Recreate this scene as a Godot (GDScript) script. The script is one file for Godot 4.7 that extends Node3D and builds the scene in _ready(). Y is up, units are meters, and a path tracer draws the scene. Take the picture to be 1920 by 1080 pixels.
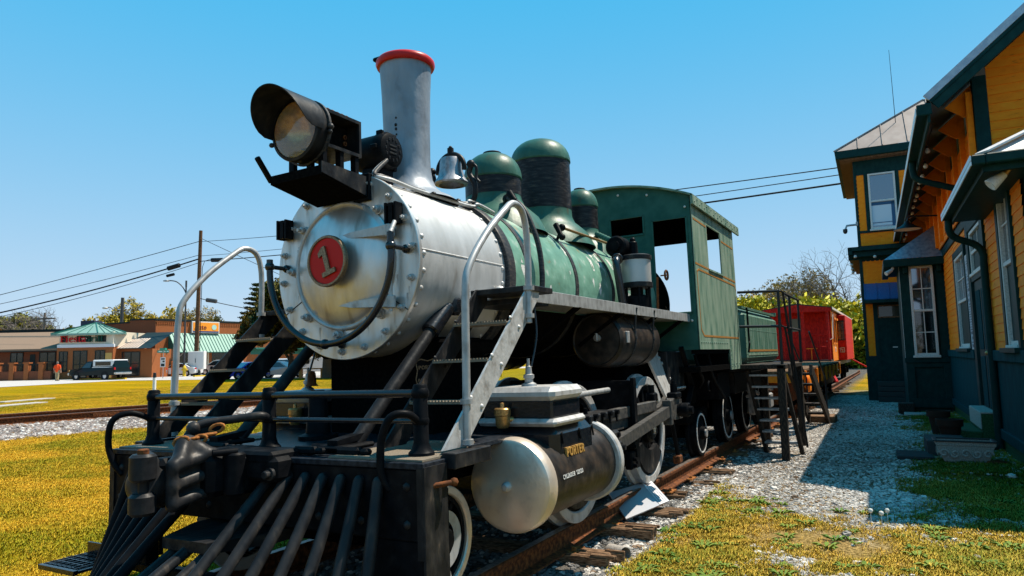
extends Node3D
# Steam locomotive on display beside a yellow and green railway depot.
var M := {}
var rng := RandomNumberGenerator.new()
var counts := {}
const LEAN := 0.0205          # the display track is canted a little
const DEPOT_TURN := 0.0283    # the depot is not quite parallel to the track
const STREET_TURN := 0.51308  # the street across the lawn
const STREET_AT := Vector3(2.9193, 0, 3.1417)

class MB:
	var v := PackedVector3Array()
	var n := PackedVector3Array()
	var uv := PackedVector2Array()
	var c := PackedColorArray()
	var x := Transform3D()
	var col := Color.WHITE
	var use_col := false
	func _p(p: Vector3, q: Vector3, t: Vector2) -> void:
		v.append(p); n.append(q); uv.append(t)
		if use_col: c.append(col)
	func tri(a: Vector3, b: Vector3, d: Vector3, na: Vector3, nb: Vector3, nd: Vector3) -> MB:
		a = x * a; b = x * b; d = x * d
		na = (x.basis * na).normalized(); nb = (x.basis * nb).normalized(); nd = (x.basis * nd).normalized()
		var f := (d - a).cross(b - a)
		if f.length_squared() < 1e-16: return self
		_p(a, na, Vector2())
		if f.dot(na + nb + nd) >= 0.0:
			_p(b, nb, Vector2()); _p(d, nd, Vector2())
		else:
			_p(d, nd, Vector2()); _p(b, nb, Vector2())
		return self
	func flat(a: Vector3, b: Vector3, d: Vector3, out: Vector3) -> MB:
		var f := (b - a).cross(d - a)
		if f.length_squared() < 1e-18: return self
		f = f.normalized()
		if f.dot(out) < 0: f = -f
		return tri(a, b, d, f, f, f)
	func quad(a: Vector3, b: Vector3, d: Vector3, e: Vector3, out: Vector3) -> MB:
		flat(a, b, d, out); flat(a, d, e, out)
		return self
	func uvquad(a: Vector3, b: Vector3, d: Vector3, e: Vector3, out: Vector3) -> MB:   # a,b,d,e = lower left, lower right, upper right, upper left
		var ps := [a, b, d, a, d, e]
		var ts := [Vector2(0, 1), Vector2(1, 1), Vector2(1, 0), Vector2(0, 1), Vector2(1, 0), Vector2(0, 0)]
		for k in [0, 3]:
			var f: Vector3 = (ps[k + 2] - ps[k]).cross(ps[k + 1] - ps[k])
			var o := [0, 1, 2] if f.dot(out) >= 0 else [0, 2, 1]
			for i in o:
				_p(x * ps[k + i], (x.basis * out).normalized(), ts[k + i])
		return self
	func box(ce: Vector3, s: Vector3, bev := 0.0) -> MB:
		var h := s * 0.5
		var b := minf(bev, minf(h.x, minf(h.y, h.z)) * 0.9)
		var ax := [Vector3.RIGHT, Vector3.UP, Vector3.BACK]
		var i3 := [h.x, h.y, h.z]
		for i in 3:
			var u: Vector3 = ax[(i + 1) % 3]; var w: Vector3 = ax[(i + 2) % 3]
			var hu: float = i3[(i + 1) % 3] - b; var hw: float = i3[(i + 2) % 3] - b
			for sg in [-1.0, 1.0]:
				var o: Vector3 = ax[i] * i3[i] * sg
				quad(ce + o + u * hu + w * hw, ce + o - u * hu + w * hw, ce + o - u * hu - w * hw, ce + o + u * hu - w * hw, ax[i] * sg)
		if b > 0.0:
			for i in 3:
				var u: Vector3 = ax[(i + 1) % 3]; var w: Vector3 = ax[(i + 2) % 3]
				var hi: float = i3[i] - b; var hu: float = i3[(i + 1) % 3]; var hw: float = i3[(i + 2) % 3]
				for su in [-1.0, 1.0]:
					for sw in [-1.0, 1.0]:
						var p1: Vector3 = u * su * hu + w * sw * (hw - b)
						var p2: Vector3 = u * su * (hu - b) + w * sw * hw
						quad(ce + p1 + ax[i] * hi, ce + p1 - ax[i] * hi, ce + p2 - ax[i] * hi, ce + p2 + ax[i] * hi, u * su + w * sw)
			for sx in [-1.0, 1.0]:
				for sy in [-1.0, 1.0]:
					for sz in [-1.0, 1.0]:
						var g := Vector3(sx, sy, sz)
						flat(ce + g * Vector3(h.x, h.y - b, h.z - b), ce + g * Vector3(h.x - b, h.y, h.z - b), ce + g * Vector3(h.x - b, h.y - b, h.z), g)
		return self
	func bb(lo: Vector3, hi: Vector3, bev := 0.0) -> MB:
		return box((lo + hi) * 0.5, (hi - lo).abs(), bev)
	func bar(a: Vector3, b: Vector3, w: float, h: float, up := Vector3.UP, bev := 0.0) -> MB:   # a beam from a to b, w wide, h high along up
		var d := (b - a).normalized()
		var sd := d.cross(up).normalized()
		if sd.length() < 0.5: sd = d.cross(Vector3.RIGHT).normalized()
		var uu := sd.cross(d).normalized()
		var keep := x
		x = x * Transform3D(Basis(sd, uu, -d), (a + b) * 0.5)
		box(Vector3.ZERO, Vector3(w, h, a.distance_to(b)), bev)
		x = keep
		return self
	func lathe(prof: Array, at: Vector3, axis: Vector3, seg := 32, a0 := 0.0, a1 := TAU, crease := 0.6, ref := Vector3.ZERO) -> MB:   # prof of Vector2(radius, along axis)
		var ay := axis.normalized()
		var bx := ref
		if bx == Vector3.ZERO: bx = ay.cross(Vector3.RIGHT if absf(ay.x) < 0.8 else Vector3.UP)
		bx = (bx - ay * bx.dot(ay)).normalized()
		var bz := bx.cross(ay)
		var m := prof.size()
		var dn := []
		for i in m - 1:
			var d: Vector2 = prof[i + 1] - prof[i]
			dn.append(Vector2(d.y, -d.x).normalized())
		for i in m - 1:
			var n0: Vector2 = dn[i]; var n1: Vector2 = dn[i]
			if i > 0 and dn[i - 1].dot(dn[i]) > 1.0 - crease * 0.5: n0 = (dn[i - 1] + dn[i]).normalized()
			if i < m - 2 and dn[i + 1].dot(dn[i]) > 1.0 - crease * 0.5: n1 = (dn[i + 1] + dn[i]).normalized()
			var p0: Vector2 = prof[i]; var p1: Vector2 = prof[i + 1]
			for k in seg:
				var t0 := a0 + (a1 - a0) * k / seg; var t1 := a0 + (a1 - a0) * (k + 1) / seg
				var r0 := bx * cos(t0) + bz * sin(t0); var r1 := bx * cos(t1) + bz * sin(t1)
				var A := at + r0 * p0.x + ay * p0.y; var B := at + r1 * p0.x + ay * p0.y
				var C := at + r1 * p1.x + ay * p1.y; var D := at + r0 * p1.x + ay * p1.y
				var nA := r0 * n0.x + ay * n0.y; var nB := r1 * n0.x + ay * n0.y
				var nC := r1 * n1.x + ay * n1.y; var nD := r0 * n1.x + ay * n1.y
				if p0.x > 1e-6: tri(A, B, C, nA, nB, nC)
				if p1.x > 1e-6: tri(A, C, D, nA, nC, nD)
		return self
	func cyl(a: Vector3, b: Vector3, r0: float, r1 := -1.0, seg := 20, bev := 0.0) -> MB:
		if r1 < 0: r1 = r0
		var l := a.distance_to(b)
		var p := [Vector2(0, 0), Vector2(r0 - bev, 0)]
		if bev > 0: p.append(Vector2(r0, bev)); p.append(Vector2(r1, l - bev))
		else: p.append(Vector2(r1, l))
		if bev > 0: p.append(Vector2(r1 - bev, l))
		p.append(Vector2(0, l))
		return lathe(p, a, b - a, seg, 0, TAU, 0.2)
	func ball(ce: Vector3, r: float, seg := 12, s := Vector3.ONE) -> MB:
		var p := []
		var k := maxi(4, seg / 2)
		for i in k + 1:
			p.append(Vector2(sin(PI * i / k) * r, -cos(PI * i / k) * r))
		var keep := x
		x = x * Transform3D(Basis.from_scale(s), ce)
		lathe(p, Vector3.ZERO, Vector3.UP, seg, 0, TAU, 1.2)
		x = keep
		return self
	func tube(pts: Array, r: float, seg := 8, r_end := -1.0) -> MB:
		var m := pts.size()
		var up := Vector3.UP
		var rings := []
		var nors := []
		for i in m:
			var d: Vector3 = (pts[mini(i + 1, m - 1)] - pts[maxi(i - 1, 0)]).normalized()
			if absf(d.dot(up)) > 0.98: up = Vector3.RIGHT if absf(d.x) < 0.8 else Vector3.BACK
			var sx := d.cross(up).normalized()
			up = sx.cross(d).normalized()
			var rr := r if r_end < 0 else lerpf(r, r_end, float(i) / (m - 1))
			var ring := []; var nr := []
			for k in seg:
				var t := TAU * k / seg
				var q := sx * cos(t) + up * sin(t)
				nr.append(q); ring.append(pts[i] + q * rr)
			rings.append(ring); nors.append(nr)
		for i in m - 1:
			for k in seg:
				var j := (k + 1) % seg
				tri(rings[i][k], rings[i][j], rings[i + 1][j], nors[i][k], nors[i][j], nors[i + 1][j])
				tri(rings[i][k], rings[i + 1][j], rings[i + 1][k], nors[i][k], nors[i + 1][j], nors[i + 1][k])
		for e in [0, m - 1]:
			var o: Vector3 = (pts[0] - pts[1]) if e == 0 else (pts[m - 1] - pts[m - 2])
			for k in range(1, seg - 1):
				flat(rings[e][0], rings[e][k], rings[e][k + 1], o)
		return self
	func prism(poly: PackedVector2Array, z0: float, z1: float, smooth := false) -> MB:   # outline in x,y pushed along z
		var idx := Geometry2D.triangulate_polygon(poly)
		for i in range(0, idx.size(), 3):
			for zz in [z0, z1]:
				flat(Vector3(poly[idx[i]].x, poly[idx[i]].y, zz), Vector3(poly[idx[i + 1]].x, poly[idx[i + 1]].y, zz), Vector3(poly[idx[i + 2]].x, poly[idx[i + 2]].y, zz), Vector3(0, 0, 1 if (zz > minf(z0, z1) + 1e-7) else -1))
		var sg := 1.0 if Geometry2D.is_polygon_clockwise(poly) else -1.0
		var m := poly.size()
		var en := []
		for i in m:
			var d := poly[(i + 1) % m] - poly[i]
			en.append(Vector3(-d.y, d.x, 0).normalized() * sg)
		for i in m:
			var j := (i + 1) % m
			var a := Vector3(poly[i].x, poly[i].y, z0); var b := Vector3(poly[j].x, poly[j].y, z0)
			var d := Vector3(0, 0, z1 - z0)
			var na: Vector3 = en[i]; var nb: Vector3 = en[i]
			if smooth:
				if en[(i + m - 1) % m].dot(en[i]) > 0.6: na = (en[i] + en[(i + m - 1) % m]).normalized()
				if en[j].dot(en[i]) > 0.6: nb = (en[i] + en[j]).normalized()
			tri(a, b, b + d, na, nb, nb); tri(a, b + d, a + d, na, nb, na)
		return self
	func mesh() -> ArrayMesh:
		var am := ArrayMesh.new()
		if v.is_empty(): return am
		var ar := []
		ar.resize(Mesh.ARRAY_MAX)
		ar[Mesh.ARRAY_VERTEX] = v; ar[Mesh.ARRAY_NORMAL] = n; ar[Mesh.ARRAY_TEX_UV] = uv
		if use_col: ar[Mesh.ARRAY_COLOR] = c
		am.add_surface_from_arrays(Mesh.PRIMITIVE_TRIANGLES, ar)
		return am

func mb(t := Transform3D()) -> MB:
	var m := MB.new()
	m.x = t
	return m

func put(called: String, m: Variant, mat: Material, parent: Node = null, at := Transform3D()) -> MeshInstance3D:
	var o := MeshInstance3D.new()
	o.mesh = m.mesh() if m is MB else m
	o.material_override = mat
	o.transform = at
	if parent == null:
		o.name = numbered(called); add_child(o, true)
	else:
		o.name = numbered_in(called, parent); parent.add_child(o, true)
	return o

func numbered(called: String) -> String:
	var k: int = counts.get(called, 0)
	counts[called] = k + 1
	return called if k == 0 else "%s_%03d" % [called, k]

var kids := {}
func numbered_in(called: String, parent: Node) -> String:
	var key := "%d/%s" % [parent.get_instance_id(), called]
	var k: int = kids.get(key, 0)
	kids[key] = k + 1
	return called if k == 0 else "%s_%03d" % [called, k]

func thing(called: String, label: String, category: String, at := Transform3D(), group := "") -> Node3D:
	var o := Node3D.new()
	o.name = numbered(called)
	add_child(o, true)
	o.transform = at
	return tag(o, label, category, group)

func tag(o: Node3D, label: String, category: String, group := "") -> Node3D:
	o.set_meta("label", label); o.set_meta("category", category)
	if group != "": o.set_meta("group", group)
	return o

func structure(o: Node3D, label := "", category := "") -> Node3D:
	o.set_meta("kind", "structure")
	if label != "": o.set_meta("label", label)
	if category != "": o.set_meta("category", category)
	return o

func stuff(o: Node3D) -> Node3D:
	o.set_meta("kind", "stuff")
	return o

func copy(o: Node3D, called: String, label: String, at: Transform3D) -> Node3D:
	var c: Node3D = o.duplicate()
	c.name = numbered(called)
	add_child(c, true)
	c.transform = at
	c.set_meta("label", label)
	return c

func many(called: String, mesh: Mesh, mat: Material, xs: Array, cols: Array, parent: Node = null) -> MultiMeshInstance3D:
	var mm := MultiMesh.new()
	mm.transform_format = MultiMesh.TRANSFORM_3D
	mm.use_colors = not cols.is_empty()
	mm.mesh = mesh
	mm.instance_count = xs.size()
	for i in xs.size():
		mm.set_instance_transform(i, xs[i])
		if mm.use_colors: mm.set_instance_color(i, cols[i])
	var o := MultiMeshInstance3D.new()
	o.multimesh = mm
	o.material_override = mat
	if parent == null:
		o.name = numbered(called); add_child(o, true)
	else:
		o.name = numbered_in(called, parent); parent.add_child(o, true)
	o.set_meta("kind", "stuff")
	return o

func T(x := 0.0, y := 0.0, z := 0.0, turn := 0.0) -> Transform3D:
	return Transform3D(Basis(Vector3.UP, turn), Vector3(x, y, z))

func words(s: String, size: float, depth := 0.004, font := "Droid Sans") -> TextMesh:
	var t := TextMesh.new()
	t.text = s
	var f := SystemFont.new()
	f.font_names = PackedStringArray([font])
	f.font_weight = 700
	t.font = f
	t.font_size = 48
	t.pixel_size = size / 48.0
	t.depth = depth
	t.curve_step = 3.0
	return t

# ---------- materials ----------
func L(r: float, g: float, b: float) -> Color:
	return Color(r, g, b).linear_to_srgb()

func mat(c: Color, rough := 0.6, metal := 0.0) -> StandardMaterial3D:
	var m := StandardMaterial3D.new()
	m.albedo_color = c
	m.roughness = rough
	m.metallic = metal
	m.metallic_specular = .5 if metal > .15 or rough < .25 else .3
	return m

func noise(sd: int, freq: float, cols: Array, offs: Array, oct := 4, w := 512, typ := FastNoiseLite.TYPE_SIMPLEX_SMOOTH) -> NoiseTexture2D:
	var f := FastNoiseLite.new()
	f.seed = sd; f.frequency = freq; f.noise_type = typ
	f.fractal_octaves = oct
	if oct == 1: f.fractal_type = FastNoiseLite.FRACTAL_NONE
	var t := NoiseTexture2D.new()
	t.width = w; t.height = w; t.seamless = true; t.noise = f
	if not cols.is_empty():
		var g := Gradient.new()
		g.offsets = PackedFloat32Array(offs)
		g.colors = PackedColorArray(cols)
		t.color_ramp = g
	return t

func matn(cols: Array, offs: Array, rough := 0.6, metal := 0.0, scale := Vector3.ONE, sd := 1, freq := 0.02, bump := 0.0, oct := 4) -> StandardMaterial3D:
	var m := mat(Color.WHITE, rough, metal)
	m.albedo_texture = noise(sd, freq, cols, offs, oct)
	m.uv1_triplanar = true
	m.uv1_scale = scale
	if bump > 0:
		var t := noise(sd + 7, freq * 2.0, [], [], 4)
		t.as_normal_map = true
		t.bump_strength = bump
		m.normal_enabled = true
		m.normal_texture = t
	return m

func glass(tint := Color(0.05, 0.07, 0.08), alpha := 0.25) -> StandardMaterial3D:
	var m := mat(Color(tint.r, tint.g, tint.b, alpha), 0.03)
	m.transparency = BaseMaterial3D.TRANSPARENCY_ALPHA
	m.metallic_specular = 0.7
	return m

func make_materials() -> void:
	M.silver = matn([L(.24, .21, .18), L(.40, .395, .385), L(.48, .475, .47), L(.54, .54, .535)], [0.04, 0.25, 0.6, 0.95], 0.46, 0.4, Vector3(.9, .22, .9), 3, .010, .8, 6)
	M.silver_door = matn([L(.26, .22, .18), L(.50, .48, .45), L(.60, .585, .565), L(.68, .67, .655)], [0.05, 0.28, 0.6, 0.95], 0.36, 0.7, Vector3(1.2, .25, 1.2), 5, .011, .8, 6)
	M.silver_plain = matn([L(.26, .24, .22), L(.42, .41, .40), L(.50, .495, .49)], [0.08, 0.4, 0.85], 0.5, 0.3, Vector3(1.6, 1, 1.6), 9, .015, 1.2, 5)
	M.cover = matn([L(.58, .48, .39), L(.70, .585, .48), L(.74, .63, .52)], [0.08, 0.35, 0.9], 0.36, 0.6, Vector3(1.5, 1.5, 1.5), 10, .012, .8, 5)
	M.stack = matn([L(.12, .135, .16), L(.19, .215, .25), L(.22, .245, .28), L(.28, .30, .33)], [0.05, 0.3, 0.6, 0.95], 0.46, 0.35, Vector3(1.3, .5, 1.3), 12, .009, 1.2, 5)
	M.black = matn([L(.0035, .004, .005), L(.006, .0065, .008), L(.014, .0135, .0135)], [0.2, 0.6, 0.97], 0.45, 0.0, Vector3(1.5, 1.5, 1.5), 21, .012, .8, 5)
	M.black.metallic_specular = 0.15
	M.black_worn = matn([L(.009, .010, .012), L(.018, .018, .0195), L(.032, .030, .029), L(.085, .065, .05)], [0.2, 0.5, 0.8, 0.98], 0.42, 0.1, Vector3(1.6, .8, 1.6), 23, .012, 1.2, 5)
	M.black_worn.metallic_specular = 0.25
	M.black_gloss = matn([L(.006, .007, .010), L(.014, .014, .016)], [0.3, 0.8], 0.24, 0.0, Vector3(2, 2, 2), 25, .02, .6)
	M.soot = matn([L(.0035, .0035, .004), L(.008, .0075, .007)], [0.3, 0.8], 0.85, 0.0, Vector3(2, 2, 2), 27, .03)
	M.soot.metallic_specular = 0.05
	M.green_boiler = matn([L(.30, .13, .05), L(.10, .205, .15), L(.125, .255, .19), L(.165, .31, .235), L(.36, .42, .37), L(.50, .50, .47)], [0.08, 0.17, 0.45, 0.72, 0.88, 0.95], 0.36, 0.0, Vector3(.8, .8, .8), 31, .011, 1.0, 6)
	M.green_dome = matn([L(.07, .055, .03), L(.026, .085, .062), L(.038, .11, .08), L(.085, .18, .13)], [0.05, 0.25, 0.6, 0.97], 0.42, 0.0, Vector3(1.2, .6, 1.2), 33, .01, 1.0)
	M.green_cab = matn([L(.05, .12, .085), L(.15, .225, .165), L(.20, .27, .20), L(.25, .31, .24)], [0.06, 0.35, 0.6, 0.95], 0.5, 0.0, Vector3(1.0, .22, 1.0), 35, .012, .6, 6)
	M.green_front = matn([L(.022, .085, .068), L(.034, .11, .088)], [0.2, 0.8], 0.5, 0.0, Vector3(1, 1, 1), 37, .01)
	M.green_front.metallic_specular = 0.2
	M.green_tender = matn([L(.04, .11, .08), L(.07, .15, .11), L(.12, .20, .155), L(.20, .27, .23)], [0.1, 0.45, 0.7, 0.97], 0.5, 0.0, Vector3(1.1, .25, 1.1), 39, .012, .6, 6)
	M.band = matn([L(.02, .021, .024), L(.04, .04, .042), L(.10, .075, .055)], [0.3, 0.6, 0.9], 0.5, 0.05, Vector3(2, 6, 2), 41, .015, 2.0)
	M.line = matn([L(.30, .13, .03), L(.36, .18, .05)], [0.3, 0.7], 0.5, 0.0, Vector3(3, 3, 3), 43)
	M.red = matn([L(.42, .012, .012), L(.5, .02, .016)], [0.3, 0.7], 0.35, 0.0, Vector3(2, 2, 2), 45)
	M.plate_red = mat(L(.52, .010, .006), 0.45)
	M.bronze = matn([L(.16, .10, .055), L(.28, .19, .11)], [0.3, 0.7], 0.4, 0.6, Vector3(6, 6, 6), 47)
	M.brass = matn([L(.32, .17, .06), L(.55, .33, .12)], [0.3, 0.7], 0.35, 0.7, Vector3(8, 8, 8), 49)
	M.gold_paint = mat(L(.42, .23, .055), 0.5, 0.2)
	M.bell = matn([L(.22, .22, .235), L(.36, .36, .38)], [0.3, 0.7], 0.45, 0.7, Vector3(3, 2, 3), 51)
	M.rust = matn([L(.045, .016, .007), L(.11, .036, .012), L(.22, .075, .02)], [0.2, 0.5, 0.9], 0.85, 0.0, Vector3(2, 2, 2), 53, .02, 2.0)
	M.rust_bright = matn([L(.16, .055, .015), L(.36, .14, .035)], [0.3, 0.7], 0.85, 0.0, Vector3(2, 2, 2), 55, .03, 2.0)
	M.rail_top = matn([L(.10, .075, .06), L(.22, .19, .17)], [0.3, 0.7], 0.4, 0.5, Vector3(2, 2, 2), 57)
	M.white_line = matn([L(.25, .24, .22), L(.6, .59, .57)], [0.2, 0.5], 0.6, 0.0, Vector3(4, 4, 4), 59)
	M.tread = matn([L(.10, .075, .048), L(.20, .16, .115), L(.28, .23, .17)], [0.2, 0.5, 0.8], 0.6, 0.2, Vector3(14, 14, 14), 61, .05, 6.0)
	M.deck = matn([L(.010, .012, .016), L(.026, .029, .036)], [0.3, 0.7], 0.34, 0.1, Vector3(2, 2, 2), 63, .02, 1.0)
	M.deck.metallic_specular = 0.2
	M.wood_old = matn([L(.05, .028, .015), L(.16, .09, .05), L(.27, .17, .10)], [0.25, 0.5, 0.8], 0.9, 0.0, Vector3(1.2, 9, 9), 65, .02, 4.0)
	M.wood_dark = matn([L(.010, .009, .008), L(.030, .024, .019), L(.08, .055, .035)], [0.3, 0.6, 0.9], 0.75, 0.0, Vector3(6, 1, 6), 67, .02, 2.0)
	M.lens = mat(L(.36, .36, .34), 0.12, 0.85)
	M.amber = matn([L(.30, .15, .03), L(.42, .24, .06)], [0.3, 0.7], 0.22, 0.6, Vector3(3, 3, 3), 69)
	M.lamp_glass = glass(Color(.9, .9, .85), .12)
	M.casing = matn([L(.006, .006, .008), L(.014, .014, .017), L(.035, .033, .034), L(.09, .065, .045)], [0.25, 0.5, 0.72, 0.97], 0.42, 0.0, Vector3(1.0, 4.0, 1.0), 143, .016, 1.0, 5)
	M.tank = matn([L(.012, .011, .011), L(.03, .025, .022), L(.065, .045, .032)], [0.25, 0.55, 0.95], 0.4, 0.1, Vector3(1.2, 1.2, 1.2), 145, .012, .8)
	M.rod = matn([L(.030, .029, .029), L(.06, .057, .054), L(.10, .085, .07)], [0.2, 0.55, 0.95], 0.5, 0.2, Vector3(2, 2, 2), 147, .015, 1.0)
	M.pane_sky = mat(L(.20, .22, .25), .04, .85)
	# depot
	M.yellow = matn([L(.62, .15, .005), L(.92, .235, .006), L(.95, .26, .008), L(.95, .32, .018)], [0.03, 0.2, 0.6, 0.95], 0.7, 0.0, Vector3(.9, 2, .9), 71, .01, 1.0)
	M.yellow2 = matn([L(.84, .20, .005), L(.93, .24, .006), L(.95, .26, .008)], [0.1, 0.5, 0.9], 0.7, 0.0, Vector3(.7, 1.5, .7), 72, .012, 1.0)
	M.trim = matn([L(.004, .026, .026), L(.0055, .033, .032), L(.008, .042, .040)], [0.1, 0.5, 0.95], 0.5, 0.0, Vector3(1.2, .8, 1.2), 73, .01, .7)
	M.trim.metallic_specular = .2
	M.trim_low = matn([L(.003, .036, .042), L(.004, .048, .056), L(.009, .068, .078)], [0.1, 0.5, 0.95], 0.75, 0.0, Vector3(2, .35, 2), 74, .012, .7)
	M.trim_low.metallic_specular = .12
	M.foundation = matn([L(.012, .055, .022), L(.03, .10, .04)], [0.3, 0.7], 0.7, 0.0, Vector3(2, 2, 2), 75, .03, 2.0)
	M.roof_metal = matn([L(.17, .13, .115), L(.25, .195, .175), L(.29, .24, .215)], [0.1, 0.5, 0.95], 0.6, 0.0, Vector3(.4, .4, .4), 76, .012)
	M.roof_grey = matn([L(.30, .33, .40), L(.38, .41, .47)], [0.3, 0.7], 0.4, 0.3, Vector3(.7, .7, .7), 77)
	M.roof_bay = matn([L(.16, .20, .26), L(.28, .33, .40), L(.40, .44, .5)], [0.2, 0.5, 0.85], 0.4, 0.35, Vector3(.9, .9, .9), 78, .02, 1.0)
	M.roof_pale = matn([L(.48, .45, .44), L(.60, .57, .55)], [0.3, 0.7], 0.5, 0.1, Vector3(1, 1, 1), 79)
	M.awning_blue = matn([L(.03, .10, .26), L(.05, .15, .34)], [0.3, 0.7], 0.35, 0.2, Vector3(2, 2, 2), 80)
	M.white_trim = matn([L(.52, .50, .47), L(.66, .64, .60)], [0.2, 0.6], 0.5, 0.0, Vector3(3, 3, 3), 81)
	M.window_dark = glass(Color(.03, .035, .04), .35)
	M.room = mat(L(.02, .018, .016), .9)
	M.curtain = mat(L(.35, .33, .30), .9)
	M.bulb = mat(L(.55, .53, .49), .25)
	M.stone = matn([L(.20, .18, .16), L(.32, .29, .26), L(.40, .37, .34)], [0.2, 0.5, 0.8], 0.85, 0.0, Vector3(4, 4, 4), 82, .03, 3.0)
	M.concrete = matn([L(.30, .28, .25), L(.42, .40, .36)], [0.3, 0.7], 0.85, 0.0, Vector3(2, 2, 2), 83, .03, 2.0)
	M.terracotta = mat(L(.035, .018, .013), .8)
	M.steel_grey = matn([L(.24, .235, .23), L(.34, .34, .34), L(.42, .42, .42)], [0.15, 0.5, 0.9], 0.45, 0.4, Vector3(2, 1, 2), 84, .015)
	M.dark_metal = mat(L(.012, .013, .015), .5, .2)
	M.sign_print = null
	# distance
	M.brick = matn([L(.17, .05, .018), L(.28, .085, .028), L(.36, .12, .04), L(.46, .22, .10)], [0.2, 0.45, 0.65, 0.9], 0.85, 0.0, Vector3(.22, .9, .22), 85, .10, 0.0, 3)
	M.brick_dark = matn([L(.10, .03, .016), L(.18, .055, .026), L(.30, .13, .075)], [0.25, 0.5, 0.9], 0.85, 0.0, Vector3(.22, .9, .22), 86, .10, 0.0, 3)
	M.stucco = mat(L(.62, .54, .42), .8)
	M.shingle = matn([L(.15, .10, .07), L(.26, .18, .125)], [0.3, 0.7], 0.9, 0.0, Vector3(.5, 2, .5), 87, .05)
	M.roof_green = mat(L(.07, .19, .155), .5, .1)
	M.roof_green2 = mat(L(.19, .31, .265), .5, .1)
	M.roof_green_rib = mat(L(.03, .14, .11), .45, .1)
	M.pane_far = mat(L(.012, .014, .014), .12)
	M.pane_far.metallic_specular = .7
	M.frame_far = mat(L(.012, .02, .02), .5)
	M.rubber = mat(L(.012, .012, .013), .8)
	M.rim = mat(L(.5, .5, .52), .3, .7)
	M.chrome = mat(L(.6, .6, .62), .15, .9)
	M.taillight = mat(L(.45, .01, .012), .25)
	M.headlight = mat(L(.6, .35, .1), .2)
	M.skin = mat(L(.45, .25, .17), .6)
	M.pole_wood = matn([L(.05, .024, .012), L(.12, .06, .03), L(.2, .105, .055)], [0.2, 0.5, 0.85], 0.9, 0.0, Vector3(6, .4, 6), 88, .02)
	M.wire = mat(L(.01, .01, .011), .6)
	M.bark = matn([L(.05, .035, .025), L(.12, .09, .065)], [0.3, 0.7], 0.95, 0.0, Vector3(3, .8, 3), 89)
	M.bark_grey = matn([L(.10, .085, .075), L(.18, .155, .14)], [0.3, 0.7], 0.95, 0.0, Vector3(3, .8, 3), 90)
	M.leaf = mat(Color.WHITE, .6)
	M.leaf.vertex_color_use_as_albedo = true
	M.leaf.backlight_enabled = true
	M.leaf.backlight = L(.26, .24, .03)
	M.leaf.cull_mode = BaseMaterial3D.CULL_DISABLED
	M.grass = mat(Color.WHITE, .75)
	M.grass.vertex_color_use_as_albedo = true
	M.grass.backlight_enabled = true
	M.grass.backlight = L(.10, .09, .012)
	M.grass.cull_mode = BaseMaterial3D.CULL_DISABLED
	M.pebble = mat(Color.WHITE, .85)
	M.pebble.vertex_color_use_as_albedo = true
	M.caboose_red = matn([L(.38, .008, .006), L(.58, .013, .008), L(.66, .025, .013)], [0.1, 0.5, 0.95], 0.55, 0.0, Vector3(1, .5, 1), 91)
	M.caboose_orange = matn([L(.80, .20, .012), L(.88, .27, .02)], [0.3, 0.7], 0.5, 0.0, Vector3(1, .5, 1), 92)

func flat_mat(key: String, r: float, g: float, b: float, rough := .5, metal := 0.0) -> StandardMaterial3D:
	if not M.has(key): M[key] = mat(L(r, g, b), rough, metal)
	return M[key]
# ---------- ground, tracks, gravel, grass ----------
const G := -0.19
const MAIN_P := Vector2(-14.5, -7.5)          # a point of the main line's near rail
const MAIN_D := Vector2(0.157, -0.9876)
var nz := FastNoiseLite.new()

func main_dist(x: float, z: float) -> float:   # metres beyond the near rail of the main line, away from the loco
	return (x - MAIN_P.x) * MAIN_D.y - (z - MAIN_P.y) * MAIN_D.x

func sm(a: float, b: float, x: float) -> float:
	return smoothstep(a, b, x)

func gravel_at(x: float, z: float) -> float:
	var w := nz.get_noise_2d(x * 60, z * 60) * .5 + nz.get_noise_2d(x * 190 + 50, z * 190) * .35
	# the path between track and depot
	var g := sm(-3.2, -4.9, z + w * 1.6 - (x - 1.4) * .25) * sm(.85, 1.0, x + .0)
	g *= 1.0 - sm(2.75, 3.45, x + w * .9) * .85 * sm(-18.0, -16.0, z)
	g *= sm(-26.0, -20.0, z + w * 3)
	# bare stony patches in the foreground grass
	if x > .9 and z > -4.2: g = maxf(g, sm(.10, .30, w + .14 * sm(-2.4, -4.0, z)) * .8)
	if x > .7 and x < 1.35: g = maxf(g, .42 * sm(.0, .3, w + .1))
	# under the locomotive
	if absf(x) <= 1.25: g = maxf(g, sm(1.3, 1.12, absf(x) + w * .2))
	# main line ballast
	var d := main_dist(x, z)
	if d > -4.5 and d < 3.2: g = maxf(g, sm(-2.95, -2.5, d + w * .45) * sm(2.9, 2.5, d))
	return clampf(g, 0, 1)

func ground_y(x: float, z: float) -> float:
	var y := G
	var d := main_dist(x, z)
	y += .075 * sm(-2.6, -.6, d) * sm(3.4, 2.2, d)
	y += -.07 * sm(-20.0, -45.0, x)
	if x > 2.9 and z < -6.0 and z > -20.0: y += .05 * sm(2.9, 3.6, x)
	y += nz.get_noise_2d(x * 25, z * 25) * .02 * (1.0 if x < -1.4 or x > 1.2 else 0.0)
	return y

func dry(x: float, z: float) -> float:
	return clampf(.52 + nz.get_noise_2d(x * 22 + 300, z * 22) * .95 + nz.get_noise_2d(x * 70, z * 70 + 90) * .5, 0, 1)

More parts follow.
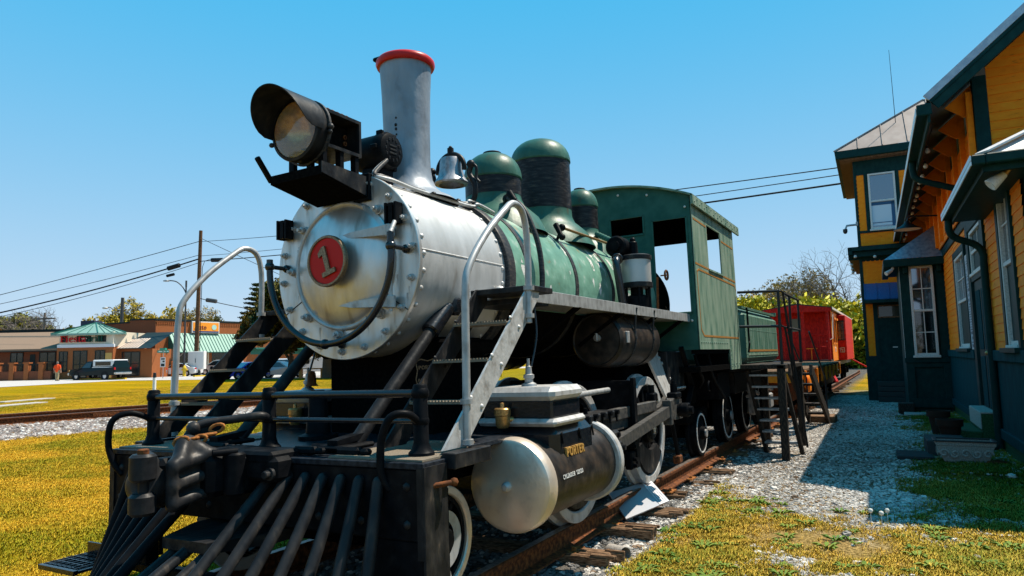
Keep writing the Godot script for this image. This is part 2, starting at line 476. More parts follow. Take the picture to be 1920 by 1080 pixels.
func ground_colour(x: float, z: float) -> Color:
	var g := gravel_at(x, z)
	var k := dry(x, z)
	var far := sm(-12.0, -30.0, x)
	var gr := Color(.24, .20, .008).lerp(Color(.56, .34, .030), k)
	gr = gr.lerp(Color(.58, .335, .005).lerp(Color(.34, .25, .005), clampf(.5 + nz.get_noise_2d(x * 30 + 77, z * 30) * 1.4, 0, 1)), far * .8)
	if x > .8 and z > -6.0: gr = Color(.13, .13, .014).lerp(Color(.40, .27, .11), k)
	if x > -32 and x < -12 and z < -24: gr = gr.lerp(Color(.20, .22, .015), .4)
	var st := Color(.40, .365, .32).lerp(Color(.24, .185, .13), sm(-.1, .35, nz.get_noise_2d(x * 30 - 500, z * 30)))
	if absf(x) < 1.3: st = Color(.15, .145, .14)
	if x < -8: st = Color(.25, .21, .19)
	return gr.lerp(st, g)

func axis(a: float, b: float, step: float, lo: float, hi: float) -> PackedFloat32Array:
	var p := PackedFloat32Array()
	var x := a; var back := PackedFloat32Array()
	var s := step
	while x > lo:
		s *= 1.18; x -= s; back.append(x)
	back.reverse(); p.append_array(back)
	x = a
	while x < b: p.append(x); x += step
	s = step
	while x < hi:
		p.append(x); s *= 1.18; x += s
	return p

func build_ground() -> void:
	nz.seed = 11; nz.frequency = .01; nz.fractal_octaves = 3
	var xs := axis(-20.0, 6.0, .2, -700.0, 500.0)
	var zs := axis(-26.0, 4.5, .22, -900.0, 300.0)
	var v := PackedVector3Array(); var n := PackedVector3Array(); var c := PackedColorArray(); var ix := PackedInt32Array()
	for z in zs:
		for x in xs:
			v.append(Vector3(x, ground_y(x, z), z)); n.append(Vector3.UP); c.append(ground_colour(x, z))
	var w := xs.size()
	for j in zs.size() - 1:
		for i in w - 1:
			var a := j * w + i
			ix.append_array([a, a + 1, a + w + 1, a, a + w + 1, a + w])
	var ar := []; ar.resize(Mesh.ARRAY_MAX)
	ar[Mesh.ARRAY_VERTEX] = v; ar[Mesh.ARRAY_NORMAL] = n; ar[Mesh.ARRAY_COLOR] = c; ar[Mesh.ARRAY_INDEX] = ix
	var am := ArrayMesh.new(); am.add_surface_from_arrays(Mesh.PRIMITIVE_TRIANGLES, ar)
	M.soil = matn([Color(.55, .55, .52), Color(.85, .84, .8), Color(1, 1, 1)], [.2, .5, .8], .95, 0.0, Vector3(.9, .9, .9), 101, .06, 6.0, 5)
	M.soil.vertex_color_use_as_albedo = true
	M.soil.metallic_specular = .1
	structure(put("ground", am, M.soil), "wide ground of dry yellow green lawn with gravel beside and under the tracks", "ground")

func pebble_mesh(sd: int) -> ArrayMesh:
	var r := RandomNumberGenerator.new(); r.seed = sd
	var m := mb()
	var ring := 6
	var pts := []
	for j in 3:
		var row := []
		for i in ring:
			var a := TAU * i / ring + j * .5
			var rr = [.62, 1.0, .55][j] * r.randf_range(.75, 1.15)
			row.append(Vector3(cos(a) * rr, [-.5, .05, .55][j] * r.randf_range(.8, 1.2), sin(a) * rr * .8))
		pts.append(row)
	for j in 2:
		for i in ring:
			var k := (i + 1) % ring
			var o: Vector3 = pts[j][i] + pts[j + 1][k]
			m.flat(pts[j][i], pts[j][k], pts[j + 1][k], o); m.flat(pts[j][i], pts[j + 1][k], pts[j + 1][i], o)
	for i in range(1, ring - 1): m.flat(pts[2][0], pts[2][i], pts[2][i + 1], Vector3.UP)
	return m.mesh()

func scatter_gravel(called: String, count: int, x0: float, x1: float, z0: float, z1: float, size: float, tint: Color, sd: int, kind: int) -> void:
	rng.seed = sd
	var xs := []; var cs := []
	for i in count:
		var x := rng.randf_range(x0, x1); var z := z1 - (z1 - z0) * pow(rng.randf(), 1.25)
		if rng.randf() > gravel_at(x, z) * 1.05: continue
		if kind == 1 and absf(x) > 1.3: continue
		if kind == 0 and absf(x) < 1.0: continue
		var s := size * rng.randf_range(.55, 1.5)
		var b := Basis.from_euler(Vector3(rng.randf_range(-.5, .5), rng.randf() * TAU, rng.randf_range(-.5, .5))).scaled(Vector3(s, s * rng.randf_range(.5, .85), s))
		var k := rng.randf_range(.5, 1.2) * (1.0 + .45 * nz.get_noise_2d(x * 45 + 900, z * 45))
		if kind == 0 and rng.randf() < .035: b = b.scaled(Vector3.ONE * rng.randf_range(1.6, 2.6))
		if kind == 0 and nz.get_noise_2d(x * 30 - 500, z * 30) > .12 and rng.randf() < .45: continue
		xs.append(Transform3D(b, Vector3(x, ground_y(x, z) + s * .12, z)))
		var cc := tint * k
		if rng.randf() < .12: cc = Color(.20, .13, .08) * k
		if rng.randf() < .15: cc = Color(.55, .52, .48)
		cs.append(Color(cc.r, cc.g, cc.b))
	var h := xs.size() / 2
	var o := many(called, pebble_mesh(sd), M.pebble, xs.slice(0, h), cs.slice(0, h))
	tag(o, ["pale crushed limestone gravel lying between the display track and the depot", "dark gravel lying under the locomotive and between its rails", "pinkish grey ballast stones beside the main line rail"][kind], "gravel")
	var o2 := many(called, pebble_mesh(sd + 50), M.pebble, xs.slice(h), cs.slice(h), o)

func tuft_mesh(sd: int, blades: int, h: float, spread: float) -> ArrayMesh:
	var r := RandomNumberGenerator.new(); r.seed = sd
	var m := mb(); m.use_col = true
	for i in blades:
		var a := r.randf() * TAU; var o := Vector3(r.randf_range(-spread, spread), 0, r.randf_range(-spread, spread))
		var d := Vector3(cos(a), 0, sin(a)); var sd2 := Vector3(-d.z, 0, d.x)
		var hh := h * r.randf_range(.5, 1.2); var lean := r.randf_range(.15, .9) * hh; var w := r.randf_range(.0016, .0032)
		var p0 := o; var p1 := o + d * lean * .35 + Vector3.UP * hh * .6; var p2 := o + d * lean + Vector3.UP * hh
		var nn := (Vector3.UP * .8 + d * .5).normalized()
		var k := r.randf_range(.75, 1.25)
		m.col = Color(k, k * r.randf_range(.92, 1.05), k)
		m.tri(p0 - sd2 * w, p0 + sd2 * w, p1 + sd2 * w * .8, nn, nn, nn)
		m.tri(p0 - sd2 * w, p1 + sd2 * w * .8, p1 - sd2 * w * .8, nn, nn, nn)
		m.tri(p1 - sd2 * w * .8, p1 + sd2 * w * .8, p2, nn, nn, nn)
	return m.mesh()

func scatter_grass(called: String, label: String, count: int, x0: float, x1: float, z0: float, z1: float, h: float, sd: int, near: Vector3) -> void:
	rng.seed = sd
	var xs := [[], [], []]; var cs := [[], [], []]
	for i in count:
		var x := rng.randf_range(x0, x1); var z := rng.randf_range(z0, z1)
		var dd := Vector2(x - near.x, z - near.z).length()
		if rng.randf() > clampf(5.0 / dd, .12, 1.0): continue
		var g := gravel_at(x, z)
		if rng.randf() < g * 1.06 or absf(x) < 1.0: continue
		if main_dist(x, z) > -2.5 and main_dist(x, z) < 2.9: continue
		var k := dry(x, z)
		if x > .8 and rng.randf() < sm(.25, .95, k): continue
		var s := rng.randf_range(.6, 1.3) * (1.0 - .3 * k) * (1.0 + .03 * dd)
		var q := rng.randi() % 3
		xs[q].append(Transform3D(Basis(Vector3.UP, rng.randf() * TAU).scaled(Vector3(s * 1.2, s, s * 1.2)), Vector3(x, ground_y(x, z) - .004, z)))
		var kk := clampf(k + rng.randf_range(-.35, .35), 0, 1)
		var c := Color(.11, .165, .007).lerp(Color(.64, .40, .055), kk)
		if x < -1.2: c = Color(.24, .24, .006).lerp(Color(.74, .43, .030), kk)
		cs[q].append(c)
	var root: MultiMeshInstance3D = null
	for q in 3:
		var o := many(called, tuft_mesh(sd + q, 7, h, .035), M.grass, xs[q], cs[q], root)
		if root == null:
			root = o
			tag(o, label, "grass")

func rail_mesh(length: float, hgt := .15) -> MB:
	var p := PackedVector2Array([Vector2(-.066, 0), Vector2(.066, 0), Vector2(.066, .012), Vector2(.012, .026), Vector2(.009, hgt - .04), Vector2(.034, hgt - .032), Vector2(.036, hgt - .006), Vector2(.028, hgt), Vector2(-.028, hgt), Vector2(-.036, hgt - .006), Vector2(-.034, hgt - .032), Vector2(-.009, hgt - .04), Vector2(-.012, .026), Vector2(-.066, .012)])
	return mb().prism(p, 0, -length)

func tie_mesh(sd: int, lo: float, hi: float, wid: float, hgt: float) -> MB:   # weathered timber, split along its length
	var r := RandomNumberGenerator.new(); r.seed = sd
	var m := mb()
	var n := 5
	for i in n:
		var z := (i - (n - 1) * .5) * wid / n
		var e0 := lo + r.randf_range(-.02, .06); var e1 := hi + r.randf_range(-.09, .03)
		var top := hgt + r.randf_range(-.022, .008)
		m.bb(Vector3(e0, -.34, z - wid / n * .49), Vector3(e1, top, z + wid / n * r.randf_range(.36, .49)), .010)
		if r.randf() < .7: m.bb(Vector3(r.randf_range(hi - .3, hi - .1), top - .012, z - .01), Vector3(hi + r.randf_range(-.03, .04), top + .012, z + .012), .004)
	return m

func build_tracks() -> void:
	var tr := thing("display_track", "rusty display track with rotten wooden ties under the steam locomotive", "railway track", Transform3D(Basis(Vector3.BACK, LEAN), Vector3.ZERO))
	structure(tr)
	for s in [-1.0, 1.0]:
		var rl := put("rail", rail_mesh(46.0), M.rust, tr, T(s * .7535, -.15, 3.2))
		var m := mb(); m.bb(Vector3(s * .7535 - .026, .0005, 3.2), Vector3(s * .7535 + .026, .002, -40))
		put("rail_head", m, M.rail_top, rl)
		rl.get_child(0).transform = T(-s * .7535, .15, -3.2)
	var z := 2.46
	var i := 0
	while z > -30.0:
		var hi = .98 + [.04, -.02, .03, .0, -.06, .03, -.05][i % 7]
		if z < -1.2 and z > -5.6: hi = [1.16, 1.2, .98, 1.1, 1.12, 1.02][i % 6]
		if z > -1.6 and z < -1.0: hi = 1.16
		put("tie", tie_mesh(500 + i, -1.2, hi, .23, -.170 + ([.045, .035][i % 2] if z > -2.4 and z < -1.0 else [.015, -.01, .01, .0, -.015][i % 5])), M.wood_old, tr, T(0, 0, z))
		z -= .765; i += 1
	var m2 := mb()
	z = 2.46
	while z > -20.0:
		for s in [.66, .85]:
			m2.box(Vector3(s, -.128, z + .03), Vector3(.03, .03, .025), .004)
		m2.bb(Vector3(.63, -.15, z - .09), Vector3(.88, -.138, z + .09))
		z -= .765
	stuff(put("spikes_and_plates", m2, M.rust_bright, tr))
	var d3 := Vector3(MAIN_D.x, 0, MAIN_D.y)
	var turn := atan2(-MAIN_D.x, -MAIN_D.y)
	var mt := thing("main_line_track", "main line rails on rust stained ballast across the lawn", "railway track", T(MAIN_P.x, -.105, MAIN_P.y, turn))
	structure(mt)
	for k in 2:
		var o := put("rail", rail_mesh(330.0, .172), M.rust, mt, T(-1.505 * k, 0, 30))
		var m := mb(); m.bb(Vector3(-.027, .1725, 0), Vector3(.027, .174, -330))
		put("rail_head", m, M.rail_top, o)
		m = mb(); m.bb(Vector3(.04, -.006, 0), Vector3(.17, .014, -330))
		put("rusty_foot", m, M.rust_bright, o)
	for k in 110:
		var m := mb(); m.bb(Vector3(-2.1, -.12, -.11), Vector3(.62, -.012, .11))
		put("tie", m, M.wood_old, mt, T(0, 0, 28 - k * .6))
	var m3 := mb(); m3.bb(Vector3(.036, .05, -.3), Vector3(.05, .13, .3), .004)
	for k in 4: m3.cyl(Vector3(.05, .09, -.22 + k * .145), Vector3(.07, .09, -.22 + k * .145), .016, -1, 6)
	put("joint_bar", m3, M.rust, mt, T(0, 0, .55))

func build_ground_cover() -> void:
	scatter_gravel("gravel", 150000, .86, 4.4, -21.0, -.2, .0165, Color(.43, .40, .365), 21, 0)
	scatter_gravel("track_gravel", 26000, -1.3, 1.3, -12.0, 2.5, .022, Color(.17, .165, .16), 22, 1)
	scatter_gravel("ballast", 60000, -18.5, -11.0, -24.0, -1.0, .042, Color(.28, .235, .215), 23, 2)
	scatter_grass("lawn_grass", "dry olive grass on the left between the locomotive and the main line", 230000, -12.4, -1.15, -14.0, 3.0, .032, 31, Vector3(-2, 0, 1))
	scatter_grass("yard_grass", "patchy green and straw grass in the foreground right of the display track", 150000, .85, 4.6, -5.5, 1.5, .034, 32, Vector3(2, 0, 0))
	scatter_grass("far_lawn_grass", "dry golden grass of the lawn between the main line and the street", 90000, -36.0, -16.0, -32.0, -2.0, .04, 34, Vector3(-30, 0, -12))
	scatter_grass("depot_grass", "rough dark grass growing along the foot of the depot", 30000, 2.4, 4.3, -15.0, -4.5, .045, 33, Vector3(3.2, 0, -8))
	# weeds and dandelion clocks
	rng.seed = 77
	var wx := []; var wc := []
	for i in 420:
		var x := rng.randf_range(.95, 4.2); var z := rng.randf_range(-5.2, .8)
		if gravel_at(x, z) > .5: continue
		var s := rng.randf_range(.5, 1.2)
		wx.append(Transform3D(Basis(Vector3.UP, rng.randf() * TAU).scaled(Vector3.ONE * s), Vector3(x, ground_y(x, z) + .004, z)))
		wc.append(Color(.06, .13, .02).lerp(Color(.14, .20, .03), rng.randf()))
	var m := mb(); m.use_col = true
	for i in 9:
		var a := TAU * i / 9 + (i % 2) * .2
		var d := Vector3(cos(a), 0, sin(a)); var sd2 := Vector3(-d.z, 0, d.x) * .012
		var l := .05 + .03 * (i % 3)
		m.tri(Vector3.ZERO, d * l * .6 + sd2 + Vector3.UP * .03, d * l + Vector3.UP * .022, Vector3.UP, Vector3.UP, Vector3.UP)
		m.tri(Vector3.ZERO, d * l * .6 - sd2 + Vector3.UP * .03, d * l + Vector3.UP * .022, Vector3.UP, Vector3.UP, Vector3.UP)
	tag(many("weeds", m.mesh(), M.grass, wx, wc), "small leafy weeds scattered through the foreground grass", "weeds")
	m = mb(); m.ball(Vector3(0, .1, 0), .02, 8); m.cyl(Vector3.ZERO, Vector3(0, .1, 0), .002, -1, 5)
	var clock := m.mesh()
	var spots := [[2.62, -3.35], [2.70, -3.28], [2.74, -3.42], [2.2, -3.3], [3.05, -3.15], [2.45, -3.0], [1.9, -3.6], [1.6, -2.6]]
	for i in 3:
		var p: Array = spots[i]
		var o := put("dandelion_clock", clock, flat_mat("seed", .6, .58, .52, .9), null, Transform3D(Basis.from_scale(Vector3.ONE * (1.0 if i < 3 else .55)), Vector3(p[0], ground_y(p[0], p[1]), p[1])))
		tag(o, "%s white dandelion seed head at the edge of the depot shadow" % ["leftmost", "middle", "rightmost"][i], "dandelion", "dandelion seed heads in the yard grass")
	# concrete slabs in the far lawn
	for q in [[-28.9, -11.9, 2.6, "rear"], [-25.6, -10.1, 2.2, "front"]]:
		var o := put("concrete_slab", mb().box(Vector3.ZERO, Vector3(.5, .06, q[2]), .01), M.concrete, null, T(q[0], ground_y(q[0], q[1]) + .02, q[1], .4))
		tag(o, "pale concrete slab let into the lawn, the %s one of the two" % q[3], "slab")
# ---------- the locomotive ----------
func V(a: float, b: float, c: float) -> Vector3:
	return Vector3(a, b, c)

func arc(ce: Vector3, u: Vector3, w: Vector3, r: float, a0: float, a1: float, k: int) -> Array:
	var p := []
	for i in k + 1:
		var t := deg_to_rad(lerpf(a0, a1, float(i) / k))
		p.append(ce + (u * cos(t) + w * sin(t)) * r)
	return p

func smooth_path(pts: Array, k := 5) -> Array:
	var out := []
	for i in pts.size() - 1:
		var p0: Vector3 = pts[maxi(i - 1, 0)]; var p1: Vector3 = pts[i]; var p2: Vector3 = pts[i + 1]; var p3: Vector3 = pts[mini(i + 2, pts.size() - 1)]
		for j in k: out.append(p1.cubic_interpolate(p2, p0, p3, float(j) / k))
	out.append(pts[-1])
	return out

func bolt_mesh(r: float, h: float) -> ArrayMesh:
	var m := mb()
	m.cyl(V(0, 0, 0), V(0, 0, h * .3), r * 1.35, -1, 12)
	m.cyl(V(0, 0, h * .3), V(0, 0, h), r, -1, 6, r * .15)
	m.cyl(V(0, 0, h), V(0, 0, h * 1.5), r * .5, -1, 8)
	return m.mesh()

func rivet(m: MB, p: Vector3, nrm: Vector3, r: float) -> void:
	m.lathe([Vector2(r, 0), Vector2(r * .75, r * .45), Vector2(0, r * .65)], p, nrm, 6, 0, TAU, 1.2)

func face(nrm: Vector3, p: Vector3) -> Transform3D:   # +z of the part looks along nrm
	var zz := nrm.normalized()
	var xx := Vector3.UP.cross(zz)
	if xx.length() < .01: xx = Vector3.RIGHT
	xx = xx.normalized()
	return Transform3D(Basis(xx, zz.cross(xx), zz), p)

func spoked_wheel(parent: Node, x: float, z: float, r: float, spokes: int, tyre_mat: Material, pin_angle: float, weight: bool, sgn: float) -> Node3D:
	var w := Node3D.new()
	w.name = numbered_in("driving_wheel" if spokes > 9 else "truck_wheel", parent)
	parent.add_child(w)
	w.position = V(x, r, z)
	var ax := V(sgn, 0, 0)
	var t := mb()
	t.lathe([Vector2(r * .84, -.115), Vector2(r + .028, -.115), Vector2(r + .028, -.085), Vector2(r, -.07), Vector2(r, .0), Vector2(r - .006, .004), Vector2(r * .86, .004), Vector2(r * .84, -.005), Vector2(r * .84, -.115)], V(0, 0, 0), ax, 56, 0, TAU, .2)
	put("tyre", t, tyre_mat, w)
	var c := mb()
	c.lathe([Vector2(r * .84, -.10), Vector2(r * .84, -.018), Vector2(r * .75, -.018), Vector2(r * .75, -.10)], V(0, 0, 0), ax, 48, 0, TAU, .2)
	c.lathe([Vector2(r * .24, -.12), Vector2(r * .24, .02), Vector2(r * .19, .035), Vector2(0, .035)], V(0, 0, 0), ax, 24, 0, TAU, .2)
	for i in spokes:
		var a := TAU * (i + .5) / spokes + pin_angle
		var d := V(0, sin(a), cos(a))
		c.bar(d * r * .2 - ax * .055, d * r * .77 - ax * .055, r * .105, .055, ax)
	put("wheel_centre", c, M.black, w)
	if weight:
		var p := PackedVector2Array()
		for i in 13:
			var a := lerpf(-1.05, 1.05, i / 12.0)
			p.append(Vector2(cos(a), sin(a)) * r * .8)
		for i in 7:
			var a := lerpf(.62, -.62, i / 6.0)
			p.append(Vector2(cos(a) * r * .8 - r * .42 * cos(a * .5), sin(a) * r * .72))
		var k := mb(Transform3D(Basis(V(0, sin(pin_angle + PI), cos(pin_angle + PI)), V(0, cos(pin_angle + PI), -sin(pin_angle + PI)) * 1.0, V(1, 0, 0) * sgn), V(0, 0, 0)))
		k.prism(p, -.09, .012, true)
		put("counterweight", k, M.black_worn, w)
	return w

func build_loco() -> void:
	var lo := thing("steam_locomotive", "silver and green steam locomotive with black pilot and red number plate on the display track", "locomotive", Transform3D(Basis(Vector3.BACK, LEAN), Vector3.ZERO))
	var Z := Vector3.BACK
	var bc := V(0, 1.81, 0)
	# --- smokebox ---
	var m := mb()
	m.lathe([Vector2(.565, -1.02), Vector2(.565, -.03), Vector2(.566, -.03)], bc, Z, 72)
	put("smokebox", m, M.silver, lo)
	m = mb()
	m.lathe([Vector2(.565, -.028), Vector2(.578, -.028), Vector2(.578, -.004), Vector2(.574, 0), Vector2(.37, 0), Vector2(.37, -.03)], bc, Z, 80, 0, TAU, .2)
	var fr := put("smokebox_front", m, M.silver_door, lo)
	m = mb()
	m.lathe([Vector2(.40, 0), Vector2(.40, .012), Vector2(.393, .018), Vector2(.372, .018), Vector2(.362, .026), Vector2(.34, .04), Vector2(.28, .062), Vector2(.20, .080), Vector2(.10, .092), Vector2(0, .096)], bc, Z, 72, 0, TAU, .5)
	var door := put("smokebox_door", m, M.silver_door, lo)
	m = mb()
	m.tube(arc(bc + Z * .016, Vector3.RIGHT, Vector3.UP, .385, 62, 300, 60), .014, 8)
	put("door_bead", m, M.silver_plain, door)
	for yy in [1.975, 1.555]:
		m = mb()
		var pl := PackedVector2Array([Vector2(.02, .0), Vector2(.12, .018), Vector2(.40, .030), Vector2(.40, -.030), Vector2(.13, -.018)])
		m.x = Transform3D(Basis.IDENTITY, V(0, yy, .03))
		m.prism(pl, 0, .052)
		m.x = Transform3D()
		m.cyl(V(.40, yy - .036, .05), V(.40, yy + .036, .05), .03, -1, 14, .004)
		put("hinge_strap", m, M.silver_plain, door)
	m = mb(); m.cyl(V(.40, 1.5, .05), V(.40, 2.0, .05), .013, -1, 10)
	put("hinge_pin", m, M.silver_plain, door)
	# seams on the ring plate
	m = mb()
	for a in [-32.0, 208.0]:
		var d := V(cos(deg_to_rad(a)), sin(deg_to_rad(a)), 0)
		m.bar(bc + d * .41 + Z * .0005, bc + d * .575 + Z * .0005, .006, .004, Z)
	put("seam", m, M.band, fr)
	var bolt := bolt_mesh(.0165, .026)
	for i in 18:
		var a := TAU * (i + .35) / 18
		if absf(sin(a) - 1.0) < .04: continue
		put("bolt", bolt, M.silver_plain, fr, face(Z, bc + V(cos(a), sin(a), 0) * .528))
	var bolt2 := bolt_mesh(.023, .045)
	for a in [92.0, 142.0, 180.0, 225.0, 265.0, 312.0, 48.0]:
		put("door_clamp_bolt", bolt2, M.silver_plain, fr, face(Z, bc + V(cos(deg_to_rad(a)), sin(deg_to_rad(a)), 0) * .424))
	m = mb()
	for i in 34:
		var a := TAU * i / 34 + .05
		var d := V(cos(a), sin(a), 0)
		rivet(m, bc + d * .565 + Z * -.062, d, .017)
		rivet(m, bc + d * .565 + Z * -.975, d, .017)
	stuff(put("smokebox_rivets", m, M.silver_plain, lo))
	m = mb()
	m.tube([bc + V(.562, .05, -.04), bc + V(.562, .05, -1.0)], .006, 6)
	put("weld_seam", m, M.silver_plain, lo)
	# rust and dirt runs below the bolts, and scabs of lost paint
	var sm2 := StandardMaterial3D.new()
	var im := Image.create(32, 128, false, Image.FORMAT_RGBA8)
	rng.seed = 41
	for y in 128:
		for x in 32:
			var u := absf(x - 15.5 + sin(y * .08) * 2.0) / 16.0
			var a := clampf(1.0 - u * (1.3 + y * .004), 0, 1) * pow(1.0 - y / 127.0, 1.2) * rng.randf_range(.45, .8)
			im.set_pixel(x, y, Color(.30, .19, .10, a * .75))
	sm2.albedo_texture = ImageTexture.create_from_image(im)
	sm2.transparency = BaseMaterial3D.TRANSPARENCY_ALPHA
	sm2.roughness = .8
	m = mb()
	for i in 46:
		var a := rng.randf() * TAU
		var rr := [.528, .424, .56][i % 3] as float
		if i < 18: a = TAU * (i + .35) / 18; rr = .528
		var p := bc + V(cos(a) * rr, sin(a) * rr, .0025)
		var w := rng.randf_range(.006, .016); var l := rng.randf_range(.05, .15)
		if (p - bc).length() < .41: continue
		var l2 := l
		while l2 > .02 and absf(Vector2(p.x, p.y - l2 - bc.y).length() - .49) > .083: l2 -= .01
		m.uvquad(p + V(-w, -l2, 0), p + V(w, -l2, 0), p + V(w, 0, 0), p + V(-w, 0, 0), Z)
	stuff(put("rust_runs", m, sm2, fr))
	# number plate, a little turned as it hangs
	var np := put("number_plate", mb().lathe([Vector2(.0, -.022), Vector2(.145, -.022), Vector2(.156, -.008), Vector2(.156, .012), Vector2(.152, .018), Vector2(.140, .018), Vector2(.136, .006), Vector2(0, .006)], Vector3.ZERO, Z, 56, 0, TAU, .2), M.bronze, lo, Transform3D(Basis(Z, .30), bc + V(.012, .012, .155)))
	m = mb(); m.lathe([Vector2(.137, .007), Vector2(.137, .009), Vector2(0, .009)], Vector3.ZERO, Z, 48, 0, TAU, .2)
	put("number_field", m, M.plate_red, np)
	m = mb()
	m.prism(PackedVector2Array([Vector2(-.05, -.09), Vector2(.055, -.09), Vector2(.055, -.062), Vector2(.018, -.062), Vector2(.018, .09), Vector2(-.006, .09), Vector2(-.045, .064), Vector2(-.045, .036), Vector2(-.014, .046), Vector2(-.014, -.062), Vector2(-.05, -.062)]), .009, .022)
	put("numeral_one", m, M.bronze, np)
	m = mb(); m.cyl(bc + Z * .08, bc + Z * .11, .05, -1, 20)
	put("plate_stud", m, M.black, lo)
	# ring handrail below the door
	var ring := arc(bc + Z * .15 + V(0, .01, 0), Vector3.RIGHT, Vector3.UP, .492, 180, 365, 56)
	ring.append(bc + V(.488, .13, .15)); ring.push_front(bc + V(-.492, .075, .15))
	m = mb(); m.tube(ring, .0205, 12)
	var rg := put("ring_handrail", m, M.black_gloss, lo)
	for q in [bc + V(-.492, .03, .15), bc + V(.49, .05, .15), bc + V(-.02, -.482, .15)]:
		m = mb(); m.ball(q, .031, 14)
		m.cyl(q, V(q.x, q.y, .0), .014, -1, 10)
		m.ball(V(q.x, q.y, .012), .027, 12)
		put("handrail_knob", m, M.black_gloss, rg)
	m = mb(); m.cyl(bc + V(.488, .13, .15), bc + V(.48, .2, .10), .013, -1, 10)
	put("handrail_tail", m, M.silver_plain, rg)
	# flag brackets
	for q in [V(-.475, 2.09, .02), V(.425, 2.075, .02)]:
		m = mb()
		m.box(q + V(0, 0, .0), V(.085, .125, .02))
		m.box(q + V(-.036, 0, .03), V(.014, .125, .05)); m.box(q + V(.036, 0, .03), V(.014, .125, .05))
		m.box(q + V(0, 0, .045), V(.03, .12, .012)); m.box(q + V(0, .05, .02), V(.085, .014, .06))
		put("flag_bracket", m, M.black, lo)
	# --- boiler ---
	m = mb(); m.lathe([Vector2(.56, -1.01), Vector2(.595, -1.01), Vector2(.60, -1.02), Vector2(.60, -1.10), Vector2(.595, -1.115), Vector2(.56, -1.115)], bc, Z, 64, 0, TAU, .2)
	put("smokebox_band", m, M.band, lo)
	m = mb(); m.lathe([Vector2(.588, -4.38), Vector2(.588, -1.118), Vector2(.56, -1.115)], bc, Z, 56, deg_to_rad(-114), deg_to_rad(114))
	var boi := put("boiler", m, M.green_boiler, lo)
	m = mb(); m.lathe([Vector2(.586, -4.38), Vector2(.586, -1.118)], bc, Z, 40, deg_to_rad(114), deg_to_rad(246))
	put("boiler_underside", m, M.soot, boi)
	m = mb()
	rng.seed = 43
	for i in 44:   # scabs where the green paint has come away
		var zc := rng.randf_range(-4.2, -1.2); var t0 := deg_to_rad(rng.randf_range(28, 96)); var sc := rng.randf_range(.015, .065) * (1.7 if i % 7 == 0 else 1.0)
		var scab := []
		for k in 11:
			var a := TAU * k / 11
			var r := sc * rng.randf_range(.45, 1.15)
			var t := t0 + sin(a) * r * 1.6 / .588; var zz := zc + cos(a) * r * .7
			scab.append([t, zz])
		for k in 11:
			var q0: Array = [t0, zc]; var q1: Array = scab[k]; var q2: Array = scab[(k + 1) % 11]
			var pp := []
			for q in [q0, q1, q2]: pp.append(bc + V(sin(q[0]) * .5888, cos(q[0]) * .5888, q[1]))
			var nn := V(sin(t0), cos(t0), 0)
			m.tri(pp[0], pp[1], pp[2], nn, nn, nn)
	stuff(put("paint_scabs", m, matn([L(.10, .06, .04), L(.50, .49, .46), L(.58, .57, .54)], [.12, .3, .8], .7, 0.0, Vector3(5, 5, 5), 151, .03), boi))
	for z in [-1.32, -2.2, -3.05, -3.85]:
		m = mb(); m.lathe([Vector2(.588, z - .03), Vector2(.594, z - .03), Vector2(.594, z + .03), Vector2(.588, z + .03)], bc, Z, 64, 0, TAU, .2)
		put("boiler_band", m, M.band, lo)
	m = mb(); m.lathe([Vector2(0, -4.92), Vector2(.56, -4.92), Vector2(.60, -4.88), Vector2(.60, -4.40)], bc, Z, 56, 0, TAU, .2)
	var bh := put("boiler_backhead", m, M.soot, lo)
	m = mb()
	for i in 40:
		var a := TAU * i / 40
		rivet(m, bc + V(cos(a), sin(a), 0) * .60 + Z * -4.8, V(cos(a), sin(a), 0), .018)
	stuff(put("backhead_rivets", m, M.black, bh))
	m = mb(); m.bar(V(.62, 1.62, -4.75), V(.42, 2.35, -4.6), .04, .05, Z); m.ball(V(.62, 1.62, -4.75), .03, 8)
	put("throttle_lever", m, M.rust, bh)
	# firebox below
	m = mb(); m.bb(V(-.52, .75, -4.7), V(.52, 1.75, -3.3), .05)
	put("firebox", m, M.soot, lo)
	# --- saddle ---
	m = mb()
	m.bb(V(-.42, .55, -.95), V(.42, 1.36, -.28), .03)
	m.bb(V(-.55, 1.25, -.9), V(.55, 1.34, -.33), .02)
	var sad := put("saddle", m, M.soot, lo)
	# builder's shield on its flank (only the number and a frame can be read)
	var sh := PackedVector2Array()
	for q in [[-.5, .42], [-.28, .5], [0, .44], [.28, .5], [.5, .42], [.43, .15], [.5, -.12], [.40, -.36], [.16, -.44], [0, -.56], [-.16, -.44], [-.40, -.36], [-.5, -.12], [-.43, .15]]:
		sh.append(Vector2(q[0] * .15, q[1] * .2))
	var st := put("builder_shield", mb().prism(sh, 0, .012), M.black, lo, Transform3D(Basis(Vector3.UP, .35), V(.42, 1.12, -.272)))
	m = mb()
	for i in sh.size():
		var a := sh[i]; var b := sh[(i + 1) % sh.size()]
		m.bar(V(a.x, a.y, .012), V(b.x, b.y, .012), .006, .006, Z)
	put("shield_rim", m, M.bronze, st)
	for q in [["PORTER", .032, .048], ["No. 6657", .03, -.03], ["1920", .022, -.066]]:
		put("shield_lettering", words(q[0], q[1], .004), M.bronze, st, T(0, q[2], .014))
	# --- smoke stack ---
	m = mb()
	m.lathe([Vector2(.36, -.03), Vector2(.32, .0), Vector2(.255, .03), Vector2(.205, .075), Vector2(.176, .14), Vector2(.165, .22), Vector2(.163, .3), Vector2(.166, .5), Vector2(.173, .75), Vector2(.186, .985), Vector2(.15, .985), Vector2(.13, .2)], V(0, 2.352, -.65), Vector3.UP, 56, 0, TAU, .5)
	var sk := put("smoke_stack", m, M.stack, lo)
	m = mb()
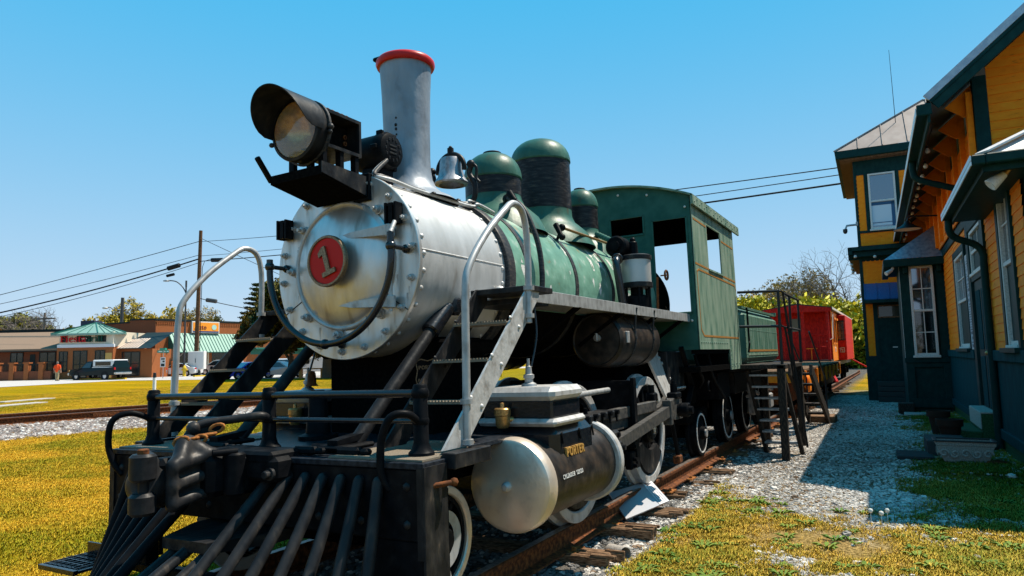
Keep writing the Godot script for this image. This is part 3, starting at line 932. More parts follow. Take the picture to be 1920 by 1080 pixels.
	m.lathe([Vector2(.180, .97), Vector2(.205, .972), Vector2(.213, .99), Vector2(.211, 1.012), Vector2(.198, 1.028), Vector2(.18, 1.032), Vector2(.165, 1.02), Vector2(.16, .97)], V(0, 2.352, -.65), Vector3.UP, 56, 0, TAU, .8)
	put("stack_rim", m, M.red, sk)
	m = mb(); m.box(V(-.14, 3.385, -.56), V(.09, .03, .12), .01)
	put("stack_cap_hinge", m, M.black, sk)
	m = mb()
	for q in [[.33, .02, .15], [.2, .03, .3], [-.1, .03, .33], [.36, .0, -.1]]:
		rivet(m, V(q[0], 2.36 - absf(q[0]) * .12, -.65 + q[2]), V(q[0], 1, q[2]), .018)
	for q in [[.5, .02], [.47, .018], [.36, .02], [.33, .016], [.55, .014], [.43, .012]]:   # rusted pits
		var a = 1.32 + q[1] * 3
		m.ball(V(cos(a) * .1655, 2.352 + q[0], -.65 + sin(a) * .1655), q[1] * .55, 6, V(1, 1.2, 1))
	put("stack_rivets", m, M.black_worn, sk)
	# --- bell ---
	m = mb()
	m.bb(V(-.17, 2.36, -1.27), V(.17, 2.415, -1.13), .01)
	for s in [-1.0, 1.0]:
		m.tube(smooth_path([V(s * .13, 2.39, -1.2), V(s * .205, 2.44, -1.2), V(s * .215, 2.55, -1.2), V(s * .17, 2.64, -1.2), V(s * .185, 2.70, -1.2)]), .022, 10)
		m.ball(V(s * .185, 2.715, -1.2), .034, 12)
	m.tube(smooth_path([V(.2, 2.715, -1.2), V(.235, 2.68, -1.2), V(.232, 2.6, -1.2), V(.26, 2.56, -1.2)]), .012, 8)
	m.tube(arc(V(0, 2.70, -1.2), Vector3.RIGHT, Vector3.UP, .125, -8, 188, 20), .02, 10)
	m.cyl(V(0, 2.80, -1.2), V(0, 2.875, -1.2), .026, -1, 8); m.ball(V(0, 2.88, -1.2), .016, 8)
	put("bell_yoke", m, M.black_worn, lo)
	m = mb()
	m.lathe([Vector2(.10, .0), Vector2(.128, .005), Vector2(.134, .018), Vector2(.125, .035), Vector2(.105, .065), Vector2(.092, .12), Vector2(.086, .19), Vector2(.078, .215), Vector2(.03, .225), Vector2(0, .226)], V(0, 2.575, -1.2), Vector3.UP, 40, 0, TAU, .5)
	put("bell", m, M.bell, lo)
	# --- domes ---
	var dm := [[-1.84, .24, 2.75, 2.99, 2.60, "sand_dome"], [-2.78, .285, 3.12, 3.365, 2.64, "steam_dome"], [-3.72, .185, 2.845, 3.06, 2.60, "rear_dome"]]
	for d in dm:
		var z: float = d[0]; var r: float = d[1]; var yb: float = d[2]; var yt: float = d[3]; var y0: float = d[4]
		var at := V(0, 0, z)
		m = mb()
		m.lathe([Vector2(r + .22, 2.26), Vector2(r + .15, 2.40), Vector2(r + .085, 2.46), Vector2(r + .03, 2.51), Vector2(r + .004, 2.57), Vector2(r, y0)], at, Vector3.UP, 48, 0, TAU, .5)
		var nd := put(d[5], m, M.green_dome, lo)
		m = mb(); m.lathe([Vector2(r - .004, y0 - .002), Vector2(r + .002, y0), Vector2(r + .002, yb), Vector2(r - .004, yb + .002)], at, Vector3.UP, 48, 0, TAU, .2)
		put("dome_casing", m, M.casing, nd)
		m = mb()
		var prof := [Vector2(r + .004, yb - .004), Vector2(r + .012, yb + .004)]
		for i in 10:
			var a := PI / 2 * i / 9.0
			prof.append(Vector2(maxf((r + .012) * pow(cos(a), .8), 0.0), yb + .012 + (yt - yb - .012) * sin(a)))
		m.lathe(prof, at, Vector3.UP, 48, 0, TAU, .8)
		put("dome_cap", m, M.green_dome, nd)
		m = mb()
		if d[5] != "steam_dome":
			m.cyl(V(0, yt - .012, z), V(0, yt + .012, z), r * .34, -1, 20, .005)
			put("dome_hatch", m, M.black_worn, nd)
	m = mb()
	for i in 8: m.box(V(.33 - i * .012, 2.94 - i * .01, -3.66 + i * .01), V(.01, .01, .01))
	# sander pipes and valve fittings beside the domes
	m = mb()
	m.tube(smooth_path([V(.26, 2.50, -1.62), V(.36, 2.47, -1.5), V(.5, 2.36, -1.45), V(.605, 2.10, -1.45), V(.635, 1.85, -1.45), V(.62, 1.64, -1.45)], 6), .021, 10)
	put("sander_pipe", m, M.band, lo)
	m = mb()
	m.cyl(V(.24, 2.52, -1.66), V(.32, 2.47, -1.56), .045, -1, 10, .006); m.ball(V(.31, 2.52, -1.6), .035, 10); m.cyl(V(.35, 2.52, -1.5), V(.42, 2.44, -1.46), .03, .022, 8)
	put("sander_valve", m, M.black, lo)
	m = mb()
	for i in 7:
		var t := i / 6.0
		m.cyl(V(.22 + t * .22, 2.52 - t * .12, -3.62 + t * .12), V(.25 + t * .22, 2.50 - t * .12, -3.60 + t * .12), .03, -1, 8)
	put("valve_stack", m, M.green_dome, lo)
	# handrail along the boiler with its stanchions
	m = mb(); m.tube([V(.46, 2.34, -2.2), V(.46, 2.345, -3.75)], .014, 8)
	var hr := put("boiler_handrail", m, M.brass, lo)
	for z in [-2.22, -3.68]:
		m = mb(); m.ball(V(.46, 2.34, z), .034, 12); m.cyl(V(.46, 2.34, z), V(.40, 2.22, z), .014, -1, 8); m.cyl(V(.43, 2.36, z + .06), V(.50, 2.24, z + .10), .026, .02, 10); m.ball(V(.505, 2.235, z + .1), .03, 10)
		put("handrail_stanchion", m, M.black, hr)
	# conduits from the dynamo back along the boiler
	for q in [[24.0, .012, M.silver_plain], [27.5, .014, M.band], [31.0, .012, M.silver_plain]]:
		var a: float = deg_to_rad(90.0 - q[0])
		var d := V(cos(a), sin(a), 0)
		m = mb()
		m.tube(smooth_path([V(.14 + q[1] * 3, 2.50, -.2), V(.19 + q[1] * 3, 2.36, -.02), bc + d * .60 + Z * -.1, bc + d * .59 + Z * -.4, bc + d * .60 + Z * -.98, bc + d * .63 + Z * -1.06, bc + d * .61 + Z * -1.3]), q[1], 8)
		put("conduit", m, q[2], lo)
	# --- headlight on its shelf ---
	m = mb()
	var sp := PackedVector2Array([Vector2(.02, 2.205), Vector2(.395, 2.272), Vector2(.395, 2.325), Vector2(.02, 2.305)])
	var shx := Transform3D(Basis(V(0, 0, 1), V(0, 1, 0), V(-1, 0, 0)), V(0, 0, 0))
	m.x = shx; m.prism(sp, -.205, .205); m.x = Transform3D()
	var shf := put("headlight_shelf", m, M.soot, lo)
	m = mb(); m.x = shx; m.prism(PackedVector2Array([Vector2(.03, 2.215), Vector2(.40, 2.280), Vector2(.40, 2.345), Vector2(.03, 2.335)]), -.214, -.2075); m.x = Transform3D()
	put("shelf_side_plate", m, M.black_worn, shf)
	m = mb(); m.bb(V(.10, 2.19, -.02), V(.225, 2.36, .026), .004)
	put("shelf_bracket", m, M.black, shf)
	m = mb(); m.bar(V(-.235, 2.30, .36), V(-.235, 2.43, .47), .03, .03, Vector3.RIGHT, .006); m.cyl(V(-.235, 2.31, .36), V(-.12, 2.31, .36), .018, -1, 8)
	put("shelf_lug", m, M.black, shf)
	var hc := V(0, 2.57, 0)
	m = mb()
	m.lathe([Vector2(.17, .405), Vector2(.186, .40), Vector2(.19, .385), Vector2(.186, .37), Vector2(.184, .29), Vector2(.15, .26), Vector2(0, .26)], hc, Z, 44, 0, TAU, .3)
	var hl := put("headlight", m, M.black_worn, lo)
	m = mb()
	m.lathe([Vector2(.0, .27), Vector2(.06, .278), Vector2(.11, .305), Vector2(.15, .335), Vector2(.166, .40)], hc, Z, 40, 0, TAU, .8)
	put("reflector", m, M.amber, hl)
	m = mb(); m.lathe([Vector2(.166, .399), Vector2(.10, .414), Vector2(0, .42)], hc, Z, 40, 0, TAU, .8)
	put("lens", m, M.lamp_glass, hl)
	m = mb()
	var hood_a0 := deg_to_rad(-8.0); var hood_a1 := deg_to_rad(188.0)
	for i in 32:   # visor: a rolled sheet, longest on top
		var a := lerpf(hood_a0, hood_a1, i / 32.0); var b := lerpf(hood_a0, hood_a1, (i + 1) / 32.0)
		var la := .05 + .17 * pow(maxf(sin(clampf((a - hood_a0) / (hood_a1 - hood_a0), 0, 1) * PI), 0), .6); var lb := .05 + .17 * pow(maxf(sin(clampf((b - hood_a0) / (hood_a1 - hood_a0), 0, 1) * PI), 0), .6)
		var da := V(cos(a), sin(a), 0); var db := V(cos(b), sin(b), 0)
		for rr in [.190, .196]:
			var s := 1.0 if rr > .193 else -1.0
			m.tri(hc + da * rr + Z * .36, hc + db * rr + Z * .36, hc + db * rr + Z * (.40 + lb), da * s, db * s, db * s)
			m.tri(hc + da * rr + Z * .36, hc + db * rr + Z * (.40 + lb), hc + da * rr + Z * (.40 + la), da * s, db * s, da * s)
		m.quad(hc + da * .190 + Z * (.40 + la), hc + db * .190 + Z * (.40 + lb), hc + db * .196 + Z * (.40 + lb), hc + da * .196 + Z * (.40 + la), Z)
	put("headlight_visor", m, M.black_worn, hl)
	m = mb(); m.lathe([Vector2(.186, .30), Vector2(.198, .302), Vector2(.198, .318), Vector2(.186, .32)], hc, Z, 40, 0, TAU, .2)
	m.ball(hc + V(.2, .0, .315), .02, 8); m.ball(hc + V(.2, -.03, .32), .015, 8); m.ball(hc + V(-.19, -.06, .40), .016, 8)
	put("visor_clamp", m, M.band, hl)
	m = mb()
	var z0 := .0; var z1 := .30; var y0b := 2.49; var y1b := 2.70
	m.bb(V(-.15, y1b - .02, z0), V(.15, y1b, z1)); m.bb(V(-.15, y0b - .02, z0), V(.15, y0b, z1))
	for q in [[-.15, z0], [.132, z0], [-.15, z1 - .018], [.132, z1 - .018]]: m.bb(V(q[0], y0b, q[1]), V(q[0] + .018, y1b - .02, q[1] + .018))
	m.bb(V(-.148, y0b, z0 + .002), V(.148, y1b - .02, z0 + .008)); m.bb(V(-.148, y0b, z0 + .018), V(-.14, y1b - .02, z1 - .02))
	var bx := put("headlight_case", m, M.black_worn, hl)
	m = mb(); m.bb(V(-.1, 2.5, .03), V(.06, 2.66, .26))
	put("case_interior", m, M.soot, bx)
	for k in 2:
		m = mb(); m.lathe([Vector2(.008, -.004), Vector2(.015, -.004), Vector2(.015, .004), Vector2(.008, .004)], V(.07, 2.56 + k * .04, .06), V(1, 0, 0), 12, 0, TAU, .2)
		put("terminal", m, M.rust, bx)
	m = mb()
	for k in 5: m.box(V(.07, y1b + .016, .22 - k * .04), V(.05, .04, .026), .006)
	put("vent_cap", m, M.rust, bx)
	m = mb()
	for s in [-.12, .12]:
		for z in [.03, .16, .3]: m.bb(V(s - .02, 2.32, z - .015), V(s + .02, 2.48, z + .015))
	put("headlight_leg", m, M.black, hl)
	# --- turbo dynamo ---
	m = mb()
	var dc := V(.02, 2.60, -.30)
	m.lathe([Vector2(.0, -.17), Vector2(.085, -.17), Vector2(.105, -.15), Vector2(.118, -.08), Vector2(.118, .06), Vector2(.126, .06), Vector2(.126, .10), Vector2(.112, .125), Vector2(.09, .135), Vector2(0, .135)], dc, Vector3.RIGHT, 36, 0, TAU, .3)
	m.bb(dc + V(-.09, -.27, -.07), dc + V(.09, -.10, .07), .02)
	var dy := put("turbo_dynamo", m, M.black, lo)
	m = mb()
	for k in 12:
		var a := TAU * k / 12
		m.box(dc + V(.136, cos(a) * .072, sin(a) * .072), V(.006, .02, .014), .002)
	for k in 3: m.box(dc + V(.136, .025 - k * .025, 0), V(.006, .012, .07), .002)
	put("dynamo_embossing", m, M.black_worn, dy)
	m = mb()
	for k in 6:
		var a := TAU * (k + .5) / 6
		m.box(dc + V(.08, cos(a) * .128, sin(a) * .128), V(.05, .03, .03), .005)
	put("dynamo_lug", m, M.black, dy)
	# --- running boards ---
	for s in [1.0, -1.0]:
		m = mb()
		m.bb(V(s * .55, 1.575, -4.4), V(s * .955, 1.585, -.55)); m.bb(V(s * .945, 1.555, -4.4), V(s * .957, 1.640, -.52), .002)
		var rb := put("running_board", m, M.steel_grey, lo)
		m = mb(); m.bb(V(s * .70, 1.588, -.62), V(s * 1.12, 1.622, -.34), .003); m.bb(V(s * .56, 1.54, -.9), V(s * .95, 1.57, -.5))
		put("landing_plate", m, M.black_worn, rb)
		m = mb()
		for z in [-1.4, -2.3, -3.2, -4.1]: m.bar(V(s * .95, 1.57, z), V(s * .54, 1.30, z), .03, .05, Z)
		put("board_bracket", m, M.soot, rb)
	m = mb(); m.tube([V(.56, 1.67, -.92), V(.62, 1.66, -1.0), V(.72, 1.665, -1.3)], .03, 10); m.ball(V(.58, 1.67, -.9), .04, 10)
	put("steam_elbow", m, M.silver_plain, lo)
	# --- front ladders with hooped rails ---
	for s in [1.0, -1.0]:
		var ld := Node3D.new(); ld.name = numbered_in("boarding_ladder", lo); lo.add_child(ld)
		var a := V(s * 1.1, .785, .47); var b := V(s * 1.1, 1.60, -.36)
		for q in [[1.1, M.silver_plain if s > 0 else M.black_worn], [.74, M.black_worn]]:
			m = mb()
			var w := .078
			var bx2 := V(0, 0, s)
			var pts := [Vector2(.47 + .09, .79), Vector2(.47 - .10, .79), Vector2(-.46, 1.56), Vector2(-.46, 1.625), Vector2(-.34, 1.625)]
			m.x = Transform3D(Basis(V(0, 0, 1), V(0, 1, 0), V(-1, 0, 0)), V(s * q[0], 0, 0))
			var pp := PackedVector2Array()
			for k in pts: pp.append(k)
			m.prism(pp, -.006, .006)
			m.x = Transform3D()
			for k in 3:
				var t := .25 + .25 * k
				for e in [-.045, .05]:
					var p := a.lerp(b, t) + V(0, e * .5, e)
					rivet(m, V(s * (q[0] + .006), p.y, p.z), V(s, 0, 0), .014)
			put("stringer", m, q[1], ld)
		for k in 3:
			var t := .26 + .25 * k
			var p := a.lerp(b, t)
			m = mb(); m.bb(V(s * .746, p.y - .012, p.z - .095), V(s * 1.094, p.y, p.z + .085)); 
			for i in 18:
				var xx = s * (.755 + i * .0195)
				m.box(V(xx, p.y + .003, p.z + .083), V(.009, .008, .008))
			put("step", m, M.tread, ld)
		m = mb()
		m.tube(smooth_path([V(s * 1.115, .80, .375), V(s * 1.115, 1.2, .362), V(s * 1.115, 1.52, .35), V(s * 1.115, 1.66, .312), V(s * 1.115, 1.85, .14), V(s * 1.115, 2.005, -.055), V(s * 1.115, 2.07, -.165), V(s * 1.115, 2.04, -.27), V(s * 1.115, 1.90, -.315), V(s * 1.115, 1.62, -.315), V(s * 1.115, 1.40, -.30)], 6), .0195, 12)
		put("hoop_rail", m, M.steel_grey, ld)
		m = mb()
		for q in [V(s * 1.115, .81, .375), V(s * 1.115, 1.0, .368), V(s * 1.115, 1.44, -.303), V(s * 1.115, 1.60, -.315)]:
			m.lathe([Vector2(.02, -.012), Vector2(.032, -.012), Vector2(.032, .012), Vector2(.02, .012)], q, Vector3.UP, 16, 0, TAU, .2)
		put("rail_clamp", m, M.steel_grey, ld)
	# --- diagonal braces from smokebox to deck ---
	for s in [1.0, -1.0]:
		m = mb(); m.cyl(V(s * .45, .79, .42), V(s * .47, 1.47, -.33), .038, -1, 16)
		var br := put("smokebox_brace", m, M.black_worn, lo)
		m = mb(); m.cyl(V(s * .467, 1.38, -.23), V(s * .47, 1.53, -.40), .056, -1, 16, .01); m.ball(V(s * .47, 1.53, -.40), .056, 14); m.box(V(s * .5, 1.55, -.46), V(.07, .12, .08), .02)
		put("brace_socket", m, M.black_gloss, br)
		m = mb(); m.bb(V(s * .45 - .09, .775, .36), V(s * .45 + .09, .80, .60), .01); m.bar(V(s * .45, .81, .58), V(s * .45, .83, .38), .07, .03)
		put("brace_foot", m, M.black, br)
	# --- front deck, beam and pilot ---
	m = mb(); m.bb(V(-1.135, .735, .26), V(1.135, .762, .752), .003); m.bb(V(-.97, .735, -.45), V(.97, .7615, .26), .003)
	var dk := put("front_deck", m, M.deck, lo)
	for s in [1.0, -1.0]:
		m = mb(); m.bb(V(s * .56, .763, .265), V(s * 1.11, .772, .72)); m.bb(V(s * .56, .7635, .05), V(s * .95, .771, .26))
		put("tread_plate", m, M.tread, dk)
		m = mb(); m.bb(V(s * 1.11, .715, .27), V(s * 1.185, .785, .58), .004)
		put("deck_kerb", m, M.black_worn, dk)
	m = mb(); m.bb(V(-1.13, .43, .60), V(1.13, .734, .744), .006)
	var bm := put("pilot_beam", m, M.black, lo)
	m = mb()
	for i in 9:
		for y in [.5, .66]: rivet(m, V(-1.04 + i * .26, y, .744), Z, .02)
	stuff(put("beam_bolts", m, M.black_worn, bm))
	for s in [1.0, -1.0]:
		m = mb(); m.bb(V(s * .80, .14, .66), V(s * 1.125, .43, .738), .004)
		put("end_plate", m, M.black, bm)
		m = mb(); m.bb(V(s * 1.131, .14, .585), V(s * 1.143, .745, .752)); m.bb(V(s * 1.10, .36, .746), V(s * 1.13, .74, .752))
		put("end_flange", m, M.black_worn, bm)
		m = mb(); m.cyl(V(s * 1.10, .655, .735), V(s * 1.19, .665, .60), .012, -1, 8); m.ball(V(s * 1.19, .665, .60), .02, 8)
		put("pin_bolt", m, M.rust, bm)
	# low side boards carrying the pilot
	for s in [1.0, -1.0]:
		m = mb(); m.bb(V(s * 1.0, .115, .50), V(s * 1.09, .62, .60), .004)
		put("hanger_plate", m, M.black, bm)
	# pilot frame: a V of bottom rails and the tubes
	var pf := Node3D.new(); pf.name = numbered_in("pilot", lo); lo.add_child(pf)
	m = mb()
	for s in [1.0, -1.0]:
		m.bar(V(0, .07, 1.62), V(s * 1.08, .07, .86), .06, .05, Vector3.UP, .01)
	m.bb(V(-1.1, .045, .58), V(1.1, .10, .64), .01)
	put("bottom_rail", m, M.black, pf)
	var nose_y := .10
	for i in 17:
		var k := i - 8
		var xt := k * .1115
		var xb := k * .118
		var zb := 1.60 - absf(xb) * .70
		var top := V(xt, .675, .755)
		if absi(k) <= 1: top = V(xt, .385, 1.02 - absf(xt) * .4)
		m = mb()
		var bot := V(xb, nose_y, zb)
		m.cyl(top, bot, .0265, -1, 14)
		m.ball(top, .0262, 10)
		put("pilot_tube", m, M.black_worn if k > -2 else M.black, pf)
	m = mb()
	m.prism(PackedVector2Array([Vector2(-.30, -.62), Vector2(.30, -.62), Vector2(.30, -.80), Vector2(.16, -1.07), Vector2(-.16, -1.07), Vector2(-.30, -.80)]), 0, .05)
	var nz := put("nose_plate", m, M.black_worn, pf, Transform3D(Basis(V(1, 0, 0), V(0, 0, -1), V(0, 1, 0)), V(0, .37, 0)))
	# footboard seen beyond the left corner
	m = mb(); m.bb(V(-1.42, .12, .70), V(-1.06, .135, .98)); m.bb(V(-1.42, .12, .70), V(-1.06, .20, .712)); m.bb(V(-1.42, .115, .96), V(-1.06, .14, .985))
	for i in 7: m.bb(V(-1.41 + i * .05, .136, .715), V(-1.404 + i * .05, .142, .96))
	for i in 5: m.bb(V(-1.41, .136, .74 + i * .05), V(-1.13, .142, .746 + i * .05))
	put("footboard", m, M.black_gloss, lo)
	# --- coupler ---
	var cp := Node3D.new(); cp.name = numbered_in("coupler", lo); lo.add_child(cp)
	m = mb()
	m.bb(V(-.11, .60, .70), V(.11, .80, 1.02), .03)
	m.bb(V(-.17, .735, .66), V(.33, .80, .86), .015)
	put("coupler_shank", m, M.black, cp)
	var gb := []   # the guard arm: one rounded casting with two slots along the coupler's right flank
	for y in [.612, .695, .778]: gb.append([V(.058, y - .014, 1.165), V(.052, y + .02, .955), .023, .023])
	for y in [.62, .66, .70, .74, .78]: gb.append([V(.018, y - .01, 1.15), V(.014, y + .016, .955), .026, .026])
	gb.append_array([[V(.05, .595, 1.168), V(.05, .775, 1.168), .026, .026], [V(.045, .635, .948), V(.045, .80, .948), .026, .026]])
	gb.append_array([[V(.045, .79, 1.13), V(-.01, .855, 1.075), .035, .034], [V(.045, .805, .99), V(-.01, .855, 1.03), .035, .034], [V(.0, .79, 1.06), V(-.015, .86, 1.055), .05, .036]])
	put("guard_arm", flesh(gb, .009, .018), M.black_worn, cp)
	put("knuckle_web", flesh([[V(-.075, .61, 1.215), V(-.075, .80, 1.215), .042, .042], [V(-.03, .62, 1.262), V(-.075, .62, 1.2), .05, .045], [V(-.03, .775, 1.262), V(-.075, .775, 1.2), .05, .045], [V(-.08, .69, 1.2), V(-.07, .69, 1.0), .09, .1]], .01, .02), M.black_worn, cp)
	m = mb()
	m.cyl(V(-.02, .715, 1.262), V(-.02, .835, 1.262), .056, -1, 24, .012)
	m.cyl(V(-.02, .568, 1.262), V(-.02, .665, 1.262), .056, -1, 24, .014)
	m.cyl(V(-.02, .63, 1.258), V(-.02, .72, 1.258), .024, -1, 12)
	put("knuckle", m, M.black_worn, cp)
	m = mb(); m.cyl(V(-.02, .83, 1.262), V(-.02, .856, 1.262), .027, -1, 6, .004)
	put("knuckle_pin", m, M.rust, cp)
	m = mb()
	m.bb(V(-.12, .58, .92), V(.0, .80, 1.19), .03)
	m.cyl(V(.13, .60, .90), V(.13, .80, .90), .05, -1, 18, .01); m.bb(V(.05, .60, .76), V(.17, .79, .92), .02)
	m.cyl(V(.15, .806, .90), V(.10, .806, 1.0), .017, -1, 10)
	m.bb(V(.10, .66, .74), V(.36, .775, .86), .02)
	put("coupler_body", m, M.black, cp)
	m = mb(); m.cyl(V(.33, .70, .86), V(.33, .70, .90), .02, -1, 6, .004); m.cyl(V(.33, .70, .855), V(.33, .70, .87), .03, -1, 12)
	put("coupler_nut", m, M.black_worn, cp)
	m = mb()
	for i in 5:   # chain
		var q = V(-.01 + i * .008, .868 + [.0, .008, .0, .02, .045][i], 1.085 - i * .042)
		var lp := []
		var u := V(.8, .2, -.5).normalized() if i % 2 == 0 else V(.5, .1, -.8).normalized()
		var w2 := V(0, 1, 0) if i % 2 == 0 else V(.6, 0, .6).normalized()
		for k in 13: lp.append(q + u * cos(TAU * k / 12) * .034 + w2 * sin(TAU * k / 12) * .019)
		m.tube(lp, .0085, 6)
	put("release_chain", m, M.rust_bright, cp)
	# --- hand rails on the front deck ---
	var rl := Node3D.new(); rl.name = numbered_in("deck_railing", lo); lo.add_child(rl)
	for x in [-1.0, 0.0, 1.0]:
		m = mb(); m.lathe([Vector2(.062, .765), Vector2(.06, .785), Vector2(.045, .80), Vector2(.036, .83), Vector2(.034, 1.085), Vector2(.028, 1.094), Vector2(0, 1.096)], V(x, 0, .58), Vector3.UP, 18, 0, TAU, .4)
		m.ball(V(x, 1.052, .58), .042, 14); m.ball(V(x, .925, .58), .04, 14)
		put("post", m, M.black, rl)
	for q in [[1.052, .0195], [.925, .0125]]:
		m = mb(); m.cyl(V(-1.0, q[0], .582), V(1.0, q[0], .582), q[1], -1, 12)
		put("rail", m, M.black_gloss, rl)
	m = mb(); m.tube(smooth_path([V(-1.0, .925, .60), V(-.93 - .1, .965, .70), V(-1.08, .93, .78), V(-1.10, .80, .79), V(-1.08, .69, .77), V(-1.04, .62, .74)], 6), .018, 10)
	put("grab_iron", m, M.black, rl)
	m = mb(); m.tube(smooth_path([V(1.0, .925, .60), V(1.0, .965, .68), V(.955, .955, .74), V(.915, .86, .755), V(.91, .72, .755), V(.94, .64, .735)], 6), .018, 10)
	put("grab_iron", m, M.black, rl)
	m = mb(); m.tube(smooth_path([V(.05, .935, .63), V(.06, .955, .69), V(-.02, .945, .78), V(-.10, .93, .92), V(-.12, .87, .98), V(-.06, .85, 1.0)], 5), .021, 10); m.ball(V(-.11, .915, .95), .035, 10)
	put("uncoupling_lever", m, M.black_worn, rl)
	# small post on the deck
	m = mb(); m.lathe([Vector2(.12, .764), Vector2(.12, .785), Vector2(.075, .80), Vector2(.07, .87), Vector2(.06, .89), Vector2(.055, 1.03), Vector2(0, 1.03)], V(-.18, 0, .05), Vector3.UP, 20, 0, TAU, .3)
	m.cyl(V(-.18, 1.03, .05), V(-.18, 1.055, .05), .04, -1, 6)
	put("deck_bollard", m, M.black, lo)
	m = mb(); m.lathe([Vector2(.05, 1.06), Vector2(.035, 1.08), Vector2(.03, 1.15), Vector2(.022, 1.17), Vector2(0, 1.175)], V(-.9, 0, -.6), Vector3.UP, 12, 0, TAU, .4)
	put("relief_valve", m, M.rust, lo)
	# bolted pads
	m = mb()
	for q in [V(.62, .785, .64), V(.35, .785, .66), V(-.3, .785, .66), V(.3, .775, .5)]: m.box(q, V(.14, .04, .05), .012); m.box(q + V(.1, 0, 0), V(.05, .03, .05), .01)
	put("deck_clamps", m, M.black, lo)
	# --- cylinders ---
	for s in [1.0, -1.0]:
		var cn := Node3D.new(); cn.name = numbered_in("cylinder_assembly", lo); lo.add_child(cn)
		var cx: float = s * 1.0
		var ca := V(cx, .50, 0)
		m = mb(); m.lathe([Vector2(.236, -1.24), Vector2(.236, -.30)], ca, Z, 48)
		var jk := put("cylinder_jacket", m, M.tank, cn)
		m = mb(); m.lathe([Vector2(.20, -.30), Vector2(.254, -.30), Vector2(.260, -.29), Vector2(.260, -.235), Vector2(.250, -.208), Vector2(.228, -.196), Vector2(0, -.185)], ca, Z, 64, 0, TAU, .35)
		var cv := put("cylinder_cover", m, M.cover, cn)
		m = mb(); m.lathe([Vector2(.028, -.20), Vector2(.026, -.165), Vector2(.016, -.152), Vector2(0, -.15)], ca, Z, 16, 0, TAU, .5)
		put("cover_stud", m, M.silver_plain, cv)
		m = mb(); m.lathe([Vector2(.2, -1.30), Vector2(.268, -1.30), Vector2(.272, -1.285), Vector2(.272, -1.235), Vector2(.262, -1.225), Vector2(.236, -1.225)], ca, Z, 56, 0, TAU, .2)
		put("rear_ring", m, M.silver_plain, cn)
		# steam chest
		m = mb()
		m.bb(V(s * .56, .47, -1.0), V(s * 1.19, .805, -.44), .05)
		m.bb(V(s * .40, .4, -1.1), V(s * .9, .75, -.35), .04)
		var chest := put("cylinder_casting", m, M.black_gloss, cn)
		m = mb(); m.bb(V(s * .66, .80, -.87), V(s * 1.195, .846, -.425), .018)
		put("chest_belt", m, M.silver_plain, cn)
		m = mb(); m.bb(V(s * .69, .842, -.85), V(s * 1.165, .955, -.45), .012)
		put("steam_chest", m, M.black_gloss, cn)
		m = mb(); m.bb(V(s * .67, .945, -.87), V(s * 1.185, 1.03, -.43), .03)
		put("chest_lid", m, M.silver_plain, cn)
		m = mb(); m.lathe([Vector2(.05, 1.028), Vector2(.045, 1.045), Vector2(.026, 1.055), Vector2(.026, 1.075), Vector2(.034, 1.08), Vector2(.034, 1.10), Vector2(.022, 1.105), Vector2(.018, 1.15), Vector2(.009, 1.155), Vector2(.009, 1.2), Vector2(0, 1.2)], V(s * .94, 0, -.60), Vector3.UP, 14, 0, TAU, .3)
		put("lubricator_fitting", m, M.steel_grey, cn)
		m = mb(); m.tube(smooth_path([V(s * .95, 1.15, -.62), V(s * .955, 1.35, -.70), V(s * .93, 1.57, -.72)]), .008, 6)
		put("oil_line", m, M.black_gloss, cn)
		m = mb()
		m.lathe([Vector2(0, .795), Vector2(.032, .795), Vector2(.043, .815), Vector2(.045, .865), Vector2(.05, .87), Vector2(.05, .905), Vector2(.044, .912), Vector2(.014, .914), Vector2(.012, .94), Vector2(0, .945)], V(s * .86, 0, -.40), Vector3.UP, 20, 0, TAU, .3)
		m.cyl(V(s * .86, .84, -.40), V(s * .90, .84, -.45), .02, -1, 10)
		put("oil_cup", m, M.brass, cn)
		if s > 0:
			put("maker_lettering", words("PORTER", .070, .014, "Droid Sans"), M.gold_paint, cn, Transform3D(Basis(V(0, 0, -1), V(-.10, 1, 0).normalized(), V(1, 0, 0)), V(1.199, .645, -.665)))
			put("size_lettering", words("CYLINDER  12X20", .034, .002), M.white_line, cn, Transform3D(Basis(V(0, 0, -1), V(-.12, .99, 0), V(.99, .12, 0)), V(1.2375, .525, -.545)))
			m = mb()
			for z in [-.5, -.75, -.95]: rivet(m, V(1.192, .755, z), V(1, 0, 0), .014); m.bar(V(1.195, .75, z), V(1.197, .70, z - .01), .006, .01, V(1, 0, 0))
			put("chest_bolts", m, M.black, cn)
		# crosshead guides, crosshead, rods
		m = mb()
		m.bb(V(s * .90, .745, -1.74), V(s * 1.08, .80, -1.20), .008); m.bb(V(s * .90, .575, -1.74), V(s * 1.08, .635, -1.20), .008)
		m.bb(V(s * .93, .635, -1.72), V(s * 1.03, .745, -1.42), .01)
		var gd := put("crosshead_guide", m, M.black_worn, cn)
		m = mb()
		for y in [.79, .625]:
			for i in 4: m.cyl(V(s * 1.075, y, -1.27 - i * .135), V(s * 1.105, y, -1.27 - i * .135), .018, -1, 8); m.bar(V(s * 1.083, y, -1.27 - i * .135), V(s * 1.085, y - .07, -1.275 - i * .135), .012, .012, V(s, 0, 0))
		m.cyl(V(s * .98, .80, -1.35), V(s * .98, .84, -1.35), .016, -1, 8)
		put("guide_bolts", m, M.black, gd)
		m = mb(); m.cyl(V(cx, .50, -1.28), V(cx, .50, -1.60), .028, -1, 12)
		put("piston_rod", m, M.steel_grey, cn)
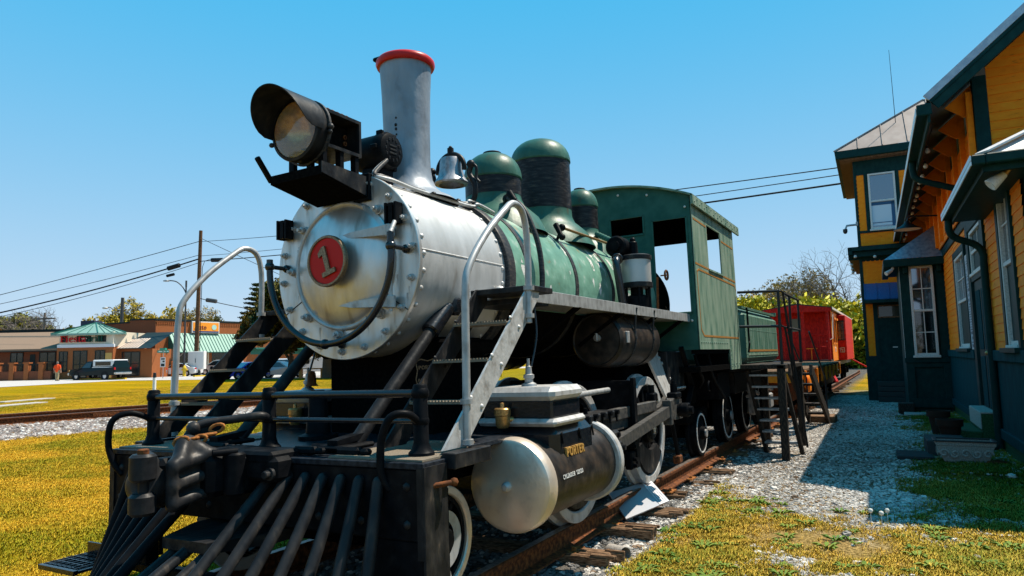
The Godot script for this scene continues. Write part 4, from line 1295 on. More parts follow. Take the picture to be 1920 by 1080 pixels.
		m = mb(); m.bb(V(s * .94, .46, -1.72), V(s * 1.09, .66, -1.52), .02); m.cyl(V(s * 1.05, .54, -1.63), V(s * 1.13, .54, -1.63), .045, -1, 16, .008); m.cyl(V(s * 1.13, .54, -1.63), V(s * 1.16, .54, -1.63), .022, -1, 6)
		put("crosshead", m, M.black_worn, cn)
		m = mb()
		m.x = Transform3D(Basis(V(0, 0, 1), V(0, 1, 0), V(-1, 0, 0)), V(s * 1.07, 0, 0))
		m.prism(PackedVector2Array([Vector2(-1.60, .585), Vector2(-1.60, .50), Vector2(-2.95, .64), Vector2(-3.15, .60), Vector2(-3.36, .60), Vector2(-3.36, .78), Vector2(-3.12, .80), Vector2(-2.95, .735)]), -.028, .028)
		m.x = Transform3D()
		put("main_rod", m, M.rod, cn)
		m = mb(); m.bb(V(s * .93, .70, -2.95), V(s * .985, .79, -1.72), .006); m.bb(V(s * .93, .50, -2.25), V(s * .98, .60, -1.72), .006)
		put("guide_bar", m, M.rod, cn)
		m = mb(); m.bb(V(s * .46, .30, -2.28), V(s * 1.02, 1.0, -2.25), .004); m.bb(V(s * 1.0, .3, -2.30), V(s * 1.03, 1.02, -2.23), .004)
		put("guide_yoke", m, M.black, cn)
		m = mb(); m.bb(V(s * .99, .46, -2.18), V(s * 1.05, .52, -2.13), .006); m.bb(V(s * .97, .30, -2.2), V(s * 1.03, .44, -2.1), .01)
		for y in [.33, .38, .48]: m.cyl(V(s * 1.03, y, -2.14), V(s * 1.06, y, -2.14), .016, -1, 6)
		put("yoke_clamp", m, M.black, cn)
		m = mb()
		m.x = Transform3D(Basis(V(0, 0, 1), V(0, 1, 0), V(-1, 0, 0)), V(s * .94, 0, 0))
		m.prism(PackedVector2Array([Vector2(-1.45, .74), Vector2(-1.45, .58), Vector2(-1.62, .62), Vector2(-3.1, .62), Vector2(-3.35, .58), Vector2(-3.35, .80), Vector2(-3.1, .72), Vector2(-1.62, .71)]), -.02, .02)
		m.x = Transform3D()
		put("side_rod", m, M.rod, cn)
		m = mb(); m.cyl(V(s * .82, .685, -3.24), V(s * 1.16, .685, -3.24), .06, -1, 20, .01); m.cyl(V(s * 1.12, .685, -3.24), V(s * 1.20, .685, -3.24), .072, -1, 6, .01); m.cyl(V(s * 1.2, .685, -3.24), V(s * 1.235, .685, -3.24), .035, -1, 10)
		m.bb(V(s * 1.02, .79, -3.30), V(s * 1.12, .85, -3.14), .012); m.cyl(V(s * 1.07, .85, -3.22), V(s * 1.07, .93, -3.22), .035, -1, 12); m.cyl(V(s * 1.07, .93, -3.22), V(s * 1.07, .955, -3.22), .02, -1, 6)
		m.bb(V(s * .90, .78, -3.02), V(s * .98, .86, -2.90), .012); m.cyl(V(s * .94, .86, -2.95), V(s * .94, .93, -2.95), .03, -1, 12)
		put("crank_pin", m, M.black, cn)
		m = mb(); m.bb(V(s * 1.03, .57, -3.02), V(s * 1.11, .79, -2.96), .006)
		put("rod_strap", m, M.rod, cn)
		m = mb(); m.cyl(V(s * .86, .92, -.87), V(s * .86, .93, -2.1), .022, -1, 10)
		put("valve_rod", m, M.steel_grey, cn)
	# --- wheels and frame ---
	for s in [1.0, -1.0]:
		var w1 := spoked_wheel(lo, s * .80, -1.577, .5, 14, M.silver_plain, 1.7, true, s)
		var w2 := spoked_wheel(lo, s * .80, -3.232, .5, 14, M.silver_plain, 1.7, true, s)
		put("axle_cap", mb().lathe([Vector2(.085, .03), Vector2(.085, .05), Vector2(0, .055)], V(0, 0, 0), V(s, 0, 0), 20, 0, TAU, .2), M.black_worn, w2)
		if s > 0:
			var sm := mb()
			var sp2 := PackedVector2Array()
			for i in 10:
				var a := PI / 2 + TAU * i / 10
				var rr := .05 if i % 2 == 0 else .02
				sp2.append(Vector2(cos(a), sin(a)) * rr)
			sm.prism(sp2, 0, .006)
			put("painted_star", sm, M.white_line, w2, Transform3D(Basis(V(0, 0, -1), V(0, 1, 0), V(1, 0, 0)), V(.056, .0, 0)))
		var lw := spoked_wheel(lo, s * .80, .15, .275, 8, M.cover, .3, false, s)
		var face2 := mb(); face2.lathe([Vector2(.10, .0), Vector2(.15, .012), Vector2(.155, -.02)], V(0, 0, 0), V(s, 0, 0), 30, 0, TAU, .4)
		face2.bar(V(s * -.01, -.10, .02), V(s * -.01, -.235, -.03), .11, .03, V(s, 0, 0), .01)
		put("wheel_hub_plate", face2, M.steel_grey, lw)
		for q in [[-5.17, .265], [-6.62, .355]]:
			var tw := spoked_wheel(lo, s * .80, q[0], q[1], 9, M.black, .2, false, s)
			var wr := mb(); wr.lathe([Vector2(q[1] * .80, .006), Vector2(q[1] * .865, .008), Vector2(q[1] * .88, .004)], V(0, 0, 0), V(s, 0, 0), 40, 0, TAU, .4)
			put("white_ring", wr, M.white_line, tw)
			var wd := mb(); wd.lathe([Vector2(q[1] * .8, -.02), Vector2(q[1] * .3, .0), Vector2(q[1] * .28, .05), Vector2(0, .05)], V(0, 0, 0), V(s, 0, 0), 32, 0, TAU, .3)
			put("wheel_disc", wd, M.black, tw)
			var hb := mb(); hb.cyl(V(s * .05, 0, 0), V(s * .065, 0, 0), q[1] * .17, -1, 16)
			put("hub_cap", hb, M.steel_grey, tw)
		m = mb(); m.bb(V(s * .56, .52, -4.6), V(s * .66, .72, .6), .01); m.bb(V(s * .52, .3, -6.9), V(s * .6, .62, -4.4), .01)
		put("frame_rail", m, M.soot, lo)
		m = mb(); m.bb(V(s * .60, .40, -5.6), V(s * .78, .55, -4.7), .02); m.cyl(V(s * .7, .62, -5.17), V(s * .7, .95, -5.17), .06, -1, 12)
		put("trailing_truck_frame", m, M.soot, lo)
	m = mb()
	for z in [.15, -1.577, -3.232, -5.17, -6.62]:
		var r := .5 if absf(z + 2.4) < 1 else .27
		m.cyl(V(-.8, r, z), V(.8, r, z), .07, -1, 12)
	put("axles", m, M.soot, lo)
	m = mb(); m.bb(V(-.5, .5, -1.2), V(.5, .72, -.2)); m.bb(V(-.5, .78, -3.2), V(.5, 1.0, -2.9)); m.bb(V(-.6, .3, -6.9), V(.6, .95, -5.7)); m.bb(V(-.55, .55, -.9), V(.55, .75, .6))
	put("frame_casting", m, M.soot, lo)
	# ash pan / firebox side sheet with rivets and the light grey sheet behind driver two
	for s in [1.0, -1.0]:
		m = mb(); m.bar(V(s * .66, 1.30, -3.75), V(s * .80, .80, -3.95), .03, .34, Z, .004)
		var ap := put("ash_pan_sheet", m, M.silver_plain, lo)
		m = mb()
		for i in 9:
			var p := V(s * .66, 1.28, -3.92).lerp(V(s * .80, .84, -4.12), i / 8.0)
			rivet(m, p + V(s * .02, 0, 0), V(s, .2, 0), .02)
		for i in 7: rivet(m, V(s * .82, .84, -4.15 - i * .06), V(s, 0, 0), .016)
		stuff(put("sheet_rivets", m, M.steel_grey, ap))
		m = mb(); m.bb(V(s * .66, .80, -4.62), V(s * .79, 1.24, -4.0), .01)
		put("firebox_side", m, M.black_worn, lo)
		m = mb(); m.bar(V(s * .86, 1.28, -4.3), V(s * .86, .85, -4.65), .05, .03, Z); m.bar(V(s * .86, .85, -4.65), V(s * .86, .62, -4.4), .05, .03, Z); m.cyl(V(s * .9, .66, -3.62), V(s * .92, .16, -3.75), .022, -1, 8)
		put("brake_lever", m, M.black, lo)
		m = mb(); m.bb(V(s * .88, .12, -3.80), V(s * .95, .20, -3.68), .012)
		put("sand_nozzle", m, M.rust, lo)
	# --- air tank ---
	for s in [1.0, -1.0]:
		m = mb(); m.lathe([Vector2(0, -3.42), Vector2(.13, -3.41), Vector2(.21, -3.375), Vector2(.236, -3.32), Vector2(.236, -2.32), Vector2(.215, -2.29), Vector2(.205, -2.30), Vector2(.13, -2.285), Vector2(0, -2.28)], V(s * .70, 1.345, 0), Z, 48, 0, TAU, .3)
		var tk := put("air_tank", m, M.tank, lo)
		for z in [-2.62, -3.12]:
			m = mb(); m.lathe([Vector2(.236, z - .016), Vector2(.243, z - .016), Vector2(.243, z + .016), Vector2(.236, z + .016)], V(s * .70, 1.345, 0), Z, 48, 0, TAU, .2)
			m.tube(smooth_path([V(s * .962, 1.62, z), V(s * .95, 1.56, z), V(s * .935, 1.42, z), V(s * .944, 1.345, z)]), .01, 8)
			put("tank_strap", m, M.band, tk)
		m = mb(); m.box(V(s * .935, 1.36, -2.42), V(.02, .10, .07), .004)
		put("tank_label_plate", m, M.steel_grey, tk)
		m = mb(); m.cyl(V(s * .72, 1.36, -2.28), V(s * .72, 1.36, -2.25), .03, -1, 8); m.cyl(V(s * .72, 1.40, -2.25), V(s * .72, 1.34, -2.25), .012, -1, 8)
		put("drain_cock", m, M.steel_grey, tk)
	# --- air pump on the right side ---
	var pc := V(.80, 0, -3.12)
	m = mb(); m.lathe([Vector2(.0, 1.84), Vector2(.15, 1.84), Vector2(.155, 1.85), Vector2(.155, 1.89), Vector2(.142, 1.895), Vector2(.142, 2.11), Vector2(.157, 2.115), Vector2(.157, 2.15), Vector2(.14, 2.16), Vector2(0, 2.16)], pc, Vector3.UP, 36, 0, TAU, .2)
	var pu := put("air_pump", m, M.black_worn, lo)
	m = mb(); m.lathe([Vector2(.145, 1.895), Vector2(.145, 2.11)], pc, Vector3.UP, 36)
	put("pump_jacket", m, M.silver, pu)
	m = mb(); m.lathe([Vector2(.11, 1.60), Vector2(.125, 1.61), Vector2(.125, 1.76), Vector2(.06, 1.78), Vector2(.06, 1.85)], pc, Vector3.UP, 24, 0, TAU, .2)
	for k in 6: m.cyl(pc + V(cos(k * TAU / 6) * .125, 1.62, sin(k * TAU / 6) * .125), pc + V(cos(k * TAU / 6) * .125, 1.86, sin(k * TAU / 6) * .125), .014, -1, 8)
	m.cyl(V(.66, 2.25, -2.98), V(.66, 2.25, -3.14), .105, -1, 20, .015); m.cyl(V(.66, 2.25, -2.95), V(.66, 2.25, -2.98), .05, -1, 12)
	m.cyl(pc + V(-.02, 2.16, -.02), pc + V(-.02, 2.30, -.02), .05, .042, 16, .008); m.ball(pc + V(-.02, 2.315, -.02), .03, 10)
	put("pump_cylinder", m, M.black, pu)
	m = mb(); m.tube(smooth_path([V(.70, 2.12, -2.92), V(.72, 2.08, -2.82), V(.74, 1.95, -2.80), V(.76, 1.63, -2.84)]), .036, 12); m.cyl(V(.68, 2.12, -2.96), V(.71, 2.11, -2.88), .055, -1, 14, .008)
	put("pump_pipe", m, M.black_gloss, pu)
	m = mb(); m.lathe([Vector2(.05, 0), Vector2(.06, .012), Vector2(.05, .024)], V(.9, 2.02, -3.75), V(1, 0, 0), 18); m.cyl(V(.85, 2.02, -3.75), V(.92, 2.02, -3.75), .008, -1, 6); m.bar(V(.83, 2.0, -3.7), V(.80, 1.65, -3.75), .02, .02)
	put("globe_valve", m, M.rust, lo)
	# --- cab ---
	var cab := Node3D.new(); cab.name = numbered_in("cab", lo); lo.add_child(cab)
	var zc := -4.4
	var fx := Transform3D(Basis.IDENTITY, V(0, 0, zc - .012))
	# front sheet in pieces round the windows
	var arch := func(x: float) -> float: return 3.19 - .20 * x * x
	m = mb(fx)
	for s in [1.0, -1.0]:
		m.prism(PackedVector2Array([Vector2(s * .55, 1.25), Vector2(s * 1.04, 1.25), Vector2(s * 1.04, 1.655), Vector2(s * .55, 1.655)]), 0, .012)
		m.prism(PackedVector2Array([Vector2(s * .985, 1.655), Vector2(s * 1.04, 1.655), Vector2(s * 1.04, 2.74), Vector2(s * .985, 2.74)]), 0, .012)
		m.prism(PackedVector2Array([Vector2(s * .49, 1.655), Vector2(s * .59, 1.655), Vector2(s * .59, 2.74), Vector2(s * .49, 2.74)]), 0, .012)
		m.prism(PackedVector2Array([Vector2(s * .08, 2.39), Vector2(s * .49, 2.30), Vector2(s * .49, 2.60), Vector2(s * .08, 2.60)]), 0, .012)
		m.prism(PackedVector2Array([Vector2(s * .36, 1.655), Vector2(s * .49, 1.655), Vector2(s * .49, 2.30), Vector2(s * .36, 2.30)]), 0, .012)
		var tp := PackedVector2Array([Vector2(s * .08, 2.82), Vector2(s * .49, 2.82), Vector2(s * .49, 2.74), Vector2(s * 1.04, 2.74)])
		for i in 13: tp.append(Vector2(s * (1.04 - i * .08), arch.call(1.04 - i * .08)))
		m.prism(tp, 0, .012)
	m.prism(PackedVector2Array([Vector2(-.08, 2.35), Vector2(.08, 2.35), Vector2(.08, 3.186), Vector2(-.08, 3.186)]), 0, .012)
	put("front_sheet", m, M.green_front, cab)
	m = mb()
	for s in [1.0, -1.0]:
		for q in [[.08, .49, 2.60, 2.82], [.59, .985, 1.655, 2.74]]:
			var p := [V(s * q[0], q[2], zc), V(s * q[1], q[2], zc), V(s * q[1], q[3], zc), V(s * q[0], q[3], zc)]
			for i in 4: m.bar(p[i], p[(i + 1) % 4], .02, .022, Z)
	put("window_frame", m, M.green_front, cab)
	# side sheets with the window
	var side_t := Transform3D(Basis(V(0, 0, 1), V(0, 1, 0), V(-1, 0, 0)), Vector3.ZERO)
	for s in [1.0, -1.0]:
		m = mb(); m.x = side_t * Transform3D(Basis.IDENTITY, V(0, 0, -s * 1.04))
		var A := [[-4.4, -5.06, 1.25, 2.97], [-5.76, -6.56, 1.25, 2.97], [-5.06, -5.76, 1.25, 2.19], [-5.06, -5.76, 2.74, 2.97], [-5.92, -6.56, .99, 1.25]]
		for q in A: m.prism(PackedVector2Array([Vector2(q[0], q[2]), Vector2(q[1], q[2]), Vector2(q[1], q[3]), Vector2(q[0], q[3])]), -.008, .008)
		var sd := put("side_sheet", m, M.green_cab, cab)
		m = mb()
		for i in 14: rivet(m, V(s * 1.048, 1.325, -4.47 - i * .10), V(s, 0, 0), .013)
		for i in 7: rivet(m, V(s * 1.048, 1.03 + (i % 2) * .03, -5.98 - i * .085), V(s, 0, 0), .013)
		for i in 5: rivet(m, V(s * 1.048, 1.06 + i * .06, -5.96), V(s, 0, 0), .011)
		stuff(put("side_rivets", m, M.green_tender, sd))
		m = mb()   # rust coloured lining
		var xo = s * 1.0495
		var ln := [[V(xo, 1.40, -4.62), V(xo, 1.40, -6.5)], [V(xo, 1.40, -4.62), V(xo, 1.47, -4.50)], [V(xo, 1.47, -4.50), V(xo, 2.12, -4.47)], [V(xo, 2.12, -4.47), V(xo, 2.15, -4.56)], [V(xo, 2.15, -4.56), V(xo, 2.115, -6.46)], [V(xo, 2.21, -4.42), V(xo, 2.17, -6.53)], [V(xo, 2.72, -4.44), V(xo, 2.71, -5.02)], [V(xo, 2.64, -5.8), V(xo, 2.63, -6.5)], [V(xo, 2.115, -6.46), V(xo, 2.05, -6.52)]]
		for q in ln: m.bar(q[0], q[1], .022, .003, V(s, 0, 0))
		put("painted_lining", m, M.line, sd)
		m = mb(); m.bb(V(s * 1.05, 1.0, -6.50), V(s * 1.056, 1.9, -6.488)); m.bb(V(s * 1.03, 2.18, -5.78), V(s * 1.065, 2.2, -5.04))
		put("sheet_edge", m, M.green_cab, sd)
		m = mb(); m.bb(V(s * .94, 1.20, -5.9), V(s * 1.03, 1.245, -4.42)); m.bb(V(s * .6, .96, -5.9), V(s * 1.02, 1.23, -5.88))
		put("cab_floor_sill", m, M.soot, cab)
	m = mb()
	var za := -4.34; var zb2 := -6.85
	for i in 26:
		var x0 := -1.08 + 2.16 * i / 26.0; var x1 := -1.08 + 2.16 * (i + 1) / 26.0
		for e in [0.0, .022]:
			var up := V(0, 1, 0) if e > 0 else V(0, -1, 0)
			var n0 := V(.4 * x0, 1, 0).normalized() * up.y; var n1 := V(.4 * x1, 1, 0).normalized() * up.y
			var y0: float = arch.call(x0) + e; var y1: float = arch.call(x1) + e
			m.tri(V(x0, y0, za), V(x1, y1, za), V(x1, y1, zb2), n0, n1, n1); m.tri(V(x0, y0, za), V(x1, y1, zb2), V(x0, y0, zb2), n0, n1, n0)
		for zz in [za, zb2]: m.quad(V(x0, arch.call(x0), zz), V(x1, arch.call(x1), zz), V(x1, arch.call(x1) + .022, zz), V(x0, arch.call(x0) + .022, zz), V(0, 0, 1 if zz == za else -1))
	var rf := put("roof", m, M.green_cab, cab)
	m = mb()
	for s in [1.0, -1.0]:
		m.bb(V(s * 1.06, 2.86, zb2), V(s * 1.085, 2.975, za), .004)
		for i in 22:
			rivet(m, V(s * 1.086, 2.90 + .04 * (i % 2), za - .08 - i * .112), V(s, 0, 0), .012)
	put("roof_edge", m, M.green_cab, rf)
	m = mb(); m.bb(V(-1.03, 1.0, -6.5), V(1.03, 1.06, -4.42))
	put("cab_floor", m, M.soot, cab)
	m = mb()
	var hp := PackedVector2Array([Vector2(-1.03, 2.80), Vector2(1.03, 2.80)])
	for i in 27: hp.append(Vector2(1.03 - i * 2.06 / 26, arch.call(1.03 - i * 2.06 / 26) - .004))
	m.prism(hp, -6.56, -6.54)
	put("rear_header", m, M.soot, cab)
	m = mb()
	for i in 26:
		var x0 := -1.03 + 2.06 * i / 26.0; var x1 := -1.03 + 2.06 * (i + 1) / 26.0
		m.quad(V(x0, arch.call(x0) - .006, -4.42), V(x1, arch.call(x1) - .006, -4.42), V(x1, arch.call(x1) - .006, -6.54), V(x0, arch.call(x0) - .006, -6.54), V(0, -1, 0))
	put("ceiling_lining", m, M.soot, cab)
	for s in [1.0, -1.0]:
		m = mb(); m.cyl(V(s * .96, 1.0, -6.72), V(s * .96, 2.2, -6.72), .05, -1, 14)
		put("rear_grab_post", m, M.green_tender, cab)
	m = mb()
	for q in [V(.2, 3.10, zc + .01), V(.55, 3.05, zc + .01), V(.98, 2.85, zc + .01), V(.98, 1.57, zc + .01)]: rivet(m, q, Z, .015)
	put("front_rivets", m, M.white_line, cab)
	# cab underside and pipes seen below
	m = mb()
	m.bb(V(.3, .62, -6.4), V(.9, .95, -5.75)); m.bb(V(-.9, .62, -6.4), V(-.3, .95, -5.75))
	m.tube(smooth_path([V(.98, 1.2, -5.0), V(.98, 1.0, -5.1), V(.95, .86, -5.4), V(.95, .6, -5.9)]), .02, 8)
	m.lathe([Vector2(.05, 0), Vector2(.065, .012), Vector2(.05, .024)], V(.98, .83, -4.9), V(1, 0, 0), 18)
	m.tube(smooth_path([V(.9, 1.2, -4.7), V(.93, 1.02, -4.75), V(.9, .9, -5.0), V(.8, .8, -5.2)]), .018, 8)
	put("injector_piping", m, M.black, cab)

func build_tender() -> void:
	var te := thing("tender", "weathered green tender with rivets and tan lining behind the locomotive cab", "railway tender", Transform3D(Basis(Vector3.BACK, LEAN), Vector3.ZERO))
	var m := mb()
	m.bb(V(-1.05, 1.03, -9.95), V(1.05, 1.84, -6.86), .10)
	var tk := put("water_tank", m, M.green_tender, te)
	m = mb()
	for s in [1.0, -1.0]:
		for i in 30:
			rivet(m, V(s * 1.05, 1.53, -6.95 - i * .1), V(s, 0, 0), .011)
			rivet(m, V(s * 1.05, 1.055, -6.95 - i * .1), V(s, 0, 0), .012)
		for i in 9: rivet(m, V(s * 1.05, 1.1 + i * .08, -6.99), V(s, 0, 0), .012)
	stuff(put("tank_rivets", m, M.green_tender, tk))
	for s in [1.0, -1.0]:
		m = mb(); m.bb(V(s * 1.05, 1.215, -9.8), V(s * 1.0535, 1.245, -7.1))
		put("painted_lining", m, M.line, tk)
		m = mb(); m.bb(V(s * 1.05, 1.16, -9.8), V(s * 1.056, 1.19, -7.1))
		put("pale_rubbing_strip", m, M.green_cab, tk)
	m = mb(); m.tube(smooth_path([V(1.08, 1.84, -7.0), V(1.09, 1.78, -7.0), V(1.09, 1.40, -7.0), V(1.10, 1.32, -6.95), V(1.08, 1.2, -6.95)]), .014, 8)
	put("grab_iron", m, M.black, te)
	m = mb(); m.bb(V(-1.05, 1.84, -9.95), V(1.05, 1.90, -9.85)); m.bb(V(-1.04, 1.83, -9.9), V(-.98, 1.87, -6.9)); m.bb(V(.98, 1.83, -9.9), V(1.04, 1.865, -6.9))
	put("tank_coping", m, M.green_tender, tk)
	m = mb(); m.bb(V(-1.1, .93, -10.1), V(1.1, 1.03, -6.8), .01); m.bb(V(.75, .62, -9.8), V(.85, .93, -7.0), .01); m.bb(V(-.85, .62, -9.8), V(-.75, .93, -7.0), .01)
	put("underframe", m, M.black_worn, te)
	for zc in [-7.92, -9.25]:
		for s in [1.0, -1.0]:
			var tw := spoked_wheel(te, s * .80, zc, .355, 9, M.black, .2, false, s)
			var wr := mb(); wr.lathe([Vector2(.355 * .80, .006), Vector2(.355 * .86, .008), Vector2(.355 * .875, .004)], V(0, 0, 0), V(s, 0, 0), 36, 0, TAU, .4)
			put("white_ring", wr, M.white_line, tw)
			m = mb(); m.bb(V(s * .84, .26, zc - .16), V(s * .98, .52, zc + .16), .03); m.bar(V(s * .92, .55, zc - .4), V(s * .92, .62, zc), .06, .04); m.bar(V(s * .92, .55, zc + .4), V(s * .92, .62, zc), .06, .04)
			m.bar(V(s * .95, .3, zc + .25), V(s * .95, .75, zc + .5), .03, .03)
			put("axle_box", m, M.steel_grey if s > 0 else M.black, te)
	m = mb(); m.bb(V(-.7, .3, -9.9), V(.7, .9, -7.2))
	put("truck_frame", m, M.soot, te)
# ---------- the depot (built in its own frame, x across, z along) ----------
const WX := 4.28
const ORD := ["first", "second", "third", "fourth", "fifth", "sixth", "seventh", "eighth", "ninth", "tenth", "eleventh", "twelfth", "thirteenth", "fourteenth", "fifteenth", "sixteenth"]
var dp: Node3D

func dbox(lo: Vector3, hi: Vector3, mt: Material, called: String, parent: Node, bev := 0.0) -> MeshInstance3D:
	return put(called, mb().bb(lo, hi, bev), mt, parent)

func boards_z(parent: Node, x: float, z0: float, z1: float, y0: float, y1: float, mt: Material, step := .115) -> void:   # lapped boards on a wall facing -x
	var y := y0; var i := 0
	while y < y1 - .005:
		var t := minf(y + step, y1)
		var m := mb()
		var lip := .011
		m.quad(Vector3(x - lip, y, z0), Vector3(x - lip, y, z1), Vector3(x, t, z1), Vector3(x, t, z0), Vector3(-1, 0, 0))
		m.quad(Vector3(x - lip, y, z0), Vector3(x - lip, y, z1), Vector3(x + .01, y, z1), Vector3(x + .01, y, z0), Vector3(0, -1, 0))
		put("siding_board", m, mt if (i * 7) % 3 else M.yellow2, parent)
		y += step; i += 1

func sash(called: String, parent: Node, at: Transform3D, w: float, h: float, cols: int, rows: int, deep := true) -> Node3D:   # a double hung window facing +z at its sill centre
	var root := Node3D.new(); root.name = numbered_in(called, parent); parent.add_child(root); root.transform = at
	var t := .05
	var m := mb()
	m.bb(Vector3(-w / 2, 0, -.04), Vector3(-w / 2 + t, h, .03), .004); m.bb(Vector3(w / 2 - t, 0, -.04), Vector3(w / 2, h, .03), .004)
	m.bb(Vector3(-w / 2 + t, h - t, -.04), Vector3(w / 2 - t, h, .03), .004); m.bb(Vector3(-w / 2 - .03, -.05, -.04), Vector3(w / 2 + .03, .0, .06), .006)
	m.bb(Vector3(-w / 2 + t, .0, -.04), Vector3(w / 2 - t, .05, .012), .004)
	m.bb(Vector3(-w / 2 + t, h * .5 - .025, -.035), Vector3(w / 2 - t, h * .5 + .025, .018), .004)
	put("frame", m, M.white_trim, root)
	m = mb()
	for half in 2:
		var y0 := .05 if half == 0 else h * .5 + .025
		var y1 := h * .5 - .025 if half == 0 else h - t
		var zz := -.03 if half == 0 else -.012
		for c in range(1, cols): m.box(Vector3(-w / 2 + t + (w - 2 * t) * c / cols, (y0 + y1) / 2, zz + .006), Vector3(.02, y1 - y0, .012))
		for r in range(1, rows): m.box(Vector3(0, lerpf(y0, y1, float(r) / rows), zz + .0065), Vector3(w - 2 * t, .02, .013))
	if cols > 1 or rows > 1: put("glazing_bar", m, M.white_trim, root)
	for half in 2:
		var y0 := .05 if half == 0 else h * .5 + .025
		var y1 := h * .5 - .025 if half == 0 else h - t
		m = mb(); m.bb(Vector3(-w / 2 + t, y0, -.034 if half == 0 else -.016), Vector3(w / 2 - t, y1, -.032 if half == 0 else -.014))
		put("pane", m, M.window_dark if deep and cols == 2 and w < .5 and half == 0 else M.pane_sky, root)
	if deep:
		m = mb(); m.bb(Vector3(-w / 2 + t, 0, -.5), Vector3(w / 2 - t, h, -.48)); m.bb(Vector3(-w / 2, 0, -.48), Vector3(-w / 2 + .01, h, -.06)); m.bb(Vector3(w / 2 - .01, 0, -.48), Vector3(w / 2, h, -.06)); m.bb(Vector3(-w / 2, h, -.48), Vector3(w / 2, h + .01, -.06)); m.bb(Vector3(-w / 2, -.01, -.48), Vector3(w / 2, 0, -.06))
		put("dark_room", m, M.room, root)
		m = mb()
		m.bb(Vector3(-w / 2 + t, .1, -.12), Vector3(-w / 2 + t + w * .17, h, -.11))
		put("curtain", m, M.curtain, root)
		m = mb()
		m.bb(Vector3(w / 2 - t - w * .15, .1, -.12), Vector3(w / 2 - t, h, -.11))
		put("curtain", m, M.curtain, root)
		if w < .5:
			m = mb(); m.cyl(Vector3(.1, .06, -.25), Vector3(.1, .42, -.25), .16, -1, 18, .03); put("yellow_barrel", m, M.yellow2, root)
	return root

func west(x: float, y: float, z: float) -> Transform3D:   # a part's +z looks to -x
	return Transform3D(Basis(Vector3(0, 0, 1), Vector3(0, 1, 0), Vector3(-1, 0, 0)), Vector3(x, y, z))

